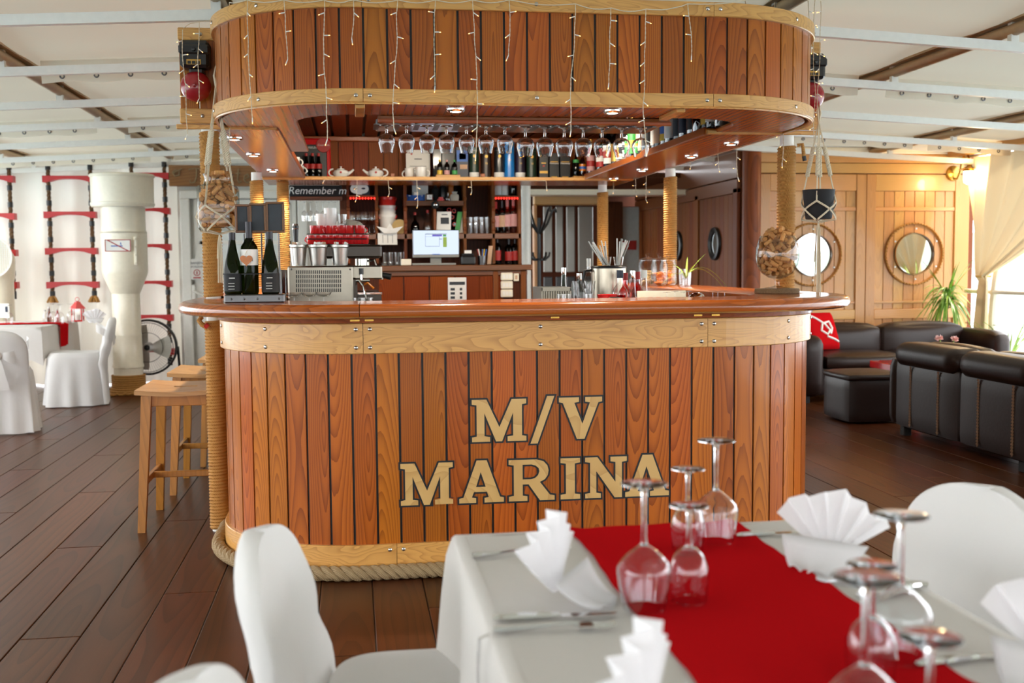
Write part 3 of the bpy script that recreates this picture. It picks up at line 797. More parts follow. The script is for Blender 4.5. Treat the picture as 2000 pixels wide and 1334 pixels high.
# side soffits that carry the bottles, and the shelf across the back
ZS = 1.985
for nm, x0, x1 in (('side_soffit', -.66, -.352), ('side_soffit', 1.80, 2.19)):
    obj(nm, MB().cbox(x0, x1, 5.36, 8.86, 1.957, ZS, .004), 'soffit_wood', cn, org=(x0, 5.36, 1.957))
    e = x1 if x0 < 0 else x0
    obj('soffit_lip', MB().cbox(e-.008, e+.008, 5.38, 8.28, 1.953, ZS+.008, .003), 'trim_wood', cn)
obj('end_board', MB().cbox(-.82, -.352, 5.34, 5.362, 1.953, 1.975, .003), 'ash_wood', cn)
obj('end_board', MB().cbox(1.80, 2.41, 5.34, 5.362, 1.953, 1.975, .003), 'ash_wood', cn)
obj('back_shelf', MB().cbox(-.66, 2.19, 8.28, 8.86, 1.945, 1.965, .003), 'soffit_wood', cn)
obj('shelf_lip', MB().cbox(-.66, 2.05, 8.262, 8.282, 1.942, 1.968, .003), 'ash_wood', cn)
obj('ceiling_board', MB().box(-.57, 2.17, 5.08, 8.9, 2.36, 2.38).box(.02, 1.58, 4.56, 5.08, 2.36, 2.38), 'caulk', cn)
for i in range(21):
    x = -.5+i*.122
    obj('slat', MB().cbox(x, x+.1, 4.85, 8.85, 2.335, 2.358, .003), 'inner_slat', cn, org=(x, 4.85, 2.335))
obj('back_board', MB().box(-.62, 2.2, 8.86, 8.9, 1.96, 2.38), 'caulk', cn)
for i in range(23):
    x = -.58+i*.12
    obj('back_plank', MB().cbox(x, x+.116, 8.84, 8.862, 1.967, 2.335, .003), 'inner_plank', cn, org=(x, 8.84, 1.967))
obj('cornice', MB().cbox(-.58, 2.18, 8.80, 8.845, 2.29, 2.33, .006), 'trim_wood', cn)
for q in ((X(703, 4.62, 1.96)), (X(1318, 4.62, 1.96))):
    obj('cleat', MB().cbox(q-.02, q+.02, 4.53, 4.8, 1.945, 1.963, .003), 'ash_wood', cn)
# recessed spot lights under the soffits
def spot(px, py, z, i, where):
    # the point under the soffit
    d = CF*F+CR*(px-1000)-CU*(py-667); k = (z-H)/d[2]; p = (d[0]*k, d[1]*k, z)
    t = thing('spot_light', '%s chrome spot light in the %s' % (ORD[i], where), 'spot light', p, 'spot lights under the canopy')
    obj('ring', MB().lathe([(.026, .0), (.024, -.012), (.034, -.014), (.042, -.006), (.043, .001)], p, 20), 'chrome', t)
    obj('lamp', MB().lathe([(0, -.006), (.012, -.007), (.026, -.004)], p, 16), 'spot_light', t)
    L = bpy.data.lights.new('spot_glow', 'SPOT'); L.energy = 26; L.color = (1.0, 0.85, 0.62); L.spot_size = 2.0; L.spot_blend = .8; L.shadow_soft_size = .03
    lo = bpy.data.objects.new('glow', L); COL.objects.link(lo); lo.parent = t; lo.location = (0, 0, -.02)
for i, (px, py) in enumerate(((458, 269), (495, 301), (533, 332), (554, 350))): spot(px, py, 1.957, i, 'left soffit, counted from the front')
for i, (px, py) in enumerate(((1428, 279), (1350, 304), (1254, 331), (1198, 349))): spot(px, py, 1.957, i, 'right soffit, counted from the front')
for i, x in enumerate((.1, .8, 1.5)):  # three spots added out of view to brighten the inside of the canopy
    p = (x, 6.7, 2.335); t = thing('spot_light', '%s added fill spot hidden in the slatted canopy ceiling' % ('left', 'middle', 'right')[i], 'spot light', p, 'added fill spots in the canopy ceiling')
    obj('ring', MB().lathe([(.034, .0), (.032, -.012), (.044, -.014), (.052, -.006), (.053, .001)], p, 20), 'chrome', t)
    obj('lamp', MB().lathe([(0, -.006), (.012, -.007), (.034, -.004)], p, 16), 'spot_light', t)
    L = bpy.data.lights.new('spot_glow', 'SPOT'); L.energy = 24; L.color = (1.0, 0.87, 0.68); L.spot_size = 3.0; L.spot_blend = .5; L.shadow_soft_size = .05
    lo = bpy.data.objects.new('glow', L); COL.objects.link(lo); lo.parent = t; lo.location = (0, 0, -.02); lo.rotation_euler = (.45, 0, 0)
for i, (px, py) in enumerate(((890, 213), (1196, 216))): spot(px, py, 1.963, i, 'front soffit, counted from the left')

# ---- bell boards at both ends of the canopy
def bell_set(x0, x1, side, bx):
    bb = thing('bell_board', 'plank board with pale edge boards on the %s end of the canopy' % side, 'board', ((x0+x1)/2, 5.36, 1.975), 'bell boards')
    obj('top_board', MB().cbox(x0, x1, 5.33, 5.37, 2.367, 2.425, .004), 'ash_wood', bb)
    obj('bottom_board', MB().cbox(x0, x1, 5.33, 5.37, 1.978, 2.048, .004), 'ash_wood', bb)
    n = 2
    for i in range(n):
        a = x0+(x1-x0)*i/n; obj('plank', MB().cbox(a+.003, a+(x1-x0)/n-.003, 5.345, 5.37, 2.03, 2.39, .003), 'plank_wood', bb, org=(a, 5.34, 2.03))
    for z in (2.395, 2.013): obj('screw', MB().lathe([(0, .008), (.008, .004), (.009, 0)], (bx+.02, 5.33, z), 10, 'y'), 'steel', bb)
    a = thing('alarm_bell', 'black cased electric alarm bell with a dark red gong, %s of the canopy' % side, 'bell', (bx, 5.3, 2.05), 'alarm bells')
    obj('case', MB().cbox(bx-.067, bx+.067, 5.245, 5.343, 2.225, 2.352, .014), 'black_plastic', a)
    obj('case_rib', MB().cbox(bx-.07, bx+.07, 5.235, 5.26, 2.285, 2.33, .008), 'black_plastic', a)
    obj('neck', MB().cbox(bx-.03, bx+.04, 5.27, 5.343, 2.195, 2.23, .01), 'black_plastic', a)
    obj('knob', MB().lathe([(0, .02), (.008, .018), (.010, 0)], (bx, 5.236, 2.305), 12, 'y'), 'black_plastic', a)
    pl_ = obj('rating_plate', MB().box(bx-.035, bx+.03, 5.2425, 5.2445, 2.238, 2.262), 'gold_print', a)
    for i in range(3): obj('print', MB().box(bx-.03+i*.02, bx-.03+i*.02+.016, 5.2415, 5.2427, 2.240, 2.254), 'black_plastic', pl_)
    g = obj('gong', MB().lathe([(0, .055), (.02, .054), (.045, .045), (.062, .028), (.07, .008), (.071, .0), (.066, -.002)], (bx, 5.28, 2.142), 32, 'y'), 'bell_red', a)
    obj('gong_bolt', MB().lathe([(0, .014), (.006, .013), (.008, .006), (.011, .005), (.012, 0)], (bx, 5.227, 2.142), 12, 'y'), 'bell_red', g)
    obj('hanger', MB().cyl((bx, 5.343, 2.142), (bx, 5.29, 2.142), .012, seg=10), 'black_plastic', a)
bell_set(-.80, -.62, 'left', -.715)
bell_set(2.215, 2.40, 'right', 2.325)

# ---- rope wrapped posts
def post(x, y, segs, label, rope='rope', z0=0, z1=1.955):
    p = thing('rope_wrapped_post', label, 'post', (x, y, z0), 'rope wrapped posts')
    obj('tube', MB().cyl((x, y, z0), (x, y, z1), .036, seg=20), 'white_paint', p)
    for a, b in segs:
        pitch = .0155; n = int((b-a)/pitch); pts = []
        for i in range(n*16+1):
            t = 2*PI*i/16; z = a+pitch*i/16
            pts.append((x+.0405*math.cos(t), y+.0405*math.sin(t), z))
        vs = []; fs = []; sg = 5
        for i, q in enumerate(pts):
            t = 2*PI*i/16; c_, s_ = math.cos(t), math.sin(t)
            for k in range(sg):
                w = 2*PI*k/sg; o = .0088*math.cos(w)
                vs.append((q[0]+c_*o, q[1]+s_*o, q[2]+.0088*math.sin(w)))
        for i in range(len(pts)-1):
            for k in range(sg): fs.append((i*sg+k, i*sg+(k+1) % sg, (i+1)*sg+(k+1) % sg, (i+1)*sg+k))
        obj('rope_wrap', MB().add(vs, fs, True), rope, p, org=(x, y, a))
    return p
pA = post(-.675, 5.39, ((.01, 1.045), (1.15, 1.95)), 'rope wrapped post through the left front end of the bar top')
obj('rope_knot', MB().tube([(-.73, 5.35, 1.055), (-.74, 5.335, 1.04), (-.725, 5.33, 1.02), (-.70, 5.335, 1.005)], .012, 8), 'rope', pA)
obj('red_whipping', MB().tube([(-.712, 5.328, 1.022), (-.70, 5.332, 1.008)], .013, 8), 'red_paint', pA)
pB = post(2.245, 5.39, ((.01, 1.06), (1.15, 1.905)), 'rope wrapped post beside the cork filled goblet at the right front')
obj('rope_knot', MB().tube([(2.285, 5.35, 1.90), (2.31, 5.34, 1.905), (2.315, 5.34, 1.87), (2.32, 5.34, 1.83)], .010, 8), 'rope', pB)
obj('black_whipping', MB().tube([(2.318, 5.34, 1.845), (2.323, 5.34, 1.82)], .011, 8), 'black_plastic', pB)
post(X(1309, 7.35, 1.6), 7.35, ((1.15, 1.90),), 'rope wrapped post behind the cookie jars on the right wing of the bar')
post(X(1177, 8.75, 1.6), 8.75, ((.02, 1.89),), 'rope wrapped post farthest back on the right, left of the notice door')
post(X(503, 7.8, 1.6), 7.8, ((1.15, 1.90),), 'rope wrapped post in the middle of the left wing, behind the small chalkboards')
post(X(554, 8.6, 1.6), 8.6, ((.02, 1.945),), 'rope wrapped post at the back left corner by the chalk sign')

# ================================================================== ON AND ABOVE THE BAR
def rect(px0, px1, py0, py1, y):           # the box on plane y seen between these columns and rows
    zc = at((px0+px1)/2, (py0+py1)/2, y)[2]
    x0, x1 = X(px0, y, zc), X(px1, y, zc); xc = (x0+x1)/2
    return x0, x1, Zz(py1, xc, y), Zz(py0, xc, y)

# ---- rack of hanging brandy glasses
YG = 4.93
gr = thing('glass_rack', 'red brown wooden rack with chrome channels under the canopy front', 'glass rack', (X(1025, YG, 1.94), YG, 1.93))
x0, x1 = X(738, 4.84, 1.94), X(1312, 4.84, 1.94)
obj('board', MB().cbox(x0, x1, 4.84, 4.862, 1.928, 1.945, .003), 'trim_wood', gr)
obj('board', MB().cbox(x0, x1, 4.862, 5.3, 1.945, 1.962, .003), 'trim_wood', gr)
GX = [755, 794, 834, 872, 911, 949, 986, 1026, 1064, 1102, 1139, 1176, 1214, 1251]
edge = [GX[0]-20]+[(a+b)/2 for a, b in zip(GX, GX[1:])]+[GX[-1]+20]
for e in edge:
    x = X(e, YG, 1.93)
    mb = MB().box(x-.003, x+.003, 4.865, 5.06, 1.925, 1.945).box(x-.012, x+.012, 4.865, 5.06, 1.9225, 1.9255)
    obj('channel', mb, 'dark_steel', gr)
def solid(outer, th=.0011):               # closed glass wall: outside up to the rim, inside back down to the axis
    n = len(outer); inn = []
    for i, (r, z) in enumerate(outer):
        a, b = outer[max(0, i-1)], outer[min(n-1, i+1)]; d = math.hypot(b[0]-a[0], b[1]-a[1]) or 1
        inn.append((max(0.0006, r-(b[1]-a[1])/d*th), z+(b[0]-a[0])/d*th))
    inn[-1] = (outer[-1][0]-th, outer[-1][1])
    return [(0, outer[0][1]-.001)]+outer+[(outer[-1][0]-th*.5, outer[-1][1]+th*.35)]+inn[::-1]+[(0, inn[0][1])]
def stemglass(name, prof, label, cat, loc, group, flip=False, mat='clear_glass', seg=28):
    t = thing(name, label, cat, loc, group)
    h = max(p[1] for p in prof['bowl'])
    f = (lambda p: [(r, h-z) for r, z in p]) if flip else (lambda p: p)
    c = loc
    if mat == 'crystal':
        k = max(range(len(prof['bowl'])), key=lambda i: prof['bowl'][i][1]); bw = solid(prof['bowl'][:k+1]); st = [(0, prof['stem'][0][1])]+prof['stem']+[(0, prof['stem'][-1][1])]
    else: bw, st = prof['bowl'], prof['stem']
    s_ = (lambda q: q[::-1]) if flip else (lambda q: q)   # keep the faces pointing outwards
    obj('bowl', MB().lathe(s_(f(bw)), c, seg), mat, t)
    obj('stem', MB().lathe(s_(f(st)), c, 14), mat, t)
    obj('foot', MB().lathe(s_(f(prof['foot'])), c, seg), mat, t)
    return t
BR1 = dict(bowl=[(.004, .034), (.018, .037), (.030, .046), (.0365, .06), (.0385, .073), (.036, .088), (.031, .105), (.0275, .122), (.0262, .122), (.0297, .105), (.0347, .088), (.037, .073)],
           stem=[(.011, .005), (.006, .010), (.0045, .018), (.008, .022), (.005, .027), (.006, .034)], foot=[(0, .0), (.030, .0), (.031, .002), (.018, .004), (.010, .006), (0, .007)])
BR2 = dict(bowl=[(.005, .046), (.020, .049), (.034, .060), (.041, .075), (.042, .086), (.039, .103), (.034, .120), (.031, .134), (.0297, .134), (.0325, .120), (.0376, .103), (.0405, .086)],
           stem=[(.012, .005), (.0065, .010), (.0055, .018), (.0055, .040), (.008, .047)], foot=[(0, .0), (.031, .0), (.032, .002), (.018, .004), (.010, .006), (0, .007)])
g1 = g2 = None
for i, px in enumerate(GX):
    small = i < 7; h = .122 if small else .134
    p = (X(px, YG, 1.9), YG, 1.927-h)
    lab = '%s brandy glass from the left, hanging upside down under the canopy' % ORD[i]
    if small:
        if g1 is None: g1 = stemglass('brandy_glass', BR1, lab, 'glass', p, 'brandy glasses hanging in the rack', True, 'crystal')
        else: dup(g1, p, label=lab)
    else:
        if g2 is None: g2 = stemglass('brandy_glass', BR2, lab, 'glass', p, 'brandy glasses hanging in the rack', True, 'crystal')
        else: dup(g2, p, label=lab)

# ---- icicle light strings
def canpt(px, z, off=.034):
    best = None
    for i in range(0, 400):
        t = 2.9+(CAN.L-5.8)*i/399; p = CAN.pt(t); q = (p[0]+p[2]*off, p[1]+p[3]*off, z)
        e = abs(proj(q)[0]-px)
        if best is None or e < best[0]: best = (e, q, p)
    return best[1], best[2]
bulb_me = None
def bulb(parent, p, d):
    global bulb_me
    d = Vector(d).normalized()
    if bulb_me is None:
        mb = MB(); mb.lathe([(.0, .0), (.0022, .001), (.0026, .016), (.0019, .021)], seg=6); mb.cm = 1; mb.lathe([(.0019, .021), (.0017, .026), (0, .0275)], seg=6)
        bulb_me = mesh_of('light_bulb', mb, ['white_paint', 'bulb_warm'])
    o = bpy.data.objects.new('light_bulb', bulb_me); COL.objects.link(o); o.parent = parent
    o.location = Vector(p)-wloc(parent); o.rotation_euler = d.to_track_quat('Z', 'Y').to_euler()
def drop(parent, x, y, z0, z1, tx=1.0, ty=0.0, seed=0, every=.085, wig=.006):
    rnd = random.Random(seed); n = max(3, int((z0-z1)/.03)); pts = []; o = 0; v = 0
    for i in range(n+1):
        v += rnd.uniform(-1, 1)*wig*.7; v *= .7; o += v; o *= .92
        pts.append((x+tx*o, y+ty*o+(0.001*rnd.random()), z0+(z1-z0)*i/n))
    fine = []
    for i in range(len(pts)-1):                         # two thin wires twisted together
        for k in range(4): fine.append(Vector(pts[i]).lerp(Vector(pts[i+1]), k/4))
    fine.append(Vector(pts[-1]))
    mb = MB()
    for s_ in (0, PI):
        mb.tube([(p.x+.0012*math.cos(j*1.25+s_)*tx, p.y-.0012*math.sin(j*1.25+s_), p.z) for j, p in enumerate(fine)], .0013, 4)
    obj('drop_wire', mb, 'cord', parent)
    z = z0-.05; side = rnd.choice((-1, 1))
    while z > z1+.02:
        i = (z0-z)/(z0-z1)*n; a = Vector(pts[int(i)]).lerp(Vector(pts[min(n, int(i)+1)]), i-int(i))
        bulb(parent, a, (side*tx*.75, side*ty*.75-.1, rnd.uniform(-.75, .15))); side *= -1 if rnd.random() < .75 else 1; z -= every*rnd.uniform(.85, 1.15)
    bulb(parent, pts[-1], (rnd.uniform(-.5, .5)*tx, rnd.uniform(-.5, .5)*ty, -1))
sl = thing('icicle_lights', 'string of warm icicle lights draped over the front of the canopy', 'string lights', (0.8, 4.45, 2.4))
DR = [(437, 20, 150), (486, 0, 230), (555, 0, 116), (632, 0, 272), (692, 0, 75), (776, 0, 250), (850, 0, 168), (922, 0, 302), (993, 0, 108), (1122, 8, 255), (1196, 16, 162), (1265, 18, 292), (1342, 8, 108), (1474, 4, 125), (1520, 5, 258)]
top = []
for i, (px, a, b) in enumerate(DR):
    q, p = canpt(px, 2.3)
    z0 = min(Zz(a, q[0], q[1]), 2.425); z1 = Zz(b, q[0], q[1])
    drop(sl, q[0], q[1], z0, z1, -p[3], p[2], seed=i+3)
    top.append((q[0], q[1]-.002, z0))
mp = []
for a, b in zip(top, top[1:]):
    for k in range(6):
        u = k/6; q = Vector(a).lerp(Vector(b), u); 
        pr_ = canpt(proj(q)[0], 2.3, .036)[0]; mp.append((pr_[0], pr_[1], q.z-.012*math.sin(PI*u)))
mp.append(top[-1]); obj('main_wire', MB().tube(mp, .0022, 5), 'cord', sl)
def mini_string(label, wire, drops, cat='string lights'):
    t = thing('icicle_lights', label, cat, wire[0])
    obj('main_wire', MB().tube(wire, .0018, 5), 'cord', t)
    for i, (x, y, z0, z1) in enumerate(drops): drop(t, x, y, z0, z1, seed=int(abs(x*977+z1*313))+i, every=.07)
    return t
xs = 2.185
dl = [(1530, 290, 318), (1402, 299, 328), (1440, 283, 346), (1348, 313, 323), (1241, 345, 378), (1262, 340, 390), (1198, 357, 372)]
W_ = []; D_ = []
for px, a, b in sorted(dl, key=lambda q: -q[0]):
    y = Yx(px, xs, 1.93); W_.append((xs, y, 1.952)); D_.append((xs, y, 1.95, Zz(b, xs, y)))
mini_string('short icicle lights along the outer edge of the right soffit', W_, D_)
W_ = []; D_ = []
for px, b in ((632, 352), (698, 388), (758, 378), (814, 400), (920, 374), (1066, 366)):
    x = X(px, 8.25, 1.93); W_.append((x, 8.255, 1.940)); D_.append((x, 8.252, 1.938, Zz(b, x, 8.252)))
mini_string('short icicle lights hanging under the back bottle shelf', W_, D_)
zt = 2.43
W_ = [(X(px, 5.2, 2.4), 5.2, Zz(py, X(px, 5.2, 2.4), 5.2)) for px, py in ((358, 55), (372, 46), (392, 42), (412, 40))]
D_ = []
for px, a, b in ((358, 58, 262), (392, 44, 192), (447, 250, 300)):
    x = X(px, 5.2, 2.2); D_.append((x, 5.2, Zz(a, x, 5.2), Zz(b, x, 5.2)))
mini_string('icicle lights hanging over the left alarm bell', W_, D_)
W_ = [(X(px, 5.15, 2.4), 5.15, Zz(py, X(px, 5.15, 2.4), 5.15)) for px, py in ((1572, 2), (1590, -4), (1602, 0))]
D_ = []
for px, a, b in ((1577, 2, 95), (1590, 0, 290), (1601, 2, 215)):
    x = X(px, 5.15, 2.2); D_.append((x, 5.15, Zz(a, x, 5.15), Zz(b, x, 5.15)))
mini_string('tangled icicle lights hanging over the right alarm bell', W_, D_)

# ---- bottles
def bottle(name, label, cat, loc, h, r, glassm, capm=None, labm=None, lab=(.18, .5), group=None, shape='spirit', extra=None, fillm=None):
    t = thing(name, label, cat, loc, group); c = loc
    if shape == 'wine': P_ = [(0, .004), (r*.9, 0), (r, .01), (r, h*.60), (r*.93, h*.66), (r*.55, h*.73), (r*.38, h*.78), (r*.36, h*.95)]
    elif shape == 'sparkling': P_ = [(0, .004), (r*.9, 0), (r, .01), (r, h*.33), (r*.96, h*.41), (r*.82, h*.53), (r*.58, h*.67), (r*.42, h*.8), (r*.36, h*.9), (r*.36, h*.95)]
    elif shape == 'beer': P_ = [(0, .003), (r*.9, 0), (r, .008), (r, h*.5), (r*.8, h*.6), (r*.5, h*.72), (r*.4, h*.95)]
    elif shape == 'decanter': P_ = [(0, .004), (r*.9, 0), (r, .01), (r, h*.35), (r*.8, h*.5), (r*.35, h*.62), (r*.3, h*.93)]
    else: P_ = [(0, .004), (r*.92, 0), (r, .008), (r, h*.66), (r*.9, h*.71), (r*.45, h*.78), (r*.38, h*.82), (r*.38, h*.94)]
    obj('body', MB().lathe(P_, c, 18), glassm, t)
    top_r = P_[-1][0]
    if capm: obj('cap', MB().lathe([(top_r*1.06, h*(.72 if shape in('wine',) else .88)), (top_r*1.1, h*.9), (top_r*1.12, h), (0, h)], c, 14), capm, t)
    if labm: obj('paper_label', MB().lathe([(r+.0007, h*lab[0]), (r+.0007, h*lab[1])], c, 18), labm, t)
    if fillm: obj('contents', MB().lathe([(0, .006), (r*.93, .006), (r*.93, h*.4), (0, h*.4)], c, 14), fillm, t)
    for (z0, z1, mt) in (extra or []): obj('label_stripe', MB().lathe([(r+.0012, h*z0), (r+.0012, h*z1)], c, 18), mt, t)
    return t

# steel tray with three wine bottles and three small chalkboards, left on the bar top
YB = 4.72; ZT = 1.1455
bt = thing('bottle_tray', 'riveted steel wine tray with bottle rings and rods, left end of the bar top', 'bottle holder', (X(497, YB, 1.17), YB, ZT))
x0, x1 = X(438, YB-.06, 1.16), X(556, YB-.06, 1.16)
obj('tray', MB().cbox(x0, x1, YB-.06, YB+.06, ZT, ZT+.034, .004), 'dark_steel', bt)
for px in (452, 477, 503, 545): obj('rivet', MB().lathe([(0, .004), (.004, .002), (.005, 0)], (X(px, YB-.06, 1.16), YB-.06, ZT+.016), 8, 'y'), 'dark_steel', bt)
for px in (455, 488, 527):
    x = X(px, YB, 1.25); obj('ring', MB().lathe([(.0395, 1.264), (.0415, 1.264), (.0415, 1.269), (.0395, 1.269), (.0395, 1.264)], (x, YB, 0), 24), 'matt_black', bt)
for px in (477, 511, 545):
    x = X(px, YB+.05, 1.4); obj('rod', MB().cyl((x, YB+.05, ZT+.03), (x, YB+.05, 1.44), .0035, seg=8), 'dark_steel', bt)
zb = ZT+.0345
b1 = bottle('wine_bottle', 'green wine bottle with black label, left in the steel tray', 'bottle', (X(455, YB, 1.25), YB, zb), .262, .037, 'green_glass', 'cap_dark', 'matt_black', (.05, .325), 'wine bottles in the steel tray', 'sparkling')
b2 = bottle('wine_bottle', 'tall wine bottle with white label and terracotta heart, middle of the steel tray', 'bottle', (X(488, YB+.01, 1.25), YB+.01, zb), .308, .037, 'green_glass', 'cap_dark', 'paper', (.40, .62), 'wine bottles in the steel tray', 'wine')
b3 = bottle('wine_bottle', 'green wine bottle with black label, right in the steel tray', 'bottle', (X(528, YB, 1.25), YB, zb), .266, .037, 'green_glass', 'cap_dark', 'matt_black', (.03, .325), 'wine bottles in the steel tray', 'sparkling')
for b_ in (b1, b2, b3):
    for q in b_.children:
        if q.name.startswith('cap'): q.data = q.data
obj('neck_foil', MB().lathe([(.0145, .225), (.015, .305)], b2.location, 14), 'cap_dark', b2)
for b_, w_ in ((b1, 'Malvasia'), (b3, 'Muscat')):
    l_ = b_.location
    obj('print_line', MB().box(l_.x-.012, l_.x+.012, YB-.0388, YB-.0382, zb+.068, zb+.071), 'paper', b_)
    for k_ in range(3): obj('print_line', MB().box(l_.x-.016, l_.x+.010, YB-.0388, YB-.0382, zb+.022+k_*.012, zb+.024+k_*.012), 'paper', b_)
words('AN', .018, 'chalkboard', (b2.location.x+.006, YB-.0290, zb+.145), b2)
hp = [(16*math.sin(t)**3/16*.026, (13*math.cos(t)-5*math.cos(2*t)-2*math.cos(3*t)-math.cos(4*t))/16*.026) for t in np.linspace(0, 2*PI, 40, endpoint=False)]
me = curve_mesh([hp], .006); tg = flat('heart_tag', me, 'terracotta', (X(481, YB-.035, 1.33), YB-.035, Zz(508, -.46, YB-.035)), b2)
obj('tag_string', MB().tube([(X(478, YB-.034, 1.35), YB-.034, Zz(499, -.46, YB)), (X(486, YB-.02, 1.4), YB-.02, Zz(482, -.45, YB)), (X(496, YB, 1.4), YB+.01, Zz(463, -.43, YB))], .0012, 5), 'cord', b2)
for i, (a, b, c_, d, rz) in enumerate(((459, 488, 399, 455, .25), (487, 520, 397, 455, .12), (519, 556, 394, 455, -.25))):
    y = YB+.042; x0, x1, z0, z1 = rect(a, b, c_, d, y); w = .010
    t = thing('chalkboard', 'blank little chalkboard in a wooden frame on a rod, %s of three' % ('left', 'middle', 'right')[i], 'chalkboard', ((x0+x1)/2, y, z0), 'small chalkboards over the wine bottles')
    mb = MB()
    for q in ((x0, x1, z0, z0+w), (x0, x1, z1-w, z1), (x0, x0+w, z0+w, z1-w), (x1-w, x1, z0+w, z1-w)): mb.cbox(q[0], q[1], y-.008, y+.006, q[2], q[3], .002)
    obj('frame', mb, 'frame_wood', t); obj('slate', MB().box(x0+w*.8, x1-w*.8, y-.002, y+.003, z0+w*.8, z1-w*.8), 'slate', t)
    t.rotation_euler.z = rz*.5

# ---- corks: goblet and hanging jar
cork_me = mesh_of('cork', MB().lathe([(0, -.021), (.0095, -.021), (.0105, -.0195), (.0105, .0195), (.0095, .021), (0, .021)], seg=10), ['cork'])
def corks(n, inside, box_, label, group, rnd, dmin=.0175, tries=9000):
    segs = np.zeros((0, 5, 3)); k = 0
    for _ in range(tries):
        if k >= n: break
        p = np.array([rnd.uniform(a, b) for a, b in box_])
        d = np.array([rnd.gauss(0, 1), rnd.gauss(0, 1), rnd.gauss(0, .7)]); d /= np.linalg.norm(d)
        q = p[None]+d[None]*np.linspace(-.0155, .0155, 5)[:, None]
        if not (inside(p+d*.021) and inside(p-d*.021) and inside(p)): continue
        if len(segs):
            near = segs[np.linalg.norm(segs[:, 2]-p, axis=1) < .055]
            if len(near) and np.linalg.norm(near[:, :, None]-q[None, None], axis=-1).min() < dmin: continue
        segs = np.concatenate([segs, q[None]]); k += 1
        o = bpy.data.objects.new('cork', cork_me); COL.objects.link(o); o.location = p
        o.rotation_euler = Vector(d).to_track_quat('Z', 'Y').to_euler(); tag(o, label, 'cork', group)
GXc, GYc = X(1518, 5.02, 1.3), 5.02
zd = ZT+.0005
wd = obj('wood_slice', MB().lathe([(0, 0), (.105, 0), (.108, .004), (.107, .021), (.104, .024), (0, .024)], (GXc, GYc, zd), 36), 'bark', label='bark edged slice of wood under the cork filled goblet', cat='wood slice')
z0 = zd+.0245
gob = thing('goblet', 'giant brandy goblet heaped with wine corks on the right end of the bar top', 'goblet', (GXc, GYc, z0))
obj('bowl', MB().lathe([(.008, .045), (.04, .052), (.075, .075), (.098, .115), (.105, .155), (.101, .20), (.090, .24), (.084, .256), (.082, .256), (.088, .24), (.099, .20), (.103, .155), (.096, .115), (.073, .077), (.04, .055), (0, .050)], (GXc, GYc, z0), 40), 'jar_glass', gob)
obj('stem', MB().lathe([(.016, .008), (.011, .02), (.011, .036), (.018, .046)], (GXc, GYc, z0), 20), 'jar_glass', gob)
obj('foot', MB().lathe([(0, 0), (.058, 0), (.06, .003), (.03, .007), (.014, .012), (0, .013)], (GXc, GYc, z0), 32), 'jar_glass', gob)
def rad(z):
    zs = [.055, .077, .115, .155, .20, .24, .26, .285, .30]; rs = [.03, .068, .092, .099, .096, .086, .082, .06, .02]
    return np.interp(z-z0, zs, rs, left=0, right=0)
rnd = random.Random(5)
corks(170, lambda p: math.hypot(p[0]-GXc, p[1]-GYc) < rad(p[2]), ((GXc-.1, GXc+.1), (GYc-.1, GYc+.1), (z0+.05, z0+.305)), 'wine cork among the corks heaped in the giant goblet', 'corks in the goblet', rnd)

JX, JY = X(427, 5.04, 1.58), 5.04
jz0, jz1 = Zz(450, JX, JY), Zz(340, JX, JY)
jar = thing('glass_jar', 'square shouldered glass jar of corks hanging in macrame at the left', 'jar', (JX, JY, jz0))
def sq(r, a, n=5.0): return r/((abs(math.cos(a))**n+abs(math.sin(a))**n)**(1/n))
def sqlathe(prof, c, seg=40, asp=1.0):
    mb = MB(); vs = []; fs = []; n = len(prof)
    for j in range(seg):
        a = 2*PI*j/seg
        for r, z, e in prof:
            rr = sq(r, a, 2+e*5); vs.append((c[0]+rr*math.cos(a), c[1]+rr*math.sin(a)*asp, c[2]+z))
    for j in range(seg):
        k = (j+1) % seg
        for i in range(n-1): fs.append((j*n+i, k*n+i, k*n+i+1, j*n+i+1))
    return mb.add(vs, fs, True)
hj = jz1-jz0
obj('body', sqlathe([(0, .004, 1), (.08, .0, 1), (.086, .008, 1), (.088, .03, 1), (.088, hj*.72, 1), (.083, hj*.78, .8), (.062, hj*.82, 0), (.058, hj*.9, 0), (.064, hj*.97, 0), (.069, hj, 0), (.066, hj, 0), (.056, hj*.9, 0), (.060, hj*.83, 0), (.081, hj*.77, .8), (.085, hj*.7, 1), (.085, .03, 1), (.08, .012, 1), (0, .012, 1)], (JX, JY, jz0)), 'jar_glass', jar)
def injar(p):
    z = p[2]-jz0
    if z < .018 or z > hj+.012: return False
    if z < hj*.75: return abs(p[0]-JX) < .079 and abs(p[1]-JY) < .079 and math.hypot(p[0]-JX, p[1]-JY) < .098
    return math.hypot(p[0]-JX, p[1]-JY) < .056
corks(130, injar, ((JX-.082, JX+.082), (JY-.082, JY+.082), (jz0+.015, jz0+hj+.02)), 'wine cork among the corks in the hanging glass jar', 'corks in the hanging jar', rnd)
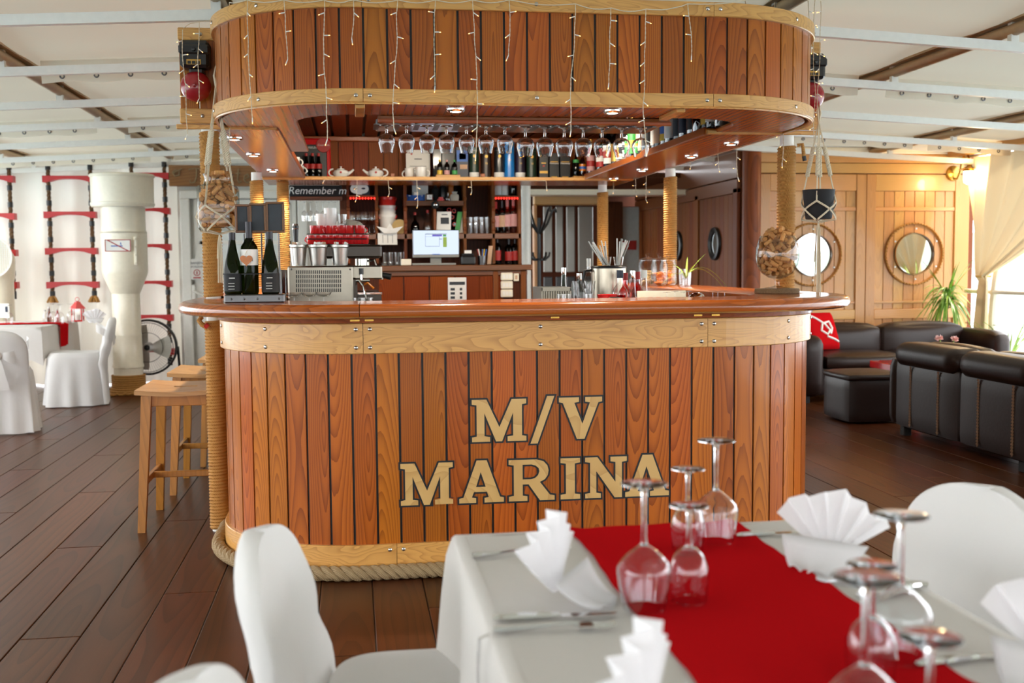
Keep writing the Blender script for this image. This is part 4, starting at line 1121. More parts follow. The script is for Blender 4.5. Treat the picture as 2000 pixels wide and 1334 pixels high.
def macrame(label, hook, z_split, rj, cx, cy, zn, zb, tail, ztw, parent_name='macrame_hanger', tz=0.0):
    t = thing(parent_name, label, 'macrame hanger', hook)
    hv = Vector(hook)
    obj('loop', MB().tube([hv+Vector((0, 0, -.09)), hv+Vector((-.007, 0, -.04)), hv+Vector((0, 0, .002)), hv+Vector((.007, 0, -.04)), hv+Vector((0, 0, -.09))], .006, 6), 'cord', t)
    K = 4
    for k in range(K):
        a = PI/4+PI/2*k+.25
        e = Vector((cx+rj*1.03*math.cos(a), cy+rj*1.03*math.sin(a), zn)); s = hv+Vector((0, 0, -.08))
        d = (e-s); u = d.orthogonal().normalized(); w = d.normalized().cross(u)
        mb = MB()
        for q in (-1, 1, 0):                              # three parallel cords
            mb.tube([s+d*i/10+u*.0032*q+w*.002*(q == 0) for i in range(11)], .0022, 5)
        obj('cord', mb, 'cord', t)
        mb = MB(); l = d.length; z_a, z_b = ztw; n = 60     # twisted knotted stretch
        for ph in (0, PI/2, PI, 1.5*PI):
            mb.tube([s+d*(z_a+(z_b-z_a)*i/n)+(u*math.cos(i*.42+ph)+w*math.sin(i*.42+ph))*.0075 for i in range(n+1)], .0038, 5)
        obj('twisted_knot', mb, 'cord', t)
        # net: from each strand two cords run to the knots between, then down under the base
        for sgn in (-1, 1):
            a2 = a+sgn*PI/4; zk = zn-(zn-zb)*.45
            pts = [e]
            for i in range(1, 7):
                aa = a+(a2-a)*i/6; pts.append(Vector((cx+rj*1.05*math.cos(aa), cy+rj*1.05*math.sin(aa), zn+(zk-zn)*i/6)))
            a3 = a2+sgn*PI/4
            for i in range(1, 7):
                aa = a2+(a3-a2)*i/6*.9; pts.append(Vector((cx+rj*1.04*math.cos(aa), cy+rj*1.04*math.sin(aa), zk+(zb-zk)*i/6)))
            pts.append(Vector((cx+rj*.5*math.cos(a3), cy+rj*.5*math.sin(a3), zb-.006))); pts.append(Vector((cx, cy, zb-.014)))
            mb = MB(); mb.tube([p+Vector((0, 0, .0028)) for p in pts], .0024, 5); mb.tube([p-Vector((0, 0, .0028)) for p in pts], .0024, 5)
            obj('net_cord', mb, 'cord', t)
            kp = Vector((cx+rj*1.06*math.cos(a2), cy+rj*1.06*math.sin(a2), zk))
            if sgn == 1: obj('knot', MB().ball(kp, .007, 8), 'cord', t)
    mb = MB(); rr = random.Random(3)
    for i in range(16):
        l = tail*(1 if i % 2 else rr.uniform(.5, 1)); dx, dy = rr.uniform(-.014, .014), rr.uniform(-.012, .012)
        mb.tube([(cx, cy, zb-.012), (cx+dx*.6, cy+dy*.6, zb-.05), (cx+dx*.8, cy+dy, zb-l*.6), (cx+dx, cy+dy*1.2, zb-l)], .0023, 5)
    obj('tassel', mb, 'cord', t)
    return t
hz = Zz(130, X(420, JY, 2.2), JY)
macrame('cream macrame hanger holding the jar of corks in front of the left post', (X(421, JY, 2.2), JY, hz), 0, .092, JX, JY, jz0+.11, jz0-.002, .235, (.38, .66))
PX, PY = X(1599, 5.1, 1.58), 5.1
pz0, pz1 = Zz(428, PX, PY), Zz(371, PX, PY)
pot = thing('hanging_pot', 'black flower pot hanging in macrame beside the right end of the bar', 'flower pot', (PX, PY, pz0))
hp_ = pz1-pz0
obj('body', MB().lathe([(0, 0), (.06, 0), (.064, .005), (.078, hp_-.004), (.080, hp_), (.074, hp_), (.062, .01), (0, .012)], (PX, PY, pz0), 32), 'matt_black', pot)
obj('soil', MB().lathe([(0, hp_*.8), (.071, hp_*.8)], (PX, PY, pz0), 20), 'bark', pot)
macrame('cream macrame hanger with a long tassel holding the black pot', (X(1601, PY, 2.3), PY, Zz(205, PX, PY)), 0, .080, PX, PY, pz0+hp_*.6, pz0-.002, .395, (.32, .68))

# ---- chalk sign and back shelf objects
SZ = 1.9655
def on_shelf(px, y=8.48): return (X(px, y, SZ), y, SZ)
# backlit soft drink sign
x0, x1, z0, z1 = rect(566, 646, 270, 350, 8.74); z0 = SZ
sg = thing('drinks_sign', 'red and black soft drink sign with glass bottles, standing left on the back shelf', 'sign', ((x0+x1)/2, 8.74, SZ))
obj('panel', MB().cbox(x0, x1, 8.735, 8.76, z0, z1, .01), 'red_gloss', sg); obj('dark_field', MB().cbox(x0+.02, x1-.03, 8.729, 8.736, z0+.03, z1-.05, .004), 'box_black', sg)
words('TASTE THE FEELING', .022, 'paper', ((x0+x1)/2-.03, 8.7275, z1-.075), sg)
bd = obj('roundel', MB().lathe([(0, .006), (.055, .006), (.058, 0)], (x1-.055, 8.728, z1-.055), 28, 'y'), 'red_label', sg)
words('Coca-Cola', .021, 'paper', (x1-.055, 8.7205, z1-.055), bd, shear=.25)
for i, px in enumerate((587, 597, 609, 621)[1:]):
    bottle('cola_bottle', '%s dark cola bottle with red label in front of the soft drink sign' % ORD[i], 'bottle', on_shelf(px+2, 8.62), .21, .026, 'dark_glass', 'red_label', 'red_label', (.42, .6), 'cola bottles by the sign', 'beer')
def teapot(px, flip, label):
    p = on_shelf(px, 8.45); s = -1 if flip else 1
    t = thing('teapot', label, 'teapot', p, 'teapots on the back shelf')
    obj('saucer', MB().lathe([(0, .003), (.05, .003), (.08, .010), (.08, .012), (0, .007)], p, 24), 'porcelain', t)
    q = (p[0], p[1], p[2]+.010)
    obj('body', MB().lathe([(0, 0), (.036, 0), (.056, .016), (.062, .032), (.052, .05), (.030, .060), (0, .062)], q, 24), 'porcelain', t)
    obj('lid', MB().lathe([(.032, .058), (.026, .066), (.008, .07), (.006, .075), (.010, .081), (0, .086)], q, 18), 'porcelain', t)
    obj('spout', MB().tube([(q[0]+s*.05, q[1], q[2]+.028), (q[0]+s*.075, q[1], q[2]+.04), (q[0]+s*.098, q[1], q[2]+.060)], [.016, .010, .007], 10), 'porcelain', t)
    obj('handle', MB().tube([(q[0]-s*(.052+.04*math.sin(a)), q[1], q[2]+.036+.028*math.cos(a)) for a in np.linspace(0.1, PI-.1, 12)], .006, 8), 'porcelain', t)
    obj('emblem', MB().lathe([(0, .002), (.009, .001)], (q[0], q[1]-.061, q[2]+.034), 10, 'y'), 'red_label', t)
teapot(666, False, 'white teapot on the back shelf with its spout pointing right')
teapot(734, True, 'white teapot on the back shelf with its spout pointing left')
def mug(loc, label, h=.07, r=.038, rz=0, name='mug', cat='mug', mat='porcelain', group=None):
    t = thing(name, label, cat, loc, group, rz)
    T0 = MB(); T0.lathe([(0, 0), (r*.75, 0), (r*.9, h*.2), (r, h), (r*.94, h), (r*.84, h*.2), (0, h*.08)], (0, 0, 0), 20)
    o = obj('body', T0, mat, None, org=(0, 0, 0)); o.parent = t; o.location = (0, 0, 0)
    o = obj('handle', MB().tube([(r*.92+h*.34*math.sin(a), 0, h*.5+h*.3*math.cos(a)) for a in np.linspace(.15, PI-.15, 10)], h*.07, 6), mat, None, org=(0, 0, 0)); o.parent = t; o.location = (0, 0, 0)
    return t
# certificate
x0, x1, z0, z1 = rect(793, 840, 293, 350, 8.7)
ce = thing('certificate', 'framed white certificate leaning on the back shelf wall behind the mugs', 'certificate', ((x0+x1)/2, 8.7, SZ))
obj('sheet', MB().box(x0, x1, 8.70, 8.704, SZ, z1), 'paper', ce)
obj('print_line', MB().box((x0+x1)/2-.03, (x0+x1)/2+.03, 8.6985, 8.70, z1-.075, z1-.068), 'slate', ce)
for k in range(4): obj('print_line', MB().box(x0+.03+.01*(k % 2), x1-.03-.015*(k % 2), 8.6985, 8.70, z1-.13-.018*k, z1-.127-.018*k), 'slate', ce)
obj('emblem', MB().lathe([(0, .001), (.009, .001)], (x0+.045, 8.699, z1-.03), 10, 'y'), 'red_label', ce)
mug(on_shelf(800, 8.5), 'white cup on a saucer on the back shelf, left of the leaning mug', .085, .038, 2.6, group='white mugs on the back shelf')
mug(on_shelf(822, 8.44), 'larger white mug on the back shelf with its handle to the right', .09, .044, .2, group='white mugs on the back shelf')
# boxes and tubes
def carton(px0, px1, py0, label, mat, y=8.5, d=.08, extra=None, name='gift_box', group='gift boxes on the back shelf', word=None, wm='paper'):
    x0, x1, z0, z1 = rect(px0, px1, py0, 350, y)
    t = thing(name, label, 'box', ((x0+x1)/2, y, SZ), group)
    obj('box', MB().cbox(x0, x1, y, y+d, SZ, z1, .003), mat, t)
    for (a, b, c_, d_, mt) in (extra or []):
        w, hh = x1-x0, z1-SZ; obj('print', MB().box(x0+a*w, x0+b*w, y-.0008, y+.001, SZ+c_*hh, SZ+d_*hh), mt, t)
    if word: words(word, (x1-x0)*.24, wm, ((x0+x1)/2, y-.001, SZ+(z1-SZ)*.62), t)
    return t
carton(846, 862, 291, 'tall black gift box on the back shelf, left of the mustard jars', 'box_black', 8.62)
carton(863, 889, 291, 'wide black gift box on the back shelf behind the three little bottles', 'box_black', 8.62)
carton(891, 915, 287, 'navy gift box with a snowy mountain picture on the back shelf', 'navy', 8.5, extra=[(.05, .95, .55, .9, 'blue_print'), (.25, .8, .62, .8, 'paper'), (.3, .9, .32, .46, 'parchment')])
carton(1053, 1071, 300, 'black gift box with a gold band, left of the two cognac boxes', 'box_black', 8.5, extra=[(.05, .95, .25, .34, 'gold_print'), (.25, .75, .62, .66, 'gold_print'), (.4, .6, .5, .56, 'red_label')])
carton(1073, 1092, 299, 'left of two matching black cognac boxes', 'box_black', 8.5, extra=[(.2, .8, .1, .13, 'gold_print'), (.1, .9, .66, .69, 'gold_print')], word='Hennessy')
carton(1094, 1114, 299, 'right of two matching black cognac boxes', 'box_black', 8.5, extra=[(.2, .8, .1, .13, 'gold_print'), (.1, .9, .66, .69, 'gold_print')], word='Hennessy')
def tube_box(px, w, top, label, mat, bandm, y=8.5, bz=(.05, .22), word=None):
    r = w/2*y/F; x = X(px, y, 2.05); z1 = Zz(top, x, y)
    t = thing('bottle_tube', label, 'tube', (x, y, SZ), 'bottle tubes on the back shelf'); h = z1-SZ
    obj('tube', MB().lathe([(0, 0), (r, 0), (r, h-.004), (r-.004, h), (0, h)], (x, y, SZ), 20), mat, t)
    obj('cap_rim', MB().lathe([(r+.001, h-.03), (r+.001, h-.024)], (x, y, SZ), 20), 'dark_steel', t)
    if bandm: obj('band', MB().lathe([(r+.0008, h*bz[0]), (r+.0008, h*bz[1])], (x, y, SZ), 20), bandm, t)
    obj('emblem', MB().lathe([(0, .0015), (.012, .001), (.013, -.004)], (x, y-r-.001, SZ+h*.72), 12, 'y'), 'gold_print', t)
    if word: words(word, .02, 'gold_print', (x, y-r-.001, SZ+h*.5), t)
tube_box(926, 19, 288, 'dark green bottle tube with a pale band, beside the mountain box', 'tube_green', 'paper', word='12')
tube_box(949, 19, 289, 'brown bottle tube with a gold stag, second from the mountain box', 'tube_brown', None, word='15')
tube_box(975, 20, 288, 'black bottle tube with a pale band, left of the bright blue tube', 'box_black', 'paper')
tube_box(995, 20, 277, 'bright blue bottle tube on the back shelf', 'sky_blue', None, word='17')
tube_box(1016, 19, 289, 'dark purple bottle tube with a pale band, right of the blue tube', 'tube_purple', 'paper', word='14')
tube_box(1038, 20, 290, 'green bottle tube without a band, left of the black gift boxes', 'tube_green', None, word='12')
# three little bottles on a wooden block
x0, x1, z0, z1 = rect(851, 898, 343, 351, 8.42)
obj('wood_block', MB().cbox(x0, x1, 8.38, 8.44, SZ, SZ+.028, .003), 'ash_wood', label='small pale wood block under three little bottles on the back shelf', cat='block')
for px, mt, nm in ((859, 'yellow', 'yellow'), (873, 'pink_label', 'pink'), (888, 'green_print', 'green')):
    bottle('small_bottle', 'little dark bottle with a %s label on the wood block' % nm, 'bottle', (X(px, 8.41, 2.0), 8.41, SZ+.0285), .115, .021, 'dark_glass', mt, mt, (.02, .3), 'little bottles on the wood block', 'spirit', extra=[(.34, .5, 'box_black')])
obj('peg_block', MB().cbox(X(763, 8.3, 2), X(771, 8.3, 2), 8.29, 8.32, SZ, SZ+.03, .003), 'trim_wood', label='small wooden peg on the shelf right of the teapots', cat='peg')
obj('peg_block', MB().cbox(X(939, 8.3, 2), X(947, 8.3, 2), 8.29, 8.32, SZ, SZ+.03, .003), 'trim_wood', label='small wooden peg on the shelf below the brown tube', cat='peg')
# soft drink bottles at the right end of the back shelf
obj('bottle_stand', MB().cbox(X(1118, 8.42, 2), X(1150, 8.42, 2), 8.38, 8.46, SZ, SZ+.022, .004), 'ash_wood', label='small wooden stand under the soft drink bottles, back shelf right end', cat='stand')
bottle('soda_bottle', 'dark bottle with a green label at the right end of the back shelf', 'bottle', (X(1125, 8.42, 2.05), 8.42, SZ+.0225), .19, .024, 'dark_glass', 'cap_dark', 'green_print', (.55, .68), None, 'beer')
bottle('soda_bottle', 'orange soda bottle with an orange label at the right end of the back shelf', 'bottle', (X(1138, 8.42, 2.05), 8.42, SZ+.0225), .20, .026, 'amber_glass', 'orange_drink', 'orange_drink', (.2, .48), None, 'beer', extra=[(.28, .38, 'blue_print')])
# bottles standing on the right soffit
RB = [(1154, 'amber_glass', 'pink_label', .28, .032, 'red_label'), (1171, 'emerald_glass', 'red_label', .31, .036, 'paper'), (1188, 'green_glass', 'paper', .31, .035, 'red_label'), (1200, 'dark_glass', 'gold_print', .29, .034, None),
      (1212, 'clear_glass', 'paper', .29, .034, 'slate'), (1223, 'clear_glass', 'paper', .3, .034, 'slate'), (1236, 'amber_glass', 'green_print', .31, .036, 'yellow'), (1250, 'dark_glass', 'parchment', .30, .036, None), (1267, 'blue_glass', 'slate', .33, .042, None),
      (1279, 'red_drink', 'paper', .31, .036, None), (1288, 'dark_glass', 'parchment', .3, .036, None), (1298, 'amber_glass', 'yellow', .32, .038, 'blue_print'), (1310, 'blue_glass', 'paper', .33, .038, None), (1323, 'dark_glass', 'slate', .30, .036, None),
      (1338, 'blue_glass', 'navy', .30, .038, None), (1352, 'red_drink', 'box_black', .32, .042, None), (1366, 'red_drink', None, .32, .040, None), (1379, 'green_glass', 'yellow', .31, .037, None), (1392, 'dark_glass', 'paper', .31, .037, 'gold_print'), (1405, 'clear_glass', 'paper', .3, .036, 'red_label')]
for i, (px, gm, lm, h, r, ex) in enumerate(RB):
    y = Yx(px, 1.855, 2.05)
    bottle('spirit_bottle', '%s spirit bottle from the back on the right soffit shelf' % ORD[i], 'bottle', (1.855+.01*(i % 2), y, ZS+.001), h, r, gm, 'cap_dark' if i % 3 else 'gold_print', lm, (.12, .55), 'spirit bottles along the right soffit', 'spirit', extra=[(.25, .4, ex)] if ex else None)
# stacked cups and cans on the left soffit
for i, (px, dz) in enumerate(((575, 0), (584, 0), (592, 0), (599, 0), (606, 0))):
    y = Yx(px+2, -.39, 2.02)
    mug((-.40, y, ZS+.001), '%s white cup from the front in the row along the left soffit edge' % ORD[i], .075, .042, -.3, 'cup', 'cup', group='white cups on the left soffit')
for i, (px, mt) in enumerate(((541, 'paper'), (556, 'box_black'))):
    y = Yx(px, -.42, 2.1)
    t = thing('drink_can', ('white tall drinks box' if i == 0 else 'black tall drinks can with white print')+' at the front of the left soffit shelf', 'can', (-.42, y, ZS+.001))
    obj('can', MB().lathe([(0, 0), (.028, 0), (.03, .004), (.03, .19), (.026, .2), (0, .2)], (-.42, y, ZS+.001), 18), mt, t)
    obj('print', MB().lathe([(.0306, .05), (.0306, .075)], (-.42, y, ZS+.001), 18), 'red_label' if i else 'slate', t)

# ================================================================== BACK CABINET
YC = 9.05
cab = thing('back_cabinet', 'dark wooden open shelf cabinet behind the bar', 'cabinet', (X(848, YC, 1), YC, 0))
def bd(name, px0, px1, py0, py1, y0=YC, y1=None, mat='brown_wood', par=None, b=.004):
    x0, x1, z0, z1 = rect(px0, px1, py0, py1, y0)
    return obj(name, MB().cbox(x0, x1, y0, y1 or y0+.28, z0, z1, b), mat, par or cab, org=(x0, y0, z0))
zb_ = Zz(518, .7, YC)
x0, x1, z0, z1 = rect(668, 1018, 352, 520, YC+.3)
obj('back_panel', MB().box(x0, x1, YC+.30, YC+.32, zb_-.01, 2.02), 'dark_wood', cab)
bd('upright', 664, 679, 352, 515.5, mat='dark_wood')
for px in (680, 736, 792, 908, 964, 1015): bd('upright', px-3, px+3, 352, 515.5, mat='brown_wood')
bd('upright', 847, 852, 402, 455)
for a, b, c_, d in ((680, 736, 381, 385), (964, 1015, 382, 386), (792, 908, 392, 402), (680, 1018, 456, 467), (680, 1018, 352, 357)): bd('shelf', a, b, c_, d, mat='brown_wood_cross')
for px, a in ((680, 357), (736, 357), (792, 357), (908, 357), (964, 357)):       # turned beads on the uprights
    for py in (388, 408, 432, 447):
        p = at(px, py, YC-.005); obj('bead', MB().ball(p, .016, 8, (1, .6, 1.2)), 'brown_wood', cab)
for a, b in ((682, 734), (966, 1013)):
    p0 = at(a, 386.5, YC-.006); p1 = at(b, 386.5, YC-.006)
    mb = MB(); n = 9
    for i in range(n): mb.ball((p0[0]+(p1[0]-p0[0])*(i+.5)/n, YC-.008, p0[2]-.004), .008, 6)
    obj('led_strip', mb, 'led_red', cab)
bc = thing('back_counter', 'high brown back counter with a panelled front under the shelf cabinet', 'counter', (X(860, 8.7, 1), 8.7, 0))
x0, x1, z0, z1 = rect(700, 1040, 518, 530, 8.7); xl = X(560, 8.7, 1.28); ZBC = z1
obj('top', MB().cbox(xl, x1, 8.68, 9.36, z1-.045, z1, .004), 'brown_wood_cross', bc)
obj('front_panel', MB().box(xl+.03, x1-.04, 8.74, 8.77, 0, z1-.045), 'dark_wood', bc)
obj('rail', MB().cbox(xl+.03, x1-.04, 8.715, 8.745, z1-.085, z1-.046, .004), 'brown_wood_cross', bc)
for i, px in enumerate((740, 790, 840, 890, 935)): 
    a, b = X(px, 8.73, 1), X(px+48, 8.73, 1); obj('panel', MB().cbox(a+.002, b-.002, 8.728, 8.742, .05, z1-.09, .003), 'inner_plank', bc, org=(a, 8.73, 0))
for px in (968, 1022): a, b = X(px-4, 8.7, 1), X(px+6, 8.7, 1); obj('stile', MB().cbox(a, b, 8.71, 8.745, 0, z1-.05, .004), 'brown_wood', bc)
# sockets
sk = thing('socket_block', 'three stacked cream sockets on the back counter front', 'sockets', at(989, 560, 8.72))
for py in (540, 556.5, 573):
    x0, x1, z0, z1 = rect(978, 1001, py-7.5, py+7.5, 8.72); f_ = obj('socket', MB().cbox(x0, x1, 8.70, 8.73, z0, z1, .006), 'cream_paint', sk)
    for k in range(3): obj('insert', MB().box(x0+.012+k*.026, x0+.034+k*.026, 8.698, 8.701, z0+.014, z1-.014), 'porcelain', f_)
x0, x1, z0, z1 = rect(1003, 1013, 534, 549, 8.72)
t = thing('light_switch', 'small cream light switch right of the sockets', 'switch', ((x0+x1)/2, 8.72, z0)); obj('plate', MB().cbox(x0, x1, 8.705, 8.73, z0, z1, .004), 'cream_paint', t); obj('rocker', MB().cbox(x0+.012, x1-.012, 8.70, 8.706, z0+.015, z1-.015, .002), 'parchment', t)
# price list hung on the counter front
x0, x1, z0, z1 = rect(876, 912, 542, 600, 8.66)
pl = thing('wall_list', 'white framed list with little grey pictures clipped on the back counter front', 'list', ((x0+x1)/2, 8.68, z0))
obj('sheet', MB().cbox(x0, x1, 8.70, 8.722, z0, z1, .003), 'paper', pl)
obj('clip_bar', MB().box(x0+.012, x1-.012, 8.696, 8.701, z1-.06, z1-.035), 'slate', pl)
for i in range(5):
    for k in range(2):
        obj('picture', MB().box(x0+.02+k*.075, x0+.055+k*.06, 8.697, 8.701, z1-.105-i*.034, z1-.085-i*.034), 'slate', pl)
obj('picture', MB().box(x0+.075, x0+.125, 8.697, 8.701, z0, z0+.055), 'slate', pl)
# monitor
x0, x1, z0, z1 = rect(806, 897, 449, 503, 8.8)
mo = thing('monitor', 'desktop monitor with a pale blue screen on the back counter', 'monitor', ((x0+x1)/2, 8.8, ZBC))
obj('housing', MB().cbox(x0, x1, 8.80, 8.84, z0, z1, .004), 'dark_steel', mo)
obj('screen', MB().box(x0+.006, x1-.006, 8.798, 8.801, z0+.026, z1-.005), 'screen', mo)
obj('chin', MB().box(x0+.004, x1-.004, 8.797, 8.801, z0+.002, z0+.022), 'grey_plastic', mo)
obj('stand', MB().cbox((x0+x1)/2-.045, (x0+x1)/2+.045, 8.83, 8.86, ZBC, z0+.03, .004), 'grey_plastic', mo)
obj('stand_base', MB().cbox((x0+x1)/2-.12, (x0+x1)/2+.12, 8.74, 8.92, ZBC, ZBC+.012, .004), 'black_plastic', mo)
w_, h_ = x1-x0, z1-z0
def scr(a, b, c_, d, m): obj('window_on_screen', MB().box(x0+a*w_, x0+b*w_, 8.7965, 8.7985, z0+c_*h_, z0+d*h_), m, mo)
scr(.27, .73, .84, .86, 'slate'); scr(.27, .56, .40, .41, 'slate'); scr(.27, .275, .4, .85, 'slate'); scr(.42, .63, .77, .83, 'purple_print'); scr(.65, .72, .76, .83, 'green_print'); scr(.65, .73, .38, .74, 'leaf_light'); scr(.57, .575, .4, .76, 'slate'); scr(.57, .63, .66, .68, 'slate'); scr(.27, .57, .755, .76, 'slate'); scr(.42, .58, .1, .13, 'blue_print')
# keyboard-like slab and papers
x0, x1, z0, z1 = rect(805, 890, 515, 519, 8.72); obj('keyboard', MB().cbox(x0, x1, 8.69, 8.73, ZBC+.001, ZBC+.018, .003), 'grey_plastic', label='flat grey keyboard in front of the monitor', cat='keyboard')
x0, x1, z0, z1 = rect(783, 803, 506, 519, 8.75); obj('note_pad', MB().cbox(x0, x1, 8.72, 8.80, ZBC+.001, z1, .004), 'cream_paint', label='cream block of notes left of the monitor foot', cat='note pad')
# printer, pen pot, papers right of monitor
x0, x1, z0, z1 = rect(900, 928, 495, 519, 8.8)
pr_t = thing('receipt_printer', 'small black receipt printer right of the monitor', 'printer', ((x0+x1)/2, 8.8, ZBC))
obj('case', MB().cbox(x0, x1, 8.76, 8.9, ZBC, z1-.02, .012), 'black_plastic', pr_t); obj('lid', MB().cbox(x0+.01, x1-.01, 8.78, 8.89, z1-.02, z1, .008), 'matt_black', pr_t); obj('paper_slip', MB().box(x0+.03, x1-.03, 8.79, 8.793, z1, z1+.025), 'paper', pr_t)
x0, x1, z0, z1 = rect(934, 950, 500, 519, 8.8); c = ((x0+x1)/2, 8.83, ZBC)
pp = thing('pen_pot', 'steel mesh pen pot right of the printer', 'pen pot', c); obj('pot', MB().lathe([(0, 0), (.03, 0), (.034, .075), (.032, .075), (.028, .004), (0, .004)], c, 16), 'dark_steel', pp)
for k, mt in enumerate(('blue_print', 'blue_print', 'red_label', 'paper', 'yellow')):
    a = k*1.3; obj('pen', MB().cyl((c[0]+.01*math.cos(a), c[1]+.01*math.sin(a), c[2]+.01), (c[0]+.04*math.cos(a), c[1]+.03*math.sin(a), c[2]+.13), .0045, seg=6), mt, label='%s pen standing in the steel pen pot behind the bar, pen %s of five' % (('blue', 'darker blue', 'red', 'white', 'yellow')[k], ORD[k]), cat='pen')
x0, x1, z0, z1 = rect(948, 1003, 512, 519, 8.75); obj('paper_stack', MB().grid(lambda u, v: (x0+(x1-x0)*u, 8.72+.12*v, ZBC+.012+.012*math.sin(u*5)*u), 14, 3), 'paper', label='loose white papers at the right end of the back counter', cat='papers')
def menu_book(px0, px1, py0, py1, label, mat, y=8.95, lean=.02, front=None):
    x0, x1, z0, z1 = rect(px0, px1, py0, py1, y)
    t = thing('menu', label, 'menu', ((x0+x1)/2, y, z0)); mb = MB(); mb.add([(x0, y, z0), (x1, y, z0), (x1+lean, y+.03, z1), (x0+lean, y+.03, z1), (x0, y+.014, z0), (x1, y+.014, z0), (x1+lean, y+.044, z1), (x0+lean, y+.044, z1)], [(0, 1, 2, 3), (5, 4, 7, 6), (0, 4, 5, 1), (1, 5, 6, 2), (2, 6, 7, 3), (3, 7, 4, 0)])
    obj('cover', mb, mat, t)
    for a, b, c_, d, mt in (front or []):
        w, h = x1-x0, z1-z0; yy = lambda v: y+.03*v-.0015
        obj('print', MB().add([(x0+a*w, yy(c_), z0+c_*h), (x0+b*w, yy(c_), z0+c_*h), (x0+b*w, yy(d), z0+d*h), (x0+a*w, yy(d), z0+d*h)], [(0, 1, 2, 3)]), mt, t)
    return t
zsh = Zz(456, .9, YC)
menu_book(852, 880, 413, 455, 'white booklet with a dark picture leaning in the middle shelf', 'paper', 9.08, .01, [(.32, .9, .42, .72, 'slate'), (.4, .8, .84, .88, 'slate')])
menu_book(888, 897, 413, 455, 'green and white magazine leaning right of the white booklet', 'green_print', 9.1, .03)
menu_book(897, 904, 413, 455, 'white magazine behind the green one in the middle shelf', 'paper', 9.12, .035)
menu_book(738, 776, 455, 478, 'white sheet with ruled columns hanging below the middle shelf', 'paper', 9.0, 0, [(.25, .27, .15, .85, 'slate'), (.5, .52, .15, .85, 'slate'), (.75, .77, .15, .85, 'slate')])
menu_book(951, 959, 480, 516, 'reddish folder standing at the right of the pen pot', 'parchment', 8.98, .02)
# webcam ball
p = at(850, 400, 9.0); t = thing('camera_dome', 'round dark camera dome on the shelf edge above the monitor', 'camera', p); obj('dome', MB().ball(p, .034, 14), 'matt_black', t); obj('lens', MB().lathe([(0, .012), (.014, .01), (.016, 0)], (p[0], p[1]-.03, p[2]), 12, 'y'), 'chrome', t)
def shelf_z(py): return Zz(py, .7, YC)+.0008
z3 = shelf_z(456.2); z2 = shelf_z(392.2); z1a = shelf_z(381.2)
def bt2(px, h, r, g, capm, labm, label, z, y=9.15, lab=(.2, .5), shape='wine', group=None, **k):
    return bottle('wine_bottle', label, 'bottle', (X(px, y, z+.1), y, z), h, r, g, capm, labm, lab, group, shape, **k)
for i, (px, cm, lm, g) in enumerate(((968, 'red_label', 'pink_label', 'dark_glass'), (980, 'cap_dark', 'parchment', 'dark_glass'), (991, 'pink_label', 'pink_label', 'pink_glass'), (1003, 'pink_label', 'pink_label', 'pink_glass'))):
    bt2(px, .27+.01*i, .037, g, cm, lm, '%s wine bottle from the left on the upper right cabinet shelf' % ORD[i], z3, lab=(.2, .55), group='wine bottles in the upper right cabinet bay')
for i, (px, h) in enumerate(((971, .24), (994, .22), (1006, .23))):
    bt2(px, h, .034, 'dark_glass', 'cap_dark', 'red_label', '%s dark bottle with a red label in the lower right cabinet bay' % ORD[i], ZBC+.001, 9.12, (.15, .5), group='red label bottles in the lower right bay')
for i, (px, g) in enumerate(((971, 'paper'), (984, 'paper'), (1003, None))):
    bt2(px, .2, .036, 'dark_glass', None, g, '%s bottle on the top right cabinet shelf above the red lights' % ORD[i], z1a, lab=(.02, .62), group='bottles on the top right cabinet shelf')
def tumbler(px, z, r, h, label, group, y=9.15, mat='clear_glass', cat='glass'):
    p = (X(px, y, z), y, z); t = thing('tumbler', label, cat, p, group)
    obj('body', MB().lathe([(0, .006), (r*.8, 0), (r*.85, .004), (r, h), (r*.96, h), (r*.8, .008), (0, .008)], p, 18), mat, t); obj('base', MB().lathe([(0, .001), (r*.8, .001), (r*.8, .006), (0, .006)], p, 14), mat, t); return t
WG = dict(bowl=[(.004, .075), (.02, .082), (.034, .10), (.037, .125), (.032, .165), (.028, .185), (.027, .185), (.031, .165), (.036, .125)], stem=[(.010, .004), (.004, .012), (.0035, .06), (.006, .076)], foot=[(0, 0), (.032, 0), (.033, .002), (.012, .005), (0, .006)])
w0 = None
for i, px in enumerate((688, 700, 712, 722, 731)):
    p = (X(px, 9.12+.05*(i % 2), z3), 9.12+.05*(i % 2), z3); lab = '%s stemmed glass from the left on the left cabinet shelf' % ORD[i]
    w0 = w0 or None
    if w0 is None: w0 = stemglass('wine_glass', WG, lab, 'glass', p, 'stemmed glasses in the cabinet')
    else: dup(w0, p, label=lab)
for i, px in enumerate((745, 754, 762)):
    p = (X(px, 9.2, z3), 9.2, z3); dup(w0, p, label='%s stemmed glass from the left behind the paper boat' % ORD[i])
for i, px in enumerate((918, 929, 941, 952)): tumbler(px, z3, .032, .14, '%s tall tumbler from the left, right of the magazines' % ORD[i], 'tall tumblers in the cabinet')
for i, px in enumerate((752, 764, 776, 786)): tumbler(px, ZBC+.001, .034, .11, '%s tumbler from the left under the ruled sheet' % ORD[i], 'tumblers on the back counter', 9.12)
bottle('decanter', 'small dark decanter with a red stopper in the middle shelf', 'bottle', (X(811, 9.15, z3), 9.15, z3), .18, .036, 'dark_glass', 'red_label', None, shape='decanter')
bottle('decanter', 'clear decanter with a red top in the middle shelf', 'bottle', (X(836, 9.15, z3), 9.15, z3), .2, .04, 'clear_glass', 'red_label', None, shape='decanter')
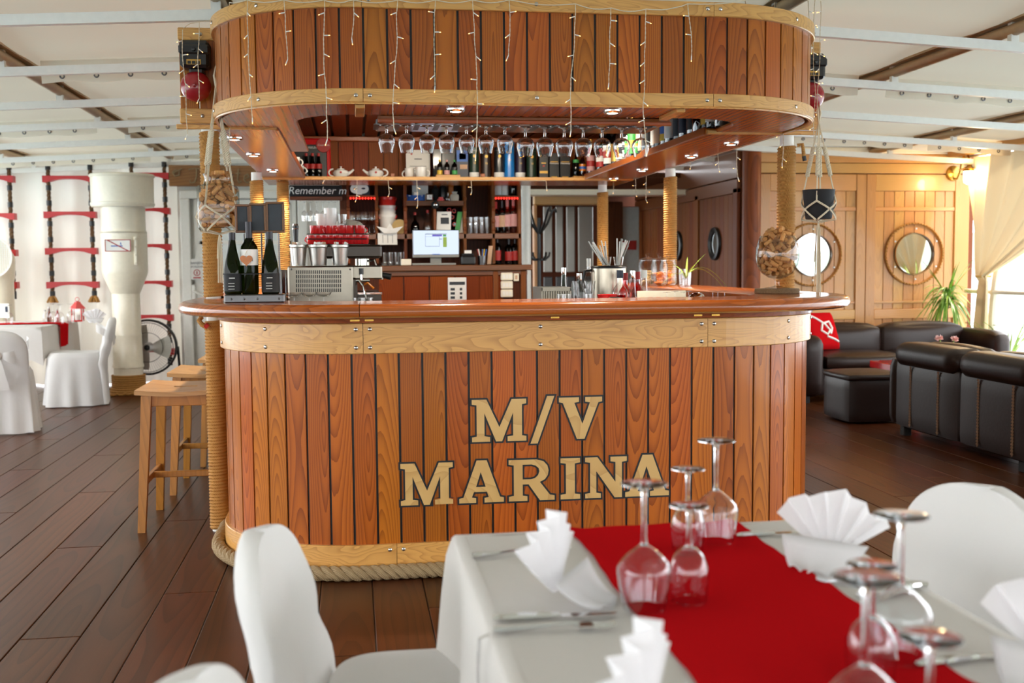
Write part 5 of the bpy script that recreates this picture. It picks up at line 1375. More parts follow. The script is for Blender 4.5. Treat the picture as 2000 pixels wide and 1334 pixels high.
for i, (px, py) in enumerate(((877, 410), (887, 412), (883, 424), (888, 438))):
    p = at(px, py, 9.12); t = thing('wine_bottle', '%s lying wine bottle, neck to the front, behind the white booklet' % ORD[i], 'bottle', p, 'bottles lying behind the booklet')
    obj('body', MB().lathe([(0, .0), (.016, 0), (.018, -.01), (.016, -.08), (.036, -.13), (.036, -.2)], p, 16, 'y'), 'dark_glass', t); obj('rim', MB().lathe([(.012, .002), (.018, .002), (.019, -.006)], p, 14, 'y'), 'red_label', t)
# stacked buckets, paper boat, plate
p = (X(757, 9.15, z3), 9.15, z3)
for i in range(3):
    q = (p[0], p[1], p[2]+.0+.072*i); t = thing('bucket', ('lowest white', 'middle white', 'top red rimmed')[i]+' bucket in the stack on the cabinet shelf', 'bucket', q, 'stacked buckets')
    obj('body', MB().lathe([(0, .004), (.058, 0), (.074, .16), (.078, .165), (.075, .165), (.056, .008), (0, .008)], q, 24), 'red_plastic' if i == 2 else 'porcelain', t)
    obj('handle', MB().tube([(q[0]+.078*math.cos(a), q[1]-.03, q[2]+.155-.05*math.sin(a)) for a in np.linspace(0, PI, 12)], .003, 6), 'red_plastic', t)
p = (X(762, 8.98, z3), 9.0, z3)
t = thing('paper_boat', 'folded white paper boat on the shelf edge under the buckets', 'paper boat', p)
L_ = .11; mb = MB(); mb.add([(p[0]-L_, p[1], p[2]+.06), (p[0]-.05, p[1]-.03, p[2]), (p[0]+.05, p[1]-.03, p[2]), (p[0]+L_, p[1], p[2]+.06), (p[0]+.05, p[1]+.03, p[2]), (p[0]-.05, p[1]+.03, p[2]), (p[0], p[1]-.035, p[2]+.035), (p[0], p[1]+.035, p[2]+.035)], [(0, 1, 6), (1, 2, 6), (2, 3, 6), (3, 4, 7), (4, 5, 7), (5, 0, 7), (1, 5, 4, 2), (0, 5, 1), (2, 4, 3)]); obj('hull', mb, 'paper', t)
obj('sail', MB().add([(p[0]-.035, p[1], p[2]+.03), (p[0]+.035, p[1], p[2]+.03), (p[0], p[1], p[2]+.085), (p[0], p[1]+.004, p[2]+.08)], [(0, 1, 2), (0, 3, 1)]), 'paper', t)
p = at(780, 443, 9.08); obj('plate', MB().lathe([(0, 0), (.04, .001), (.06, .012), (.062, .012), (.04, -.003), (0, -.004)], p, 24, 'y'), 'straw', label='small round straw plate leaning behind the paper boat', cat='plate')
# carnival mask
p = at(702, 369, 9.0); t = thing('carnival_mask', 'white carnival eye mask on the top left cabinet shelf', 'mask', (p[0], p[1], z1a))
ol = []
for i in range(48):
    a = 2*PI*i/48; x = .075*math.cos(a); y = (.046+.006*math.cos(2*a+.0))*math.sin(a)
    if math.sin(a) > 0 and abs(math.cos(a)) < .3: y -= .008
    if math.sin(a) < 0 and abs(math.cos(a)) < .25: y += .014
    ol.append((x, y))
ey = lambda cx: [(cx+.017*math.cos(a), .003+.007*math.sin(a)) for a in np.linspace(0, 2*PI, 16, endpoint=False)]
flat('face', curve_mesh([ol, ey(-.032), ey(.032)], .006), 'porcelain', (p[0], p[1], p[2]), t)
p2 = at(702, 377, 9.0); obj('foot', MB().box(p[0]-.02, p[0]+.02, 9.0, 9.03, z1a, p[2]-.02), 'porcelain', t)
x0, x1, z0, z1 = rect(700, 722, 357, 381, 9.1); obj('picture_card', MB().box(x0, x1, 9.1, 9.108, z1a, z1), 'navy', label='small blue picture card behind the carnival mask', cat='card')
# model boat, clock, little things in the middle top bay
p = (X(812, 9.1, z2), 9.1, z2); t = thing('model_boat', 'blue and white model fishing boat on the upper shelf', 'model boat', p)
def hull(u, v):
    x = -.075+.15*u; w = .026*math.sin(PI*min(max(u, .02), .98))**.6*(.35+.65*v); return (p[0]+x, p[1]+w*0-.0+(-w), p[2]+.045*v+.01*(2*u-1)**2*v)
mb = MB(); mb.grid(hull, 14, 4); mb.grid(lambda u, v: (hull(u, v)[0], 2*p[1]-hull(u, v)[1], hull(u, v)[2]), 14, 4); obj('hull', mb, 'blue_print', t)
obj('deck', MB().cbox(p[0]-.06, p[0]+.06, p[1]-.018, p[1]+.018, p[2]+.040, p[2]+.046, .002), 'paper', t); obj('cabin', MB().cbox(p[0]-.02, p[0]+.025, p[1]-.014, p[1]+.014, p[2]+.046, p[2]+.075, .003), 'paper', t)
x0, x1, z0, z1 = rect(805, 836, 362, 376, 9.2); obj('magazine', MB().box(x0, x1, 9.2, 9.22, z2, z1+.08), 'paper', label='white printed card behind the model boat', cat='card')
p = (X(839, 9.06, z2), 9.06, z2); t = thing('table_clock', 'small silver framed table clock right of the model boat', 'clock', p); obj('case', MB().cbox(p[0]-.03, p[0]+.03, p[1], p[1]+.02, z2, z2+.06, .005), 'chrome', t); obj('face', MB().box(p[0]-.022, p[0]+.022, p[1]-.001, p[1]+.001, z2+.01, z2+.05), 'paper', t); obj('hands', MB().box(p[0]-.001, p[0]+.001, p[1]-.002, p[1], z2+.028, z2+.046).box(p[0], p[0]+.012, p[1]-.002, p[1], z2+.028, z2+.030), 'slate', t)
p = (X(861, 9.06, z2), 9.06, z2); obj('red_candle', MB().lathe([(0, 0), (.03, 0), (.03, .012), (.02, .016), (.02, .03), (0, .03)], p, 16), 'red_plastic', label='small red candle dish on the upper shelf', cat='candle')
bottle('round_flask', 'round little flask with cork on the upper shelf', 'bottle', (X(875, 9.06, z2), 9.06, z2), .07, .022, 'clear_glass', 'cork', None, shape='decanter')
p = (X(888, 9.06, z2), 9.06, z2); t = thing('sugar_bag', 'small crumpled white bag on the upper shelf', 'bag', p); obj('bag', MB().lathe([(0, 0), (.034, 0), (.037, .03), (.034, .05), (.018, .058), (.024, .075), (.01, .07)], p, 12), 'towel', t)
for i, (px, h, g) in enumerate(((851, .12, 'matt_black'), (866, .15, 'box_black'), (893, .16, 'dark_glass'))):
    bottle('dark_flask', '%s dark flask standing at the back of the upper shelf' % ORD[i], 'bottle', (X(px, 9.2, z2), 9.2, z2), h+.03, .032, g, 'cap_dark', None, group='dark flasks on the upper shelf')
x0, x1, z0, z1 = rect(876, 888, 357, 375, 9.22); obj('wood_crate', MB().cbox(x0, x1, 9.21, 9.26, z2, z1, .004), 'orange_drink', label='orange carton at the back of the upper shelf', cat='carton')
# chalk sign and hanging glasses left of the cabinet
x0, x1, z0, z1 = rect(565, 668, 362, 384, 9.0)
cs = thing('chalk_sign', 'black chalk sign reading Remember above the hanging glasses', 'sign', ((x0+x1)/2, 9.0, z0))
obj('board', MB().cbox(x0, x1, 8.99, 9.02, z0, z1, .004), 'chalkboard', cs)
obj('ledge', MB().cbox(x0, x1, 8.98, 9.04, Zz(391, 0, 9.0), z0, .004), 'brown_wood_cross', cs)
me = text_mesh('Remember m', .085, .001, .22); flat('chalk_lettering', me, 'chalk', ((x0+x1)/2+.012, 8.986, (z0+z1)/2), cs)
hr = thing('hanging_rack', 'wire rack under the chalk sign with small stemmed glasses', 'glass rack', at(625, 392, 9.1))
za = Zz(393, -.1, 9.1)
for k in range(7): x = X(588+k*12, 9.1, za); obj('wire', MB().cyl((x, 9.02, za), (x, 9.22, za), .004, seg=6), 'steel', hr)
obj('cross_wire', MB().cyl((X(583, 9.05, za), 9.05, za+.005), (X(668, 9.05, za), 9.05, za+.005), .004, seg=6), 'steel', hr)
WH = dict(bowl=[(.003, .075), (.016, .082), (.024, .10), (.026, .12), (.022, .16), (.021, .16), (.025, .12)], stem=[(.008, .004), (.003, .012), (.003, .06), (.005, .076)], foot=[(0, 0), (.027, 0), (.027, .002), (.010, .005), (0, .006)])
h0 = None
for i, px in enumerate((594, 606, 618, 630, 642, 654)):
    p = (X(px, 9.1, za), 9.1, za-.004-.16); lab = '%s small stemmed glass from the left hanging under the chalk sign' % ORD[i]
    if h0 is None: h0 = stemglass('wine_glass', WH, lab, 'glass', p, 'small glasses under the chalk sign', True)
    else: dup(h0, p, label=lab)
# coat stand by the passage
p = (X(1055, 11.2, 0), 11.2, 0); t = thing('coat_stand', 'black coat stand by the passage behind the bar', 'coat stand', p)
obj('pole', MB().cyl(p, (p[0], p[1], 1.78), .022, seg=10), 'black_plastic', t)
for k in range(4):
    a = k*PI/2+.4; d = Vector((math.cos(a), math.sin(a), 0)); q = Vector(p)
    obj('hook', MB().tube([q+Vector((0, 0, 1.6)), q+d*.1+Vector((0, 0, 1.72)), q+d*.17+Vector((0, 0, 1.86)), q+d*.2+Vector((0, 0, 1.88)), q+d*.215+Vector((0, 0, 1.84))], .013, 7), 'black_plastic', t)
    obj('hook', MB().tube([q+Vector((0, 0, 1.35)), q+d*.07+Vector((0, 0, 1.34)), q+d*.12+Vector((0, 0, 1.38)), q+d*.13+Vector((0, 0, 1.42))], .012, 7), 'black_plastic', t)
    obj('leg', MB().tube([q+Vector((0, 0, .3)), q+d*.12+Vector((0, 0, .2)), q+d*.24+Vector((0, 0, .02))], .014, 7), 'black_plastic', t)

# ================================================================== WORKING SIDE OF THE BAR
ZW = .9205
# espresso machine seen from its vented end
YE = 5.32
x0, x1, z0, z1 = rect(562, 690, 519, 600, YE)
em = thing('espresso_machine', 'steel espresso machine with a vented side panel and cups on top', 'coffee machine', ((x0+x1)/2, YE, ZW))
obj('side_panel', MB().cbox(x0, x1, YE, YE+.02, ZW+.06, z1, .008), 'brushed_steel', em)
mb = MB()
nx_ = 24
for r_ in range(5):
    for i in range(nx_):
        px = 578+i*(90/nx_); py = 528+r_*8.8
        a, b, c_, d = rect(px, px+2.0, py, py+7.0, YE); mb.box(a, b, YE-.001, YE+.004, c_, d)
obj('vent_slots', mb, 'matt_black', em)['kind'] = 'stuff'
for px, py in ((569, 526), (684, 526), (684, 590)): p = at(px, py, YE); obj('screw', MB().lathe([(0, .004), (.004, .002), (.005, 0)], p, 8, 'y'), 'dark_steel', em)
obj('body', MB().cbox(x0+.02, x1+.02, YE+.02, YE+.62, ZW+.05, z1-.06, .01), 'dark_panel', em)
xa, xb = X(640, YE+.05, 1.35), X(746, YE+.05, 1.35)
obj('cup_rail', MB().cbox(x0+.02, xb, YE+.05, YE+.6, z1-.07, z1-.0, .008), 'brushed_steel', em)
q0, q1, r0, r1 = rect(625, 746, 478, 504, YE+.06)
obj('hood', MB().cbox(q0, q1, YE+.06, YE+.62, r0, r1, .01), 'dark_panel', em)
q2, q3, r2, r3 = rect(690, 745, 571, 600, YE+.08); obj('drip_tray', MB().cbox(q2-.03, q3, YE+.05, YE+.6, ZW+.05, r3, .008), 'dark_panel', em); obj('tray_edge', MB().cbox(q2-.03, q3+.003, YE+.045, YE+.052, r3-.012, r3+.002, .002), 'chrome', em)
for i, (dy) in enumerate((.12, .38)):
    c = at(716, 535, YE+dy); gh = obj('group_head', MB().cyl((c[0]-.02, YE+dy, c[2]+.075), (c[0]-.02, YE+dy, c[2]+.02), .036, seg=18).cyl((c[0]-.02, YE+dy, c[2]+.02), (c[0]-.02, YE+dy, c[2]-.005), .032, seg=18), 'chrome', em)
    obj('portafilter_handle', MB().tube([(c[0]+.01, YE+dy, c[2]+.0), (c[0]+.07, YE+dy-.02, c[2]-.005), (c[0]+.12, YE+dy-.03, c[2]-.015)], [.010, .014, .016], 10), 'black_plastic', em)
c = at(706, 548, YE+.03)
obj('steam_valve', MB().cyl((c[0]-.03, YE+.03, c[2]), (c[0]+.04, YE+.03, c[2]), .008, seg=10).cyl((c[0], YE+.03, c[2]), (c[0], YE+.03, c[2]+.05), .007, seg=10), 'chrome', em)
obj('valve_knob', MB().cyl((c[0], YE+.03, c[2]+.03), (c[0], YE+.03, c[2]+.06), .011, seg=12), 'black_plastic', em)
obj('steam_wand', MB().tube([(c[0]-.01, YE+.03, c[2]), (c[0]+.01, YE+.01, c[2]-.03), (c[0]+.02, YE, c[2]-.09)], [.008, .007, .004], 8), 'chrome', em)
e_ = at(735, 510, YE+.1); obj('hot_water_pipe', MB().tube([(e_[0]-.05, YE+.1, e_[2]), (e_[0]-.01, YE+.08, e_[2]+.005), (e_[0]+.01, YE+.07, e_[2]-.05), (e_[0]+.03, YE+.06, e_[2]-.09)], .006, 8), 'chrome', em)
obj('orange_hose', MB().tube([(c[0]+.0, YE+.06, c[2]-.03), (c[0]+.03, YE+.06, c[2]-.012), (c[0]+.06, YE+.06, c[2]-.04)], .006, 8), 'orange_drink', em)
for sx in (x0+.05, x1-.03):
    for sy in (YE+.06, YE+.55): obj('foot', MB().cyl((sx, sy, ZW), (sx, sy, ZW+.06), .018, seg=10), 'black_plastic', em)
# steel buckets of sugar sachets on the machine
ZM = z1+.0008
for i, (px, w) in enumerate(((583, 34), (622, 40), (664, 38))):
    y = YE+.03+.02*(i == 0)+.05; x = X(px, y, ZM+.06); h = Zz(478, x, y)-ZM; r = w/2*y/F
    t = thing('steel_bucket', '%s small steel bucket of sugar sachets on the coffee machine' % ('left', 'middle', 'right')[i], 'bucket', (x, y, ZM), 'sachet buckets on the coffee machine')
    obj('body', MB().lathe([(0, .003), (r*.74, 0), (r*.95, h*.84), (r, h*.86), (r*.97, h*.9), (r, h), (r*.97, h), (r*.92, h*.82), (r*.7, .006), (0, .006)], (x, y, ZM), 24), 'steel', t)
    obj('ear', MB().cyl((x-r*1.05, y-.01, ZM+h*.9), (x+r*1.05, y-.01, ZM+h*.9), .005, seg=8), 'steel', t)
    rr = random.Random(i)
    for k in range(6):
        a = rr.uniform(0, 2*PI); d = r*.55; bx, by = x+d*math.cos(a), y+d*math.sin(a)
        mb = MB(); mb.T = Matrix.Translation((bx, by, ZM+h*.95)) @ Matrix.Rotation(rr.uniform(0, 3), 4, 'Z') @ Matrix.Rotation(rr.uniform(-.5, .5), 4, 'Y')
        mb.cbox(-.010, .010, -.002, .002, -.03, .018, .001)
        obj('sugar_sachet', mb, ('paper', 'red_plastic', 'paper', 'parchment')[k % 4], label='%s sachet in the %s steel bucket on the coffee machine' % (ORD[k], ('left', 'middle', 'right')[i]), cat='sachet', group='sugar sachets')
# red cups in two tiers behind, white mugs on top, a towel
cups = []
yy = YE+.22; k_ = 0
rg = thing('cup_rack', 'wire rail around the red espresso cups on the coffee machine', 'rack', (X(670, yy, r1), yy, r1+.0005))
for py in (0.03, .055): obj('rail_wire', MB().tube([(X(600, yy-.06, r1), yy-.06, r1+py+.001), (X(716, yy-.06, r1), yy-.06, r1+py+.001), (X(716, yy+.12, r1), yy+.12, r1+py+.001)], .0025, 6), 'dark_steel', rg)
cpz = r1+.0052
obj('cup_plate', MB().cbox(X(598, yy, r1), X(722, yy, r1), yy-.06, yy+.16, r1+.0006, r1+.0046, .001), 'dark_panel', rg)
for row, (dz, pxs) in enumerate(((0, (610, 622, 634, 647, 660, 673, 686, 699, 711)), (.048, (616, 629, 642, 655, 668, 682, 703)))):
    for px in pxs:
        mug((X(px, yy-.02, cpz), yy-.02, cpz+dz), '%s red espresso cup from the left in the %s row on the coffee machine' % (ORD[pxs.index(px)], 'lower' if row == 0 else 'upper'), .046, .027, random.Random(px).uniform(0, 6), 'espresso_cup', 'cup', 'red_gloss', 'red espresso cups')
mug((X(629, yy+.06, 1.5), yy+.06, cpz+.096), 'white mug lying on the red cups, left one', .06, .03, 1, mat='porcelain', group='white mugs on the red cups')
mug((X(646, yy+.06, 1.5), yy+.06, cpz+.10), 'taller white mug on the red cups', .085, .034, 2, mat='porcelain', group='white mugs on the red cups')
tumbler(668, cpz+.098, .026, .055, 'small clear glass on the red cups beside the mugs', None, yy+.05)
q = at(700, 452, yy+.12)
def tw(u, v):
    x = X(662, yy, 1.4)+(X(728, yy, 1.4)-X(662, yy, 1.4))*u; top_ = cpz+.125-.10*max(0, (u-.55)/.45)**1.6-.05*max(0, (.25-u)/.25)
    y = yy+.02+.15*v; return (x+.008*math.sin(v*9), y, max(cpz+.052, top_-.02*math.sin(v*PI*3+u*6)*.5-.05*(2*v-1)**2))
obj('towel', MB().grid(tw, 30, 12), 'towel', label='crumpled beige towel thrown over the cups on the coffee machine', cat='towel')
# things between: grouphead cups, coffee grinder, tap
p = at(610, 470, 6.1); t = thing('beer_tap', 'chrome tap handle behind the red cups', 'tap', (X(579, 6.1, 1.3), 6.1, ZW)); p = t.location
obj('column', MB().cyl((p.x, 6.1, ZW), (p.x, 6.1, 1.42), .02, seg=14), 'chrome', t); obj('handle', MB().cyl((p.x, 6.08, 1.42), (p.x, 6.08, 1.52), .012, .018, 10), 'black_plastic', t); obj('handle_cap', MB().cyl((p.x, 6.08, 1.5), (p.x, 6.08, 1.53), .018, .014, 10), 'chrome', t)
for i, px in enumerate((578, 602, 628)):
    p = (X(px+3, 5.0, ZT), 4.68, ZT+.0006); p = (X(px, 4.68, ZT), 4.68, ZT+.0006)
CP_ = dict(bowl=[(.003, .05), (.02, .052), (.032, .06), (.038, .072), (.037, .072), (.030, .061), (.003, .053)], stem=[(.008, .003), (.003, .008), (.003, .046), (.005, .052)], foot=[(0, 0), (.026, 0), (.026, .002), (.01, .004), (0, .005)])
c0 = None
for i, px in enumerate((574, 604, 632)):
    y = 4.98; z = Zz(562, X(px, y, 1.2), y)-.072
    p = (X(px, y, 1.2), y, ZT-.03)
    sh = None
# little glass shelf behind the front counter that carries the coupes
gs = thing('drip_shelf', 'low steel drip shelf behind the front edge of the bar top', 'shelf', (.6, 4.95, ZW))
obj('plate', MB().cbox(-.255, 1.835, 4.86, 5.0, 1.098, 1.104, .002).cbox(-.315, 1.85, 5.0, 5.14, 1.098, 1.104, .002), 'brushed_steel', gs)
for x in (-.24, .3, .8, 1.3, 1.82): obj('bracket', MB().box(x-.006, x+.006, 4.87, 5.15, ZW, 1.098), 'brushed_steel', gs)
ZD = 1.1045
for i, px in enumerate((574, 604, 632)):
    p = (X(px, 5.07, 1.15), 5.07, ZD); lab = '%s coupe glass from the left in front of the coffee machine' % ORD[i]
    if c0 is None: c0 = stemglass('coupe_glass', CP_, lab, 'glass', p, 'coupe glasses before the coffee machine')
    else: dup(c0, p, label=lab)
for i, px in enumerate((702, 716)): tumbler(px, ZD, .03, .045, '%s low ashtray like glass right of the coffee machine' % ORD[i], None, 5.0)
for i, (px, h_, mt) in enumerate(((551, .36, 'amber_glass'), (561, .26, 'yellow'))):
    p = (X(px, 5.75, 1.25), 5.75+.12*i, ZW); t = thing('ribbed_vase', ('amber ribbed glass vase', 'yellow green ribbed candle glass')[i]+' left of the coffee machine', 'vase', p)
    obj('body', MB().lathe([(0, .004), (.035, 0), (.042, .02), (.042, h_), (.039, h_), (.038, .01), (0, .01)], p, 24), mt, t)
    for k in range(12): a = 2*PI*k/12; obj('rib', MB().cyl((p[0]+.042*math.cos(a), p[1]+.042*math.sin(a), ZW+.01), (p[0]+.042*math.cos(a), p[1]+.042*math.sin(a), ZW+h_-.005), .004, seg=6), 'leaf_light' if i else mt, t)
# steel canister with straws
YS = 5.75
x0, x1, z0, z1 = rect(1156, 1222, 520, 590, YS)
sc_ = thing('steel_canister', 'brushed steel canister with a black handle behind the spirit bottles', 'canister', ((x0+x1)/2, YS, ZW))
c = ((x0+x1)/2, YS, ZW); r = (x1-x0)/2; h = z1-ZW
obj('body', MB().lathe([(0, 0), (r, 0), (r, h-.005), (r-.004, h), (0, h)], c, 32), 'canister_steel', sc_)
obj('rim', MB().lathe([(r+.002, h-.012), (r+.003, h-.004), (r-.003, h+.003), (r-.01, h+.002)], c, 32), 'black_plastic', sc_)
obj('handle', MB().tube([(c[0]-r, YS, ZW+h-.02), (c[0]-r-.04, YS, ZW+h-.025), (c[0]-r-.05, YS, ZW+h-.08), (c[0]-r-.04, YS, ZW+h-.12)], .008, 8), 'black_plastic', sc_)
rr = random.Random(9)
for gi, (px, n, lean) in enumerate(((1180, 11, -.5), (1204, 13, .25))):
    bx = X(px+4, YS, 1.3); bz = ZW+h+.001
    t = thing('straw_glass', '%s glass of wrapped straws on the steel canister' % ('left', 'right')[gi], 'straw glass', (bx, YS, bz))
    obj('glass', MB().lathe([(0, .003), (.022, 0), (.03, .05), (.029, .05), (.02, .004)], (bx, YS, bz), 16), 'clear_glass', t)
    for k in range(n):
        a = rr.uniform(0, 2*PI); d = rr.uniform(.0, .016); e = Vector((bx+d*math.cos(a), YS+d*math.sin(a), bz+.005))
        q = e+Vector((lean*.10+rr.uniform(-.04, .04), rr.uniform(-.03, .03), .125+rr.uniform(-.02, .02)))
        obj('drinking_straw', MB().cyl(e, q, .0035, seg=6), 'paper' if k % 3 else 'grey_plastic', label='wrapped drinking straw standing in the %s straw glass on the canister' % ('left', 'right')[gi], cat='straw', group='straws in the %s straw glass' % ('left', 'right')[gi])
# plastic crate, pitcher
x0, x1, z0, z1 = rect(1057, 1116, 561, 592, 5.3)
cr = thing('plastic_crate', 'grey slotted plastic crate behind the middle of the bar top', 'crate', ((x0+x1)/2, 5.3, ZW))
mb = MB(); mb.cbox(x0, x1, 5.3, 5.31, z1-.022, z1, .003); mb.cbox(x0, x1, 5.3, 5.31, ZW, ZW+.06, .003)
mb.cbox(x0, x0+.01, 5.3, 5.55, ZW, z1, .003); mb.cbox(x1-.01, x1, 5.3, 5.55, ZW, z1, .003); mb.cbox(x0, x1, 5.54, 5.55, ZW, z1, .003)
obj('shell', mb, 'grey_plastic', cr)
for i in range(13): a = x0+(x1-x0)*i/12.5; obj('slat', MB().box(a, a+.006, 5.301, 5.309, ZW+.05, z1-.02), 'grey_plastic', cr)
p = (X(1136, 5.1, 1.15), 5.06, ZD); t = thing('glass_pitcher', 'ribbed clear glass pitcher right of the plastic crate', 'pitcher', p); hh = Zz(549, p[0], 5.06)-ZD
obj('body', MB().lathe([(0, .004), (.05, 0), (.053, .005), (.056, hh*.8), (.059, hh), (.056, hh), (.053, hh*.8), (.05, .008), (0, .008)], p, 28), 'jar_glass', t)
for k in range(14): a = 2*PI*k/14; obj('rib', MB().cyl((p[0]+.055*math.cos(a), p[1]+.055*math.sin(a), ZD+.01), (p[0]+.058*math.cos(a), p[1]+.058*math.sin(a), ZD+hh*.9), .003, seg=5), 'jar_glass', t)
for i, px in enumerate((1096, 1108, 1150)): tumbler(px, ZD, .02, .052, '%s upturned shot glass near the pitcher' % ORD[i], None, 4.95)
def bw(px, top, r, g, cm, lm, label, y=5.45, **k):
    x = X(px, y, 1.2); h = Zz(top, x, y)-ZW; return bottle('spirit_bottle', label, 'bottle', (x, y, ZW+.0006), h, r, g, cm, lm, group='spirit bottles on the work top', **k)
bw(1101, 523, .032, 'emerald_glass', 'chrome', None, 'green water bottle behind the plastic crate', 6.0, shape='beer')
bw(1131, 534, .034, 'dark_glass', 'chrome', None, 'dark shaker bottle with a chrome cap behind the pitcher', 5.9)
bw(1150, 505, .03, 'clear_glass', 'paper', None, 'tall clear bottle with a white top left of the canister', 6.2)
bw(1211, 528, .042, 'clear_glass', 'navy', 'paper', 'clear spirit bottle with a dark blue cap, leftmost in front of the canister', 5.45, lab=(.3, .5))
bw(1221, 533, .036, 'red_drink', 'red_label', 'paper', 'red liqueur bottle with a red cap in front of the canister', 5.52, lab=(.4, .55))
bw(1235, 529, .05, 'pink_glass', 'chrome', 'box_black', 'bulging rose liqueur bottle with a silver stopper', 5.42, shape='decanter', lab=(.2, .4))
bw(1245, 531, .036, 'red_drink', 'red_label', 'red_label', 'slim bottle with a bright red cap right of the rose bottle', 5.55, lab=(.5, .6))
bw(1258, 528, .05, 'clear_glass', 'paper', None, 'round clear bottle with a white cap, rightmost of the spirit bottles', 5.45, shape='decanter')
p = (X(1184, 5.12, ZD), 5.1, ZD); obj('red_bowl', MB().lathe([(0, 0), (.03, .0), (.045, .02), (.05, .045), (.047, .045), (.042, .022), (0, .006)], p, 24), 'red_gloss', label='small red bowl in front of the steel canister', cat='bowl')
p = (X(1197, 5.0, ZD), 4.96, ZD); obj('black_cup', MB().lathe([(0, 0), (.022, 0), (.025, .036), (.023, .036), (.02, .004), (0, .004)], p, 20), 'matt_black', label='small black cup in front of the red bowl', cat='cup')
tumbler(1214, ZD, .022, .045, 'short red candle glass left of the open menu', None, 4.97, 'red_drink', 'candle')
# open menu, upturned glasses, chrome strainer
x0, x1, z0, z1 = rect(1245, 1340, 568, 592, 5.12); z0 = ZD
t = thing('drinks_menu', 'long white drinks menu card with small pictures behind the bar edge', 'menu', ((x0+x1)/2, 5.12, ZD))
obj('card', MB().cbox(x0, x1, 5.12, 5.135, ZD, z1, .002), 'cream_paint', t)
for k, (a, mt) in enumerate(((.06, 'straw'), (.22, 'red_label'), (.38, 'orange_drink'), (.55, 'parchment'))): obj('picture', MB().box(x0+a*(x1-x0), x0+(a+.09)*(x1-x0), 5.1185, 5.1205, ZD+.012, z1-.03), mt, t)
tr_ = obj('cork_mat', MB().cbox(X(1283, 5.0, ZD), X(1420, 5.0, ZD), 4.87, 5.1, ZD, ZD+.004, .001), 'matt_black', label='black rubber bar mat under the upturned glasses', cat='bar mat')
RZ = ZD+.0045; u0 = None
MG = dict(bowl=[(.003, .05), (.012, .056), (.03, .082), (.036, .095), (.035, .095), (.028, .082), (.003, .054)], stem=[(.008, .003), (.003, .008), (.003, .045), (.005, .052)], foot=[(0, 0), (.028, 0), (.029, .002), (.01, .004), (0, .005)])
for i, (px, y, s_) in enumerate(((1302, 4.96, .55), (1318, 5.06, .6), (1336, 4.95, .5), (1345, 5.08, .6), (1392, 5.05, .55), (1402, 4.95, .5), (1415, 5.02, .5))):
    p = (X(px, y, RZ), y, RZ); lab = '%s upturned cocktail glass from the left on the rubber bar mat' % ORD[i]
    if u0 is None: u0 = stemglass('cocktail_glass', MG, lab, 'glass', p, 'upturned cocktail glasses', True); u0.scale = (.62, .62, .55)
    else: q = dup(u0, p, label=lab); q.scale = (.62, .62, .55)
p = (X(1361, 4.98, RZ), 4.98, RZ); t = thing('strainer', 'shiny chrome dome strainer on the rubber bar mat', 'strainer', p)
obj('dome', MB().lathe([(.045, 0), (.043, .018), (.032, .038), (.016, .047), (0, .049)], p, 28), 'chrome', t); obj('rim', MB().lathe([(.045, .0), (.049, .001), (.049, .004), (.044, .005)], p, 28), 'chrome', t)
# cookie jars and plant glass on the right wing
for i, (px, y) in enumerate(((1265, 7.0), (1288, 6.95), (1305, 6.98))):
    x = X(px, y, 1.2); p = (x, y, ZT+.0006); h = Zz(508, x, y)-ZT
    t = thing('cookie_jar', '%s lidded glass cookie jar from the left on the right wing of the bar' % ORD[i], 'jar', p, 'cookie jars on the right wing')
    r = .062 if i == 0 else .056
    obj('body', MB().lathe([(0, .004), (r*.92, 0), (r, .01), (r, h*.8), (r*.86, h*.93), (r*.86, h), (r*.83, h), (r*.83, h*.93), (r*.96, h*.79), (r*.96, .012), (0, .008)], p, 28), 'jar_glass', t)
    obj('lid', MB().lathe([(r*.9, h), (r*.92, h+.006), (r*.5, h+.014), (.01, h+.018), (.009, h+.026), (.017, h+.034), (.012, h+.043), (0, h+.045)], p, 24), 'jar_glass', t)
    rr = random.Random(i+40)
    for k in range(12):
        a = rr.uniform(0, 2*PI); d = rr.uniform(0, r*.55); mb = MB(); mb.T = Matrix.Translation((x+d*math.cos(a), y+d*math.sin(a), ZT+.02+.006*k)) @ Matrix.Rotation(rr.uniform(-1, 1), 4, 'X') @ Matrix.Rotation(rr.uniform(-.6, .6), 4, 'Y')
        mb.lathe([(0, -.004), (.02, -.004), (.022, 0), (.02, .004), (0, .004)], seg=12); obj('biscuit', mb, 'orange_drink' if i else 'straw', label='dried fruit slice or biscuit in the %s cookie jar' % ORD[i], cat='biscuit', group='biscuits in the %s cookie jar' % ORD[i])
def blade(mb, base, d, length, w, droop, rise=1.0, n=9, flip=0):
    p = Vector(base); d = Vector((d[0], d[1], 0)).normalized(); side = Vector((-d.y, d.x, 0)); L_ = []
    for i in range(n+1):
        t = i/n; q = p+d*(length*(t*.55+.25*t*t))+Vector((0, 0, length*(rise*t-droop*t*t))); ww = w*math.sin(PI*min(1, .12+t*.88))**.8*(1 if t < 1 else .05)
        L_ += [q-side*ww, q+Vector((0, 0, -w*.35)), q+side*ww]
    mb.add(L_, [(i*3+k, i*3+k+1, (i+1)*3+k+1, (i+1)*3+k) for i in range(n) for k in (0, 1)], True)
y = 6.75; x = X(1340, y, 1.2); p = (x, y, ZT+.0006)
t = thing('plant_glass', 'leafy cutting in a small water glass at the end of the cookie jars', 'plant', p)
obj('glass', MB().lathe([(0, .004), (.028, 0), (.034, .09), (.032, .09), (.026, .008), (0, .008)], p, 20), 'clear_glass', t); obj('water', MB().lathe([(0, .008), (.025, .008), (.029, .05), (0, .05)], p, 16), 'clear_glass', t)
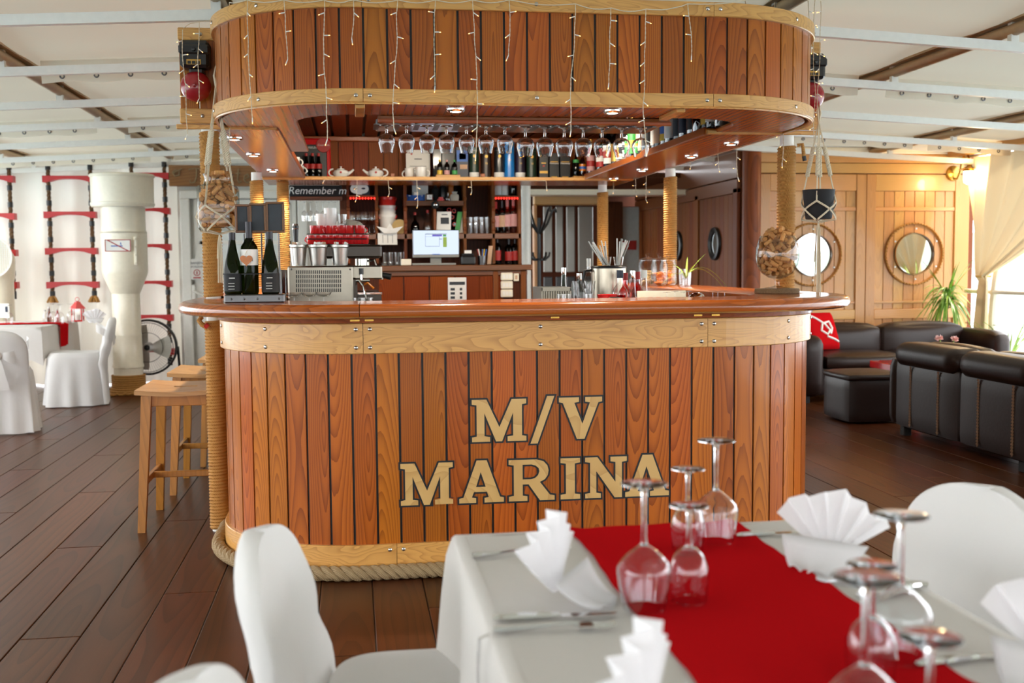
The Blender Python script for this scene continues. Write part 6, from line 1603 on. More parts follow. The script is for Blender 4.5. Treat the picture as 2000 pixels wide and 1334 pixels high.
for k, (a, L_, w, dr, ri) in enumerate(((.2, .2, .006, .9, 1.1), (-.3, .3, .006, 1.2, 1.0), (3.0, .2, .006, 1.1, .9), (1.2, .18, .006, .2, 1.0), (2.2, .13, .006, .4, 1.1), (-.05, .16, .005, .1, 1.1), (.1, .38, .005, 1.15, .95), (-1.2, .12, .006, .3, 1.1), (4.0, .14, .006, .8, 1.0))):
    mb = MB(); blade(mb, (x, y, ZT+.05), (math.cos(a), math.sin(a)), L_, w, dr, ri); obj('leaf', mb, 'leaf_light', t)
x = X(1327, 6.8, 1.2); tumbler(1334, ZT+.0006, .03, .11, 'clear tumbler behind the plant cutting on the right wing', None, 7.05)

# ================================================================== LEFT SIDE OF THE DECK
def stool(loc, label, rz=0):
    t = thing('bar_stool', label, 'bar stool', loc, 'wooden bar stools along the left side', rz)
    h = .70; hx, hy = .185, .235
    def put(name, mb, mat, **k):
        o = obj(name, mb, mat, None, org=(0, 0, 0), **k); o.parent = t; o.location = (0, 0, 0); return o
    # dished seat with a hand slot
    mb = MB(); n = 8
    def top(u, v): return (-hx-.02+(2*hx+.04)*u, -hy-.02+(2*hy+.04)*v, h-.012*math.sin(PI*u)-0.0)
    def seatpart(u0, u1, v0, v1):
        nu = 6
        for kk in (0, 1):
            pass
        L_ = []
        for j in range(nu+1):
            u = u0+(u1-u0)*j/nu
            for v in (v0, v1):
                q = top(u, v); L_ += [q, (q[0], q[1], q[2]-.022)]
        fs = []
        for j in range(nu):
            a = j*4; b = a+4
            fs += [(a, b, b+2, a+2), (a+1, a+3, b+3, b+1), (a, a+1, b+1, b), (a+2, b+2, b+3, a+3)]
        fs += [(0, 2, 3, 1), (nu*4, nu*4+1, nu*4+3, nu*4+2)]
        mb.add(L_, fs)
    seatpart(0, 1, 0, .46); seatpart(0, 1, .54, 1); seatpart(0, .36, .46, .54); seatpart(.64, 1, .46, .54)
    put('seat', mb, 'stool_seat')
    for sx in (-1, 1):
        for sy in (-1, 1):
            mb = MB(); w0, w1 = .024, .018
            tx, ty, bx, by = sx*(hx-.03), sy*(hy-.03), sx*(hx+.005), sy*(hy+.015)
            vs = []
            for (cx, cy, z, w) in ((bx, by, 0, w1), (tx, ty, h-.03, w0)): vs += [(cx-w, cy-w, z), (cx+w, cy-w, z), (cx+w, cy+w, z), (cx-w, cy+w, z)]
            mb.add(vs, [(0, 3, 2, 1), (4, 5, 6, 7), (0, 1, 5, 4), (1, 2, 6, 5), (2, 3, 7, 6), (3, 0, 4, 7)])
            put('leg', mb, 'stool_wood')
    for s_ in (-1, 1):
        put('apron', MB().cbox(-hx+.05, hx-.05, s_*(hy-.03)-.011, s_*(hy-.03)+.011, h-.085, h-.03, .003), 'stool_wood')
        put('apron', MB().cbox(s_*(hx-.03)-.011, s_*(hx-.03)+.011, -hy+.05, hy-.05, h-.085, h-.03, .003), 'stool_wood')
        put('stretcher', MB().cbox(s_*(hx-.006)-.011, s_*(hx-.006)+.011, -hy+.01, hy-.01, .22, .255, .003), 'stool_wood')
    put('cross_stretcher', MB().cbox(-hx+.01, hx-.01, -.012, .012, .222, .253, .003), 'stool_wood')
    return t
s0 = stool((-.86, 5.66, 0.0005), 'nearest wooden bar stool on the left, in front of the other two')
dup(s0, (-.85, 6.53, 0.0005), label='middle wooden bar stool on the left, half behind the nearest one')
dup(s0, (-.80, 7.40, 0.0005), label='farthest wooden bar stool on the left, only its seat edge showing')
# ventilation pipe
p = (X(246, 11.45, 1), 11.45, 0)
vp = thing('ventilation_pipe', 'big cream ship ventilation pipe with a drum cap', 'pipe', p)
obj('cap', MB().lathe([(.30, 2.20), (.318, 2.21), (.318, 2.225), (.305, 2.235), (0, 2.25)], p, 40), 'cream_paint', vp)
obj('drum', MB().lathe([(.22, 1.90), (.30, 1.905), (.312, 1.93), (.312, 1.945), (.305, 1.95), (.305, 2.205)], p, 40), 'cream_paint', vp)
obj('neck', MB().lathe([(.20, 1.92), (.215, 1.90), (.215, 1.66), (.225, 1.66), (.225, 1.64)], p, 40), 'cream_paint', vp)
obj('chamber', MB().lathe([(.225, 1.655), (.225, 1.26), (.222, 1.235), (.145, 1.04), (.138, 1.03)], p, 40), 'cream_paint', vp)
obj('shaft', MB().lathe([(.138, 1.04), (.140, .62), (.143, .61), (.141, .60), (.148, .31), (.155, .30), (.155, .275), (.145, .27), (.145, .0)], p, 40), 'cream_paint', vp)
obj('hatch', MB().cbox(p[0]+.13, p[0]+.16, p[1]-.20, p[1]-.17, 1.32, 1.60, .005), 'cream_paint', vp)
for z in (1.34, 1.42, 1.50, 1.58): obj('rivet', MB().ball((p[0]+.145, p[1]-.203, z), .009, 8), 'cream_paint', vp)
lb = obj('no_smoking_label', MB().box(p[0]-.14, p[0]+.11, p[1]-.232, p[1]-.226, 1.455, 1.575), 'paper', vp)
mb = MB(); x0, x1 = p[0]-.14, p[0]+.11
mb.box(x0, x1, p[1]-.2335, p[1]-.231, 1.455, 1.463); mb.box(x0, x1, p[1]-.2335, p[1]-.231, 1.567, 1.575); mb.box(x0, x0+.008, p[1]-.2335, p[1]-.231, 1.455, 1.575); mb.box(x1-.008, x1, p[1]-.2335, p[1]-.231, 1.455, 1.575)
mb.add([(x0+.02, p[1]-.2335, 1.567), (x0+.04, p[1]-.2335, 1.567), (x1-.02, p[1]-.2335, 1.463), (x1-.04, p[1]-.2335, 1.463)], [(0, 1, 2, 3)])
obj('red_border', mb, 'red_label', lb)
obj('cigarette', MB().box(x0+.06, x0+.17, p[1]-.2333, p[1]-.2315, 1.505, 1.515).box(x0+.15, x0+.158, p[1]-.2333, p[1]-.2315, 1.52, 1.545), 'blue_print', lb)
mb = MB()
for k in range(9):
    rr_ = .158+.012*max(0, 3-k)
    mb.lathe([(rr_+.012*math.cos(a), .014+.022*k+.012*math.sin(a)) for a in np.linspace(0, 2*PI, 9)], p, 32)
obj('rope_coil', mb, 'rope', label='rope coiled around the foot of the ventilation pipe', cat='rope')
obj('rope_tail', MB().tube([(p[0]-.17+.34*i/14, p[1]-.215-.02*math.sin(i*.5), .014+.012*(i % 3 == 1)) for i in range(15)], .012, 8), 'rope', label='loose rope end lying before the coil at the pipe', cat='rope')
# mushroom cowl at the left edge
p = (X(-4, 12.02, 1.4), 12.02, 0)
cw = thing('ventilation_cowl', 'white ventilation cowl with a round mesh mouth at the left edge', 'cowl', p)
obj('trunk', MB().lathe([(.145, 0), (.145, 1.15), (.16, 1.2), (.17, 1.4), (.12, 1.5), (0, 1.52)], p, 32), 'cream_paint', cw)
z = 1.415; ym = 11.76
obj('mouth', MB().lathe([(.15, -.24), (.17, -.1), (.21, 0), (.225, .01), (.225, .018), (.205, .02), (.20, .0)], (p[0], ym, z), 40, 'y'), 'white_paint', cw)
mb = MB()
for k in range(-9, 10):
    d = k*.021; l = math.sqrt(max(0, .2**2-d*d))
    mb.box(p[0]+d-.0025, p[0]+d+.0025, ym-.008, ym-.003, z-l, z+l); mb.box(p[0]-l, p[0]+l, ym-.006, ym-.001, z+d-.0025, z+d+.0025)
obj('mesh_screen', mb, 'white_paint', cw)['kind'] = 'stuff'
obj('mesh_back', MB().lathe([(0, -.03), (.2, -.03)], (p[0], ym, z), 32, 'y'), 'cream_paint', cw)
obj('label_plate', MB().box(p[0]+.02, p[0]+.14, 11.86, 11.865, .78, .93), 'paper', cw); obj('label_stripe', MB().box(p[0]+.10, p[0]+.125, 11.857, 11.861, .84, .9), 'navy', cw)
# rope ladders
def ladder(px0, px1, zs, y, label, ends=True, only_right=False):
    x0, x1 = px0, px1; L_ = thing('rope_ladder', label, 'rope ladder', ((x0+x1)/2, y, min(zs)), 'rope ladders on the cloth wall')
    for z in zs:
        mb = MB(); n = 12; poly = []
        for i in range(n+1): poly.append((x0-.05+(x1-x0+.1)*i/n, z+.035))
        for i in range(n, -1, -1):
            u = i/n; poly.append((x0-.05+(x1-x0+.1)*u, z-.035+.038*(max(0, 1-((u-.5)/.36)**2))**.5))
        mb.prism(poly, 'y', y-.05, y+.05); obj('rung', mb, 'red_paint', L_)
    for xx in (x0, x1):
        za, zb = max(zs)+.14, min(zs)-(.14 if ends else .1)
        mb = MB()
        for s_ in range(3):
            mb.tube([(xx+.011*math.cos(z*45+s_*2.09), y+.011*math.sin(z*45+s_*2.09), z) for z in np.linspace(za, zb, 90)], .0125, 6)
        rp = obj('side_rope', mb, 'dark_rope', L_)
        for z in zs:
            for dz in (.10, -.12): obj('whipping', MB().cyl((xx, y, z+dz), (xx, y, z+dz+.055), .027, seg=10), 'black_plastic', rp)
        if ends:
            rr = random.Random(int(xx*100)); mb = MB()
            for k in range(16):
                a = rr.uniform(0, 2*PI); d = rr.uniform(.02, .075); mb.tube([(xx, y, zb+.03), (xx+d*.6*math.cos(a), y+d*.6*math.sin(a), zb-.0), (xx+d*math.cos(a), y+d*.7*math.sin(a), zb-.05)], .012, 5)
            obj('frayed_end', mb, 'rope', L_)
        else:
            obj('tape_end', MB().cyl((xx, y, zb-.05), (xx, y, zb+.03), .026, seg=10), 'black_plastic', L_)
YL = 12.28
a, b = X(98, YL, 1.7), X(180, YL, 1.7)
ladder(a, b, [Zz(q, a, YL) for q in (350, 420, 491, 557)], YL, 'red runged rope ladder with frayed ends left of the ventilation pipe')
ladder(X(262, YL, 1.7), X(327, YL, 1.5), [Zz(q, -1.95, YL) for q in (345, 413, 483, 554, 620, 686)], YL-.05, 'longest red runged rope ladder, right of the ventilation pipe', False)
ladder(X(-50, YL, 1.7), X(23, YL, 1.6), [Zz(q, -3.6, YL) for q in (350, 423, 494, 557)], YL, 'red runged rope ladder cut by the left edge of the view', False)
# floor fan
p = (X(290, 11.75, .45), 11.75, 0); zc = .455
fn = thing('floor_fan', 'big black floor fan with a round wire guard behind the pipe', 'fan', p)
for r in (.155, .26, .285): obj('guard_ring', MB().tube([(p[0]+r*math.cos(a), p[1]-.05+(.04 if r > .27 else 0), zc+r*math.sin(a)) for a in np.linspace(0, 2*PI, 48, endpoint=False)], .012 if r > .27 else .003, 8, True), 'black_plastic', fn)
mb = MB()
for k in range(60):
    a = 2*PI*k/60; mb.tube([(p[0]+.03*math.cos(a), p[1]-.085, zc+.03*math.sin(a)), (p[0]+.2*math.cos(a), p[1]-.075, zc+.2*math.sin(a)), (p[0]+.28*math.cos(a), p[1]-.02, zc+.28*math.sin(a))], .0018, 4)
obj('guard_wires', mb, 'steel', fn)['kind'] = 'stuff'
obj('hub', MB().lathe([(0, .03), (.04, .02), (.05, -.1)], (p[0], p[1]-.06, zc), 20, 'y'), 'black_plastic', fn)
for k in range(3):
    a = k*2*PI/3; mb = MB()
    def bl(u, v): rr_ = .05+.19*u; aa = a+(v-.5)*1.3*(1-.2*u); return (p[0]+rr_*math.cos(aa), p[1]-.03+.05*(v-.5), zc+rr_*math.sin(aa))
    obj('blade', mb.grid(bl, 6, 6), 'steel', fn)
obj('drum', MB().lathe([(.285, .03), (.29, -.1)], (p[0], p[1]-.02, zc), 40, 'y'), 'black_plastic', fn)
for s_ in (-1, 1): obj('leg', MB().tube([(p[0]+s_*.295, p[1]+.03, zc), (p[0]+s_*.31, p[1]+.02, .2), (p[0]+s_*.31, p[1]+.15, .02), (p[0]+s_*.31, p[1]-.15, .02)], .014, 8), 'black_plastic', fn)
obj('foot_bar', MB().cyl((p[0]-.31, p[1]-.15, .02), (p[0]+.31, p[1]-.15, .02), .014, seg=10), 'black_plastic', fn)
obj('power_cable', MB().tube([(-2.75+.12*i, 11.75+.12*math.sin(i*.9), .012) for i in range(7)], .01, 6), 'black_plastic', label='black power cable lying on the floor behind the left chair', cat='cable')
# wooden sign with rope letters over the door, notices on the door
x0, x1, z0, z1 = rect(330, 500, 323, 364, 12.2)
sg2 = thing('rope_sign', 'wooden sign with words laid in pale rope above the white door', 'sign', ((x0+x1)/2, 12.2, z0))
obj('board', MB().cbox(x0, x1, 12.18, 12.22, z0, z1, .006), 'sign_wood', sg2)
def ropeline(pxs): return [(lambda q: (q[0], 12.168, q[2]))(at(a, b, 12.17)) for a, b in pxs]
for i, pts in enumerate(([(336, 338), (342, 332), (350, 334), (350, 342), (342, 344), (338, 339), (347, 333), (356, 330)],
    [(368, 331), (380, 329), (394, 330)], [(384, 330), (384, 345), (380, 356), (372, 357), (371, 352)],
    [(454, 342), (453, 356), (457, 357)], [(453, 336), (454, 335)], [(466, 330), (464, 350), (467, 357), (472, 354)], [(460, 339), (470, 338)], [(478, 349), (486, 346), (484, 340), (478, 343), (477, 352), (482, 357), (489, 354)],
    [(403, 350), (409, 342), (415, 349), (409, 357), (403, 350)], [(425, 343), (424, 357)], [(437, 330), (436, 357)])):
    P3 = ropeline(pts)
    fine = []
    for j in range(len(P3)-1):
        for k in range(4): fine.append(Vector(P3[j]).lerp(Vector(P3[j+1]), k/4))
    fine.append(Vector(P3[-1])); obj('rope_letter', MB().tube(fine, .008, 6), 'base_rope', sg2)
x0, x1, z0, z1 = rect(362, 400, 506, 546, 12.21)
nt = thing('door_notice', 'white no entry notice for visitors on the white door', 'notice', ((x0+x1)/2, 12.21, z0))
obj('sheet', MB().box(x0, x1, 12.205, 12.212, z0, z1), 'paper', nt)
words('ZABRANJENO', .036, 'slate', ((x0+x1)/2, 12.204, z1-.045), nt); words('NEZAPOSLENIMA', .029, 'slate', ((x0+x1)/2, 12.204, z1-.085), nt)
ic = obj('red_icon', MB().lathe([(.028, .002), (.036, .002), (.036, 0)], ((x0+x1)/2+.02, 12.204, z0+.075), 20, 'y'), 'red_label', nt)
obj('icon_figure', MB().box((x0+x1)/2+.014, (x0+x1)/2+.026, 12.2025, 12.2045, z0+.055, z0+.092), 'red_label', nt); obj('red_bar', MB().box((x0+x1)/2-.02, (x0+x1)/2+.06, 12.2025, 12.205, z0+.012, z0+.028), 'red_label', nt)

# ---- banquet chairs in white covers
def ring_pts(a, n): return [a*i/n for i in range(n)]
def chair(loc, rz, label, bow=True, back_h=.82, name='covered_chair', grp='chairs in white covers', lk=.115, tk=.042, bw=.212):
    """local: seat faces +Y, back at -Y; x across"""
    t = thing(name, label, 'chair', loc, grp, rz)
    def put(nm, mb, mat, **k):
        o = obj(nm, mb, mat, None, org=(0, 0, 0), **k); o.parent = t; o.location = (0, 0, 0); return o
    sw, sd, sh = .22, .235, .50
    # skirt and seat: a rounded square drape widening to the floor with folds
    def drape(u, v):
        a = 2*PI*u; e = 4.0
        c, s = math.cos(a), math.sin(a); r = 1/((abs(c)**e+abs(s)**e)**(1/e))
        if v < .25:
            k = v/.25; return (sw*r*c*k, sd*r*s*k, sh+.012*(1-k*k)+.004*math.sin(a*3)*k)
        k = (v-.25)/.75
        fold = .018*math.sin(a*9+.8*math.sin(a*2))*k**1.2+.022*k
        rr = r*(1+.03*min(1, k*6)); return ((sw*rr+fold)*c*(1+.05*k), (sd*rr+fold)*s*(1+.05*k), sh-.012-.008*(k > 0)-(sh-.03)*k)
    put('skirt', MB().grid(drape, 96, 22), 'chair_cover')
    # back: thick rounded slab leaning away
    n = 20
    def slab(u, v):                                   # u round its section, v from the floor up the back
        a = 2*PI*u; z = .015+(back_h-.015)*(1-(1-v)**1.7)
        tt = max(0.0, (z-(back_h-.20))/.20); w = bw*max(0.0, 1-(tt*.9995)**2.7)**(1/2.4); th = tk*math.sqrt(max(0.0, 1-(tt*.985)**4))
        c, s = math.cos(a), math.sin(a); e = 3.2; r = 1/((abs(c)**e+abs(s)**e)**(1/e))
        dn = max(0, (sh-z)/sh); th *= 1-.45*dn; w *= 1+.10*dn
        lean = -.245-lk*max(0, (z-.40))/.42-.02*dn
        cup = .03*(c*r)**2*min(1, z/sh)*(.5+.5*v)
        wr = (.004*math.sin(z*46+c*4)+.005*math.sin(z*17+c*7+1))*(1-tt)*(1-dn)+.014*math.sin(c*11+.7)*dn
        return (w*r*c, lean+th*r*s+cup+wr, z)
    put('back', MB().grid(slab, 48, 36).add([slab(i/48, 1) for i in range(48)], [tuple(range(48))], True), 'chair_cover', sharp=60)
    if bow:
        zb = sh+.13; yb = -.315
        put('sash', MB().grid(lambda u, v: ((.215)*math.sin((u-.5)*PI*1.25), -.235-.088*math.cos((u-.5)*PI*1.25), zb+.10*abs(u-.5)*2-.035+.07*v+.006*math.sin(v*9)), 30, 5), 'chair_cover')
        bw_ = MB(); bw_.ball((0, yb-.03, zb), .036, 12, (1, .8, 1))
        for s_ in (-1, 1):
            bw_.grid(lambda u, v: (s_*(.02+.10*u), yb-.03-.02*math.sin(PI*u), zb+(.055*u**.5)*(2*v-1)-.02*u), 8, 6)
            bw_.grid(lambda u, v: (s_*(.012+.03*u)+(.05*(v-.5))*(.4+u), yb-.03-.012*math.sin(u*4), zb-.03-.24*u), 8, 5)
        put('bow', bw_, 'chair_cover')
    for sx in (-1, 1):
        for sy in (-1, 1): put('leg', MB().cyl((sx*.19, sy*.19, 0), (sx*.18, sy*.18, .10), .011, seg=8), 'matt_black')
    return t
chair((-2.63, 10.66, .0005), PI/2+.2, 'white covered chair with a bow beside the ventilation pipe')
chair((-2.78, 9.02, .0005), .22, 'white covered chair seen from behind at the left edge, bow tied low')
# ---- left table
def table(xa, xb, ya, yb, label_t, label_c, h=.75, drop=.27, seed=1, pole=True, br=.31):
    cx, cy = (xa+xb)/2, (ya+yb)/2
    t = thing('dining_table', label_t, 'table', (cx, cy, 0.0005))
    obj('top', MB().cbox(xa, xb, ya, yb, h-.03, h-.004, .004), 'brown_wood_cross', t)
    if pole:
        obj('column', MB().cyl((cx, cy, 0.02), (cx, cy, h-.03), .04, seg=16), 'blue_steel', t)
        obj('base', MB().lathe([(0, .03), (.05, .03), (br-.01, .012), (br, .0), (0, 0)], (cx, cy, 0.0005), 28), 'blue_steel', t)
    rr = random.Random(seed)
    P_ = []; per = []
    nx, ny = 16, 20
    for i in range(nx): per.append((xa+(xb-xa)*i/nx, ya))
    for i in range(ny): per.append((xb, ya+(yb-ya)*i/ny))
    for i in range(nx): per.append((xb-(xb-xa)*i/nx, yb))
    for i in range(ny): per.append((xa, yb-(yb-ya)*i/ny))
    n = len(per); mb = MB(); rows = []
    for k, (off, z) in enumerate(((-.02, h+.0), (0.0, h-.001), (.006, h-.008), (.010, h-.03), (.012, h-drop*.4), (.013, h-drop*.75), (.014, h-drop))):
        row = []
        for i, (x, y) in enumerate(per):
            dx = -1 if x == xa else (1 if x == xb else 0); dy = -1 if y == ya else (1 if y == yb else 0)
            if dx == 0 and dy == 0: dy = -1
            corner = dx != 0 and dy != 0
            f = max(0, (k-2)/4); w = .014*math.sin(i*1.1+math.sin(i*.37)*2)*f
            o = off+w+(.016*f if corner else 0)
            zz_ = z-(.06*f if corner else 0)+.006*math.sin(i*.8)*f
            row.append((x+dx*o, y+dy*o, zz_))
        rows += row
    nr = len(rows)//n
    mb.add(rows, [(k*n+i, (k+1)*n+i, (k+1)*n+(i+1) % n, k*n+(i+1) % n) for k in range(nr-1) for i in range(n)], True)
    gx, gy = 24, 30
    mb.grid(lambda u, v: (xa+.02+(xb-xa-.04)*u, ya+.02+(yb-ya-.04)*v, h+.0012*(math.sin(u*23+v*5)*math.sin(v*17+u*3))), gx, gy)
    cl = obj('tablecloth', mb, 'tablecloth', label=label_c, cat='tablecloth', org=(cx, cy, h), sharp=70)
    return t, cl
table(-4.15, -2.87, 10.45, 11.75, 'square table on a blue pedestal under a white cloth at the left', 'white tablecloth on the far left table', drop=.30, seed=4)
def runner(x0, x1, y0, y1, z, label, axis='y', hang0=0.0, hang1=0.0, seed=0):
    """flat strip along an axis with ends that hang over the table edge"""
    L_ = (y1-y0) if axis == 'y' else (x1-x0)
    pts = []
    def fn(u, v):
        s = -hang0+(L_+hang0+hang1)*v; dz = 0
        ripple = .0012*math.sin(v*31+u*4)+.0008*math.sin(u*19+v*9)
        if s < 0: l, zz_ = -.036-.014*math.sin(u*6)*(-s), z+s
        elif s > L_: l, zz_ = L_+.036+.02*math.sin(u*5)*(s-L_)*3, z-(s-L_)
        else: l, zz_ = s, z+.0035+ripple+.0025*math.sin(v*40)**2*(abs(u-.5) > .42)
        wob = .004*math.sin(v*17)*(1 if u < .5 else -1)
        if axis == 'y': return (x0+(x1-x0)*u+wob, y0+l, zz_)
        return (x0+l, y0+(y1-y0)*u+wob, zz_)
    return obj('table_runner', MB().grid(fn, 20, 90), 'red_cloth', label=label, cat='table runner', org=((x0+x1)/2, (y0+y1)/2, z))
runner(-4.15, -2.87, 10.98, 11.30, .7515, 'red runner across the far left table with its end hanging down', 'x', .05, .22)
w1 = None
for i, (px, y) in enumerate(((18, 11.1), (104, 11.25), (118, 11.05))):
    p = (X(px, y, .8), y, .756); lab = ('upturned wine glass at the left edge of the far left table', 'left of two upturned glasses by the red lantern', 'right of two upturned glasses by the red lantern')[i]
    if w1 is None: w1 = stemglass('wine_glass', WG, lab, 'glass', p, 'upturned glasses on the left table', True)
    else: dup(w1, p, label=lab)
p = (X(138, 11.2, .8), 11.2, .756); dup(w1, p, label='upturned glass standing right in front of the red lantern')
p = (X(152, 11.45, .8), 11.45, .7515); t = thing('lantern', 'small red metal lantern on the far left table', 'lantern', p)
obj('base', MB().cbox(p[0]-.055, p[0]+.055, p[1]-.055, p[1]+.055, p[2], p[2]+.015, .004), 'red_gloss', t)
for sx in (-1, 1):
    for sy in (-1, 1): obj('post', MB().box(p[0]+sx*.046-.006, p[0]+sx*.046+.006, p[1]+sy*.046-.006, p[1]+sy*.046+.006, p[2]+.015, p[2]+.13), 'red_gloss', t)
obj('roof', MB().lathe([(.08, .13), (.075, .14), (.035, .185), (.03, .2), (.012, .205), (0, .21)], p, 4), 'red_gloss', t); obj('ring', MB().tube([(p[0]+.02*math.cos(a), p[1], p[2]+.225+.02*math.sin(a)) for a in np.linspace(0, 2*PI, 14, endpoint=False)], .003, 6, True), 'red_gloss', t)
obj('pane', MB().box(p[0]-.042, p[0]+.042, p[1]-.042, p[1]+.042, p[2]+.016, p[2]+.129), 'window_glass', t); obj('candle', MB().cyl((p[0], p[1], p[2]+.016), (p[0], p[1], p[2]+.07), .02, seg=14), 'porcelain', t)
for i, (px, h_, mt) in enumerate(((88, .12, 'clear_glass'), (96, .15, 'amber_glass'), (112, .13, 'red_drink'))):
    bottle('cruet', ('clear salt cruet', 'amber oil cruet', 'red vinegar cruet')[i]+' on the far left table', 'cruet', (X(px, 11.5, .8), 11.5, .7512), h_, .022, mt, 'steel', None, shape='beer')
def napkin(loc, rz, label, s=1.0, lean=.0, nf=6, am=.95):
    """a pleated fan standing up, folds fanning from the base"""
    t = thing('folded_napkin', label, 'napkin', loc, 'fan folded napkins', rz)
    mb = MB(); n = nf; L_ = []
    for i in range(2*n+1):
        a = -am+2*am*i/(2*n); z_ = .016*(1 if i % 2 else -1)*s
        for r, k in ((.012, .25), (.07, .7), (.135, 1.0)):
            rr_ = r*s*(1+.05*math.sin(i*1.1)*k)
            L_.append((rr_*math.sin(a), z_*k+.05*s*k*lean+.02*s*math.sin(a)**2*k, max(.002, .004+rr_*math.cos(a)*.98)))
    mb.add(L_, [(i*3+k, (i+1)*3+k, (i+1)*3+k+1, i*3+k+1) for i in range(2*n) for k in (0, 1)])
    o = obj('fan', mb, 'napkin', None, org=(0, 0, 0)); o.parent = t; o.location = (0, 0, 0)
    mb = MB(); mb.grid(lambda u, v: ((-.085+.17*u)*s*(1-.5*v), -.02*s-.075*s*v*math.cos((u-.5)*1.2), .045*s*(1-v)**2+.004+.005*math.sin(u*12)*v), 14, 6)
    o = obj('tail', mb, 'napkin', None, org=(0, 0, 0)); o.parent = t; o.location = (0, 0, 0)
    sm = o.modifiers.new('thick', 'SOLIDIFY'); sm.thickness = .0015
    return t
napkin((X(185, 11.0, .8), 11.0, .756), .3, 'white fan napkin at the corner of the far left table')

# ================================================================== LOUNGE ON THE RIGHT
def cushion(mb, x0, x1, y0, y1, z0, z1, r=.04, puff=.02, n=8):
    """a padded block: superellipsoid-ish box"""
    cx, cy, cz = (x0+x1)/2, (y0+y1)/2, (z0+z1)/2; hx, hy, hz = (x1-x0)/2, (y1-y0)/2, (z1-z0)/2
    def face(ax, sgn):
        vs = []
        for j in range(n+1):
            for i in range(n+1):
                u, v = -1+2*i/n, -1+2*j/n
                p = {0: (sgn, u, v), 1: (u, sgn, v), 2: (u, v, sgn)}[ax]
                q = [p[k]*(hx, hy, hz)[k] for k in range(3)]
                c = [max(-h+r, min(h-r, q[k])) for k, h in enumerate((hx, hy, hz))]
                d = Vector([q[k]-c[k] for k in range(3)]); d = d.normalized()*r if d.length > 1e-9 else d
                pf = puff*(1-u*u)*(1-v*v)
                q = [c[k]+d[k]+(pf*sgn if k == ax else 0) for k in range(3)]; vs.append((cx+q[0], cy+q[1], cz+q[2]))
        o = (sgn > 0) != (ax == 1)
        mb.add(vs, [((j*(n+1)+i, j*(n+1)+i+1, (j+1)*(n+1)+i+1, (j+1)*(n+1)+i) if o else (j*(n+1)+i, (j+1)*(n+1)+i, (j+1)*(n+1)+i+1, j*(n+1)+i+1)) for j in range(n) for i in range(n)], True)
    for ax in range(3):
        for s_ in (-1, 1): face(ax, s_)
    return mb
# back sofa along the wooden wall
sa = thing('leather_sofa', 'dark brown leather sofa along the wooden wall with a red pillow', 'sofa', (5.1, 9.85, 0.0005))
obj('base', cushion(MB(), 4.05, 6.06, 9.32, 10.05, .06, .32, .03, .004), 'leather', sa)
for a, b in ((4.27, 5.08), (5.09, 5.92)):
    obj('seat_cushion', cushion(MB(), a, b, 9.28, 9.86, .30, .44, .05, .02), 'leather', sa)
for a, b in ((4.22, 5.08), (5.09, 5.95)):
    obj('back_cushion', cushion(MB(), a, b, 9.80, 10.06, .34, .68, .07, .03), 'leather', sa)
obj('arm', cushion(MB(), 4.00, 4.26, 9.25, 10.06, .06, .62, .09, .01), 'leather', sa)
obj('arm', cushion(MB(), 5.90, 6.11, 9.25, 10.06, .06, .63, .09, .01), 'leather', sa)
for x in (4.1, 6.05):
    for y in (9.35, 9.98): obj('foot', MB().cbox(x-.03, x+.03, y-.03, y+.03, 0, .065, .004), 'matt_black', sa)
# red pillow with a white knotted rope print
px_, py_ = 4.44, 9.70
pw = thing('pillow', 'red pillow with a white knotted rope print leaning in the sofa corner', 'pillow', (px_, py_, .45)); pw.rotation_euler = (-.42, 0, .25)
mbp = MB()
def pil(sg):
    def f(u, v):
        a, b = 2*u-1, 2*v-1; th = .07*((1-a**4)*(1-b**4))**.5; k = 1-.06*(a*a*b*b)
        return (a*.2*k*(1-.05*(1-b*b)), sg*th, .2+b*.2*k*(1-.05*(1-a*a)))
    return f
mbp.grid(pil(-1), 20, 20); mbp.grid(pil(1), 20, 20)
o = obj('cover', mbp, 'red_cloth', None, org=(0, 0, 0)); o.parent = pw; o.location = (0, 0, 0)
def on_p(x, z): a, b = x/.2, (z-.2)/.2; return (x, -.07*(max(0, (1-a**4)*(1-b**4)))**.5-.003, z)
for pts in ([(-.15, .36), (-.05, .30), (.03, .24), (.07, .18), (.03, .14), (-.03, .18), (.0, .25), (.08, .27), (.1, .2), (.06, .13)], [(.02, .12), (.1, .09), (.16, .06)]):
    P3 = []
    for j in range(len(pts)-1):
        for k in range(5): u = k/5; P3.append(on_p(pts[j][0]+(pts[j+1][0]-pts[j][0])*u, pts[j][1]+(pts[j+1][1]-pts[j][1])*u))
    o = obj('rope_print', MB().tube(P3, .010, 6), 'paper', None, org=(0, 0, 0)); o.parent = pw; o.location = (0, 0, 0)
# ottoman
ot = thing('ottoman', 'dark brown leather cube ottoman in front of the sofa', 'ottoman', (4.06, 8.22, 0.0005)); ot.rotation_euler.z = 0
obj('body', cushion(MB(), 3.87, 4.36, 8.0, 8.48, .012, .36, .03, .004), 'leather', ot); obj('lid', cushion(MB(), 3.865, 4.365, 7.995, 8.485, .345, .405, .025, .012), 'leather', ot)
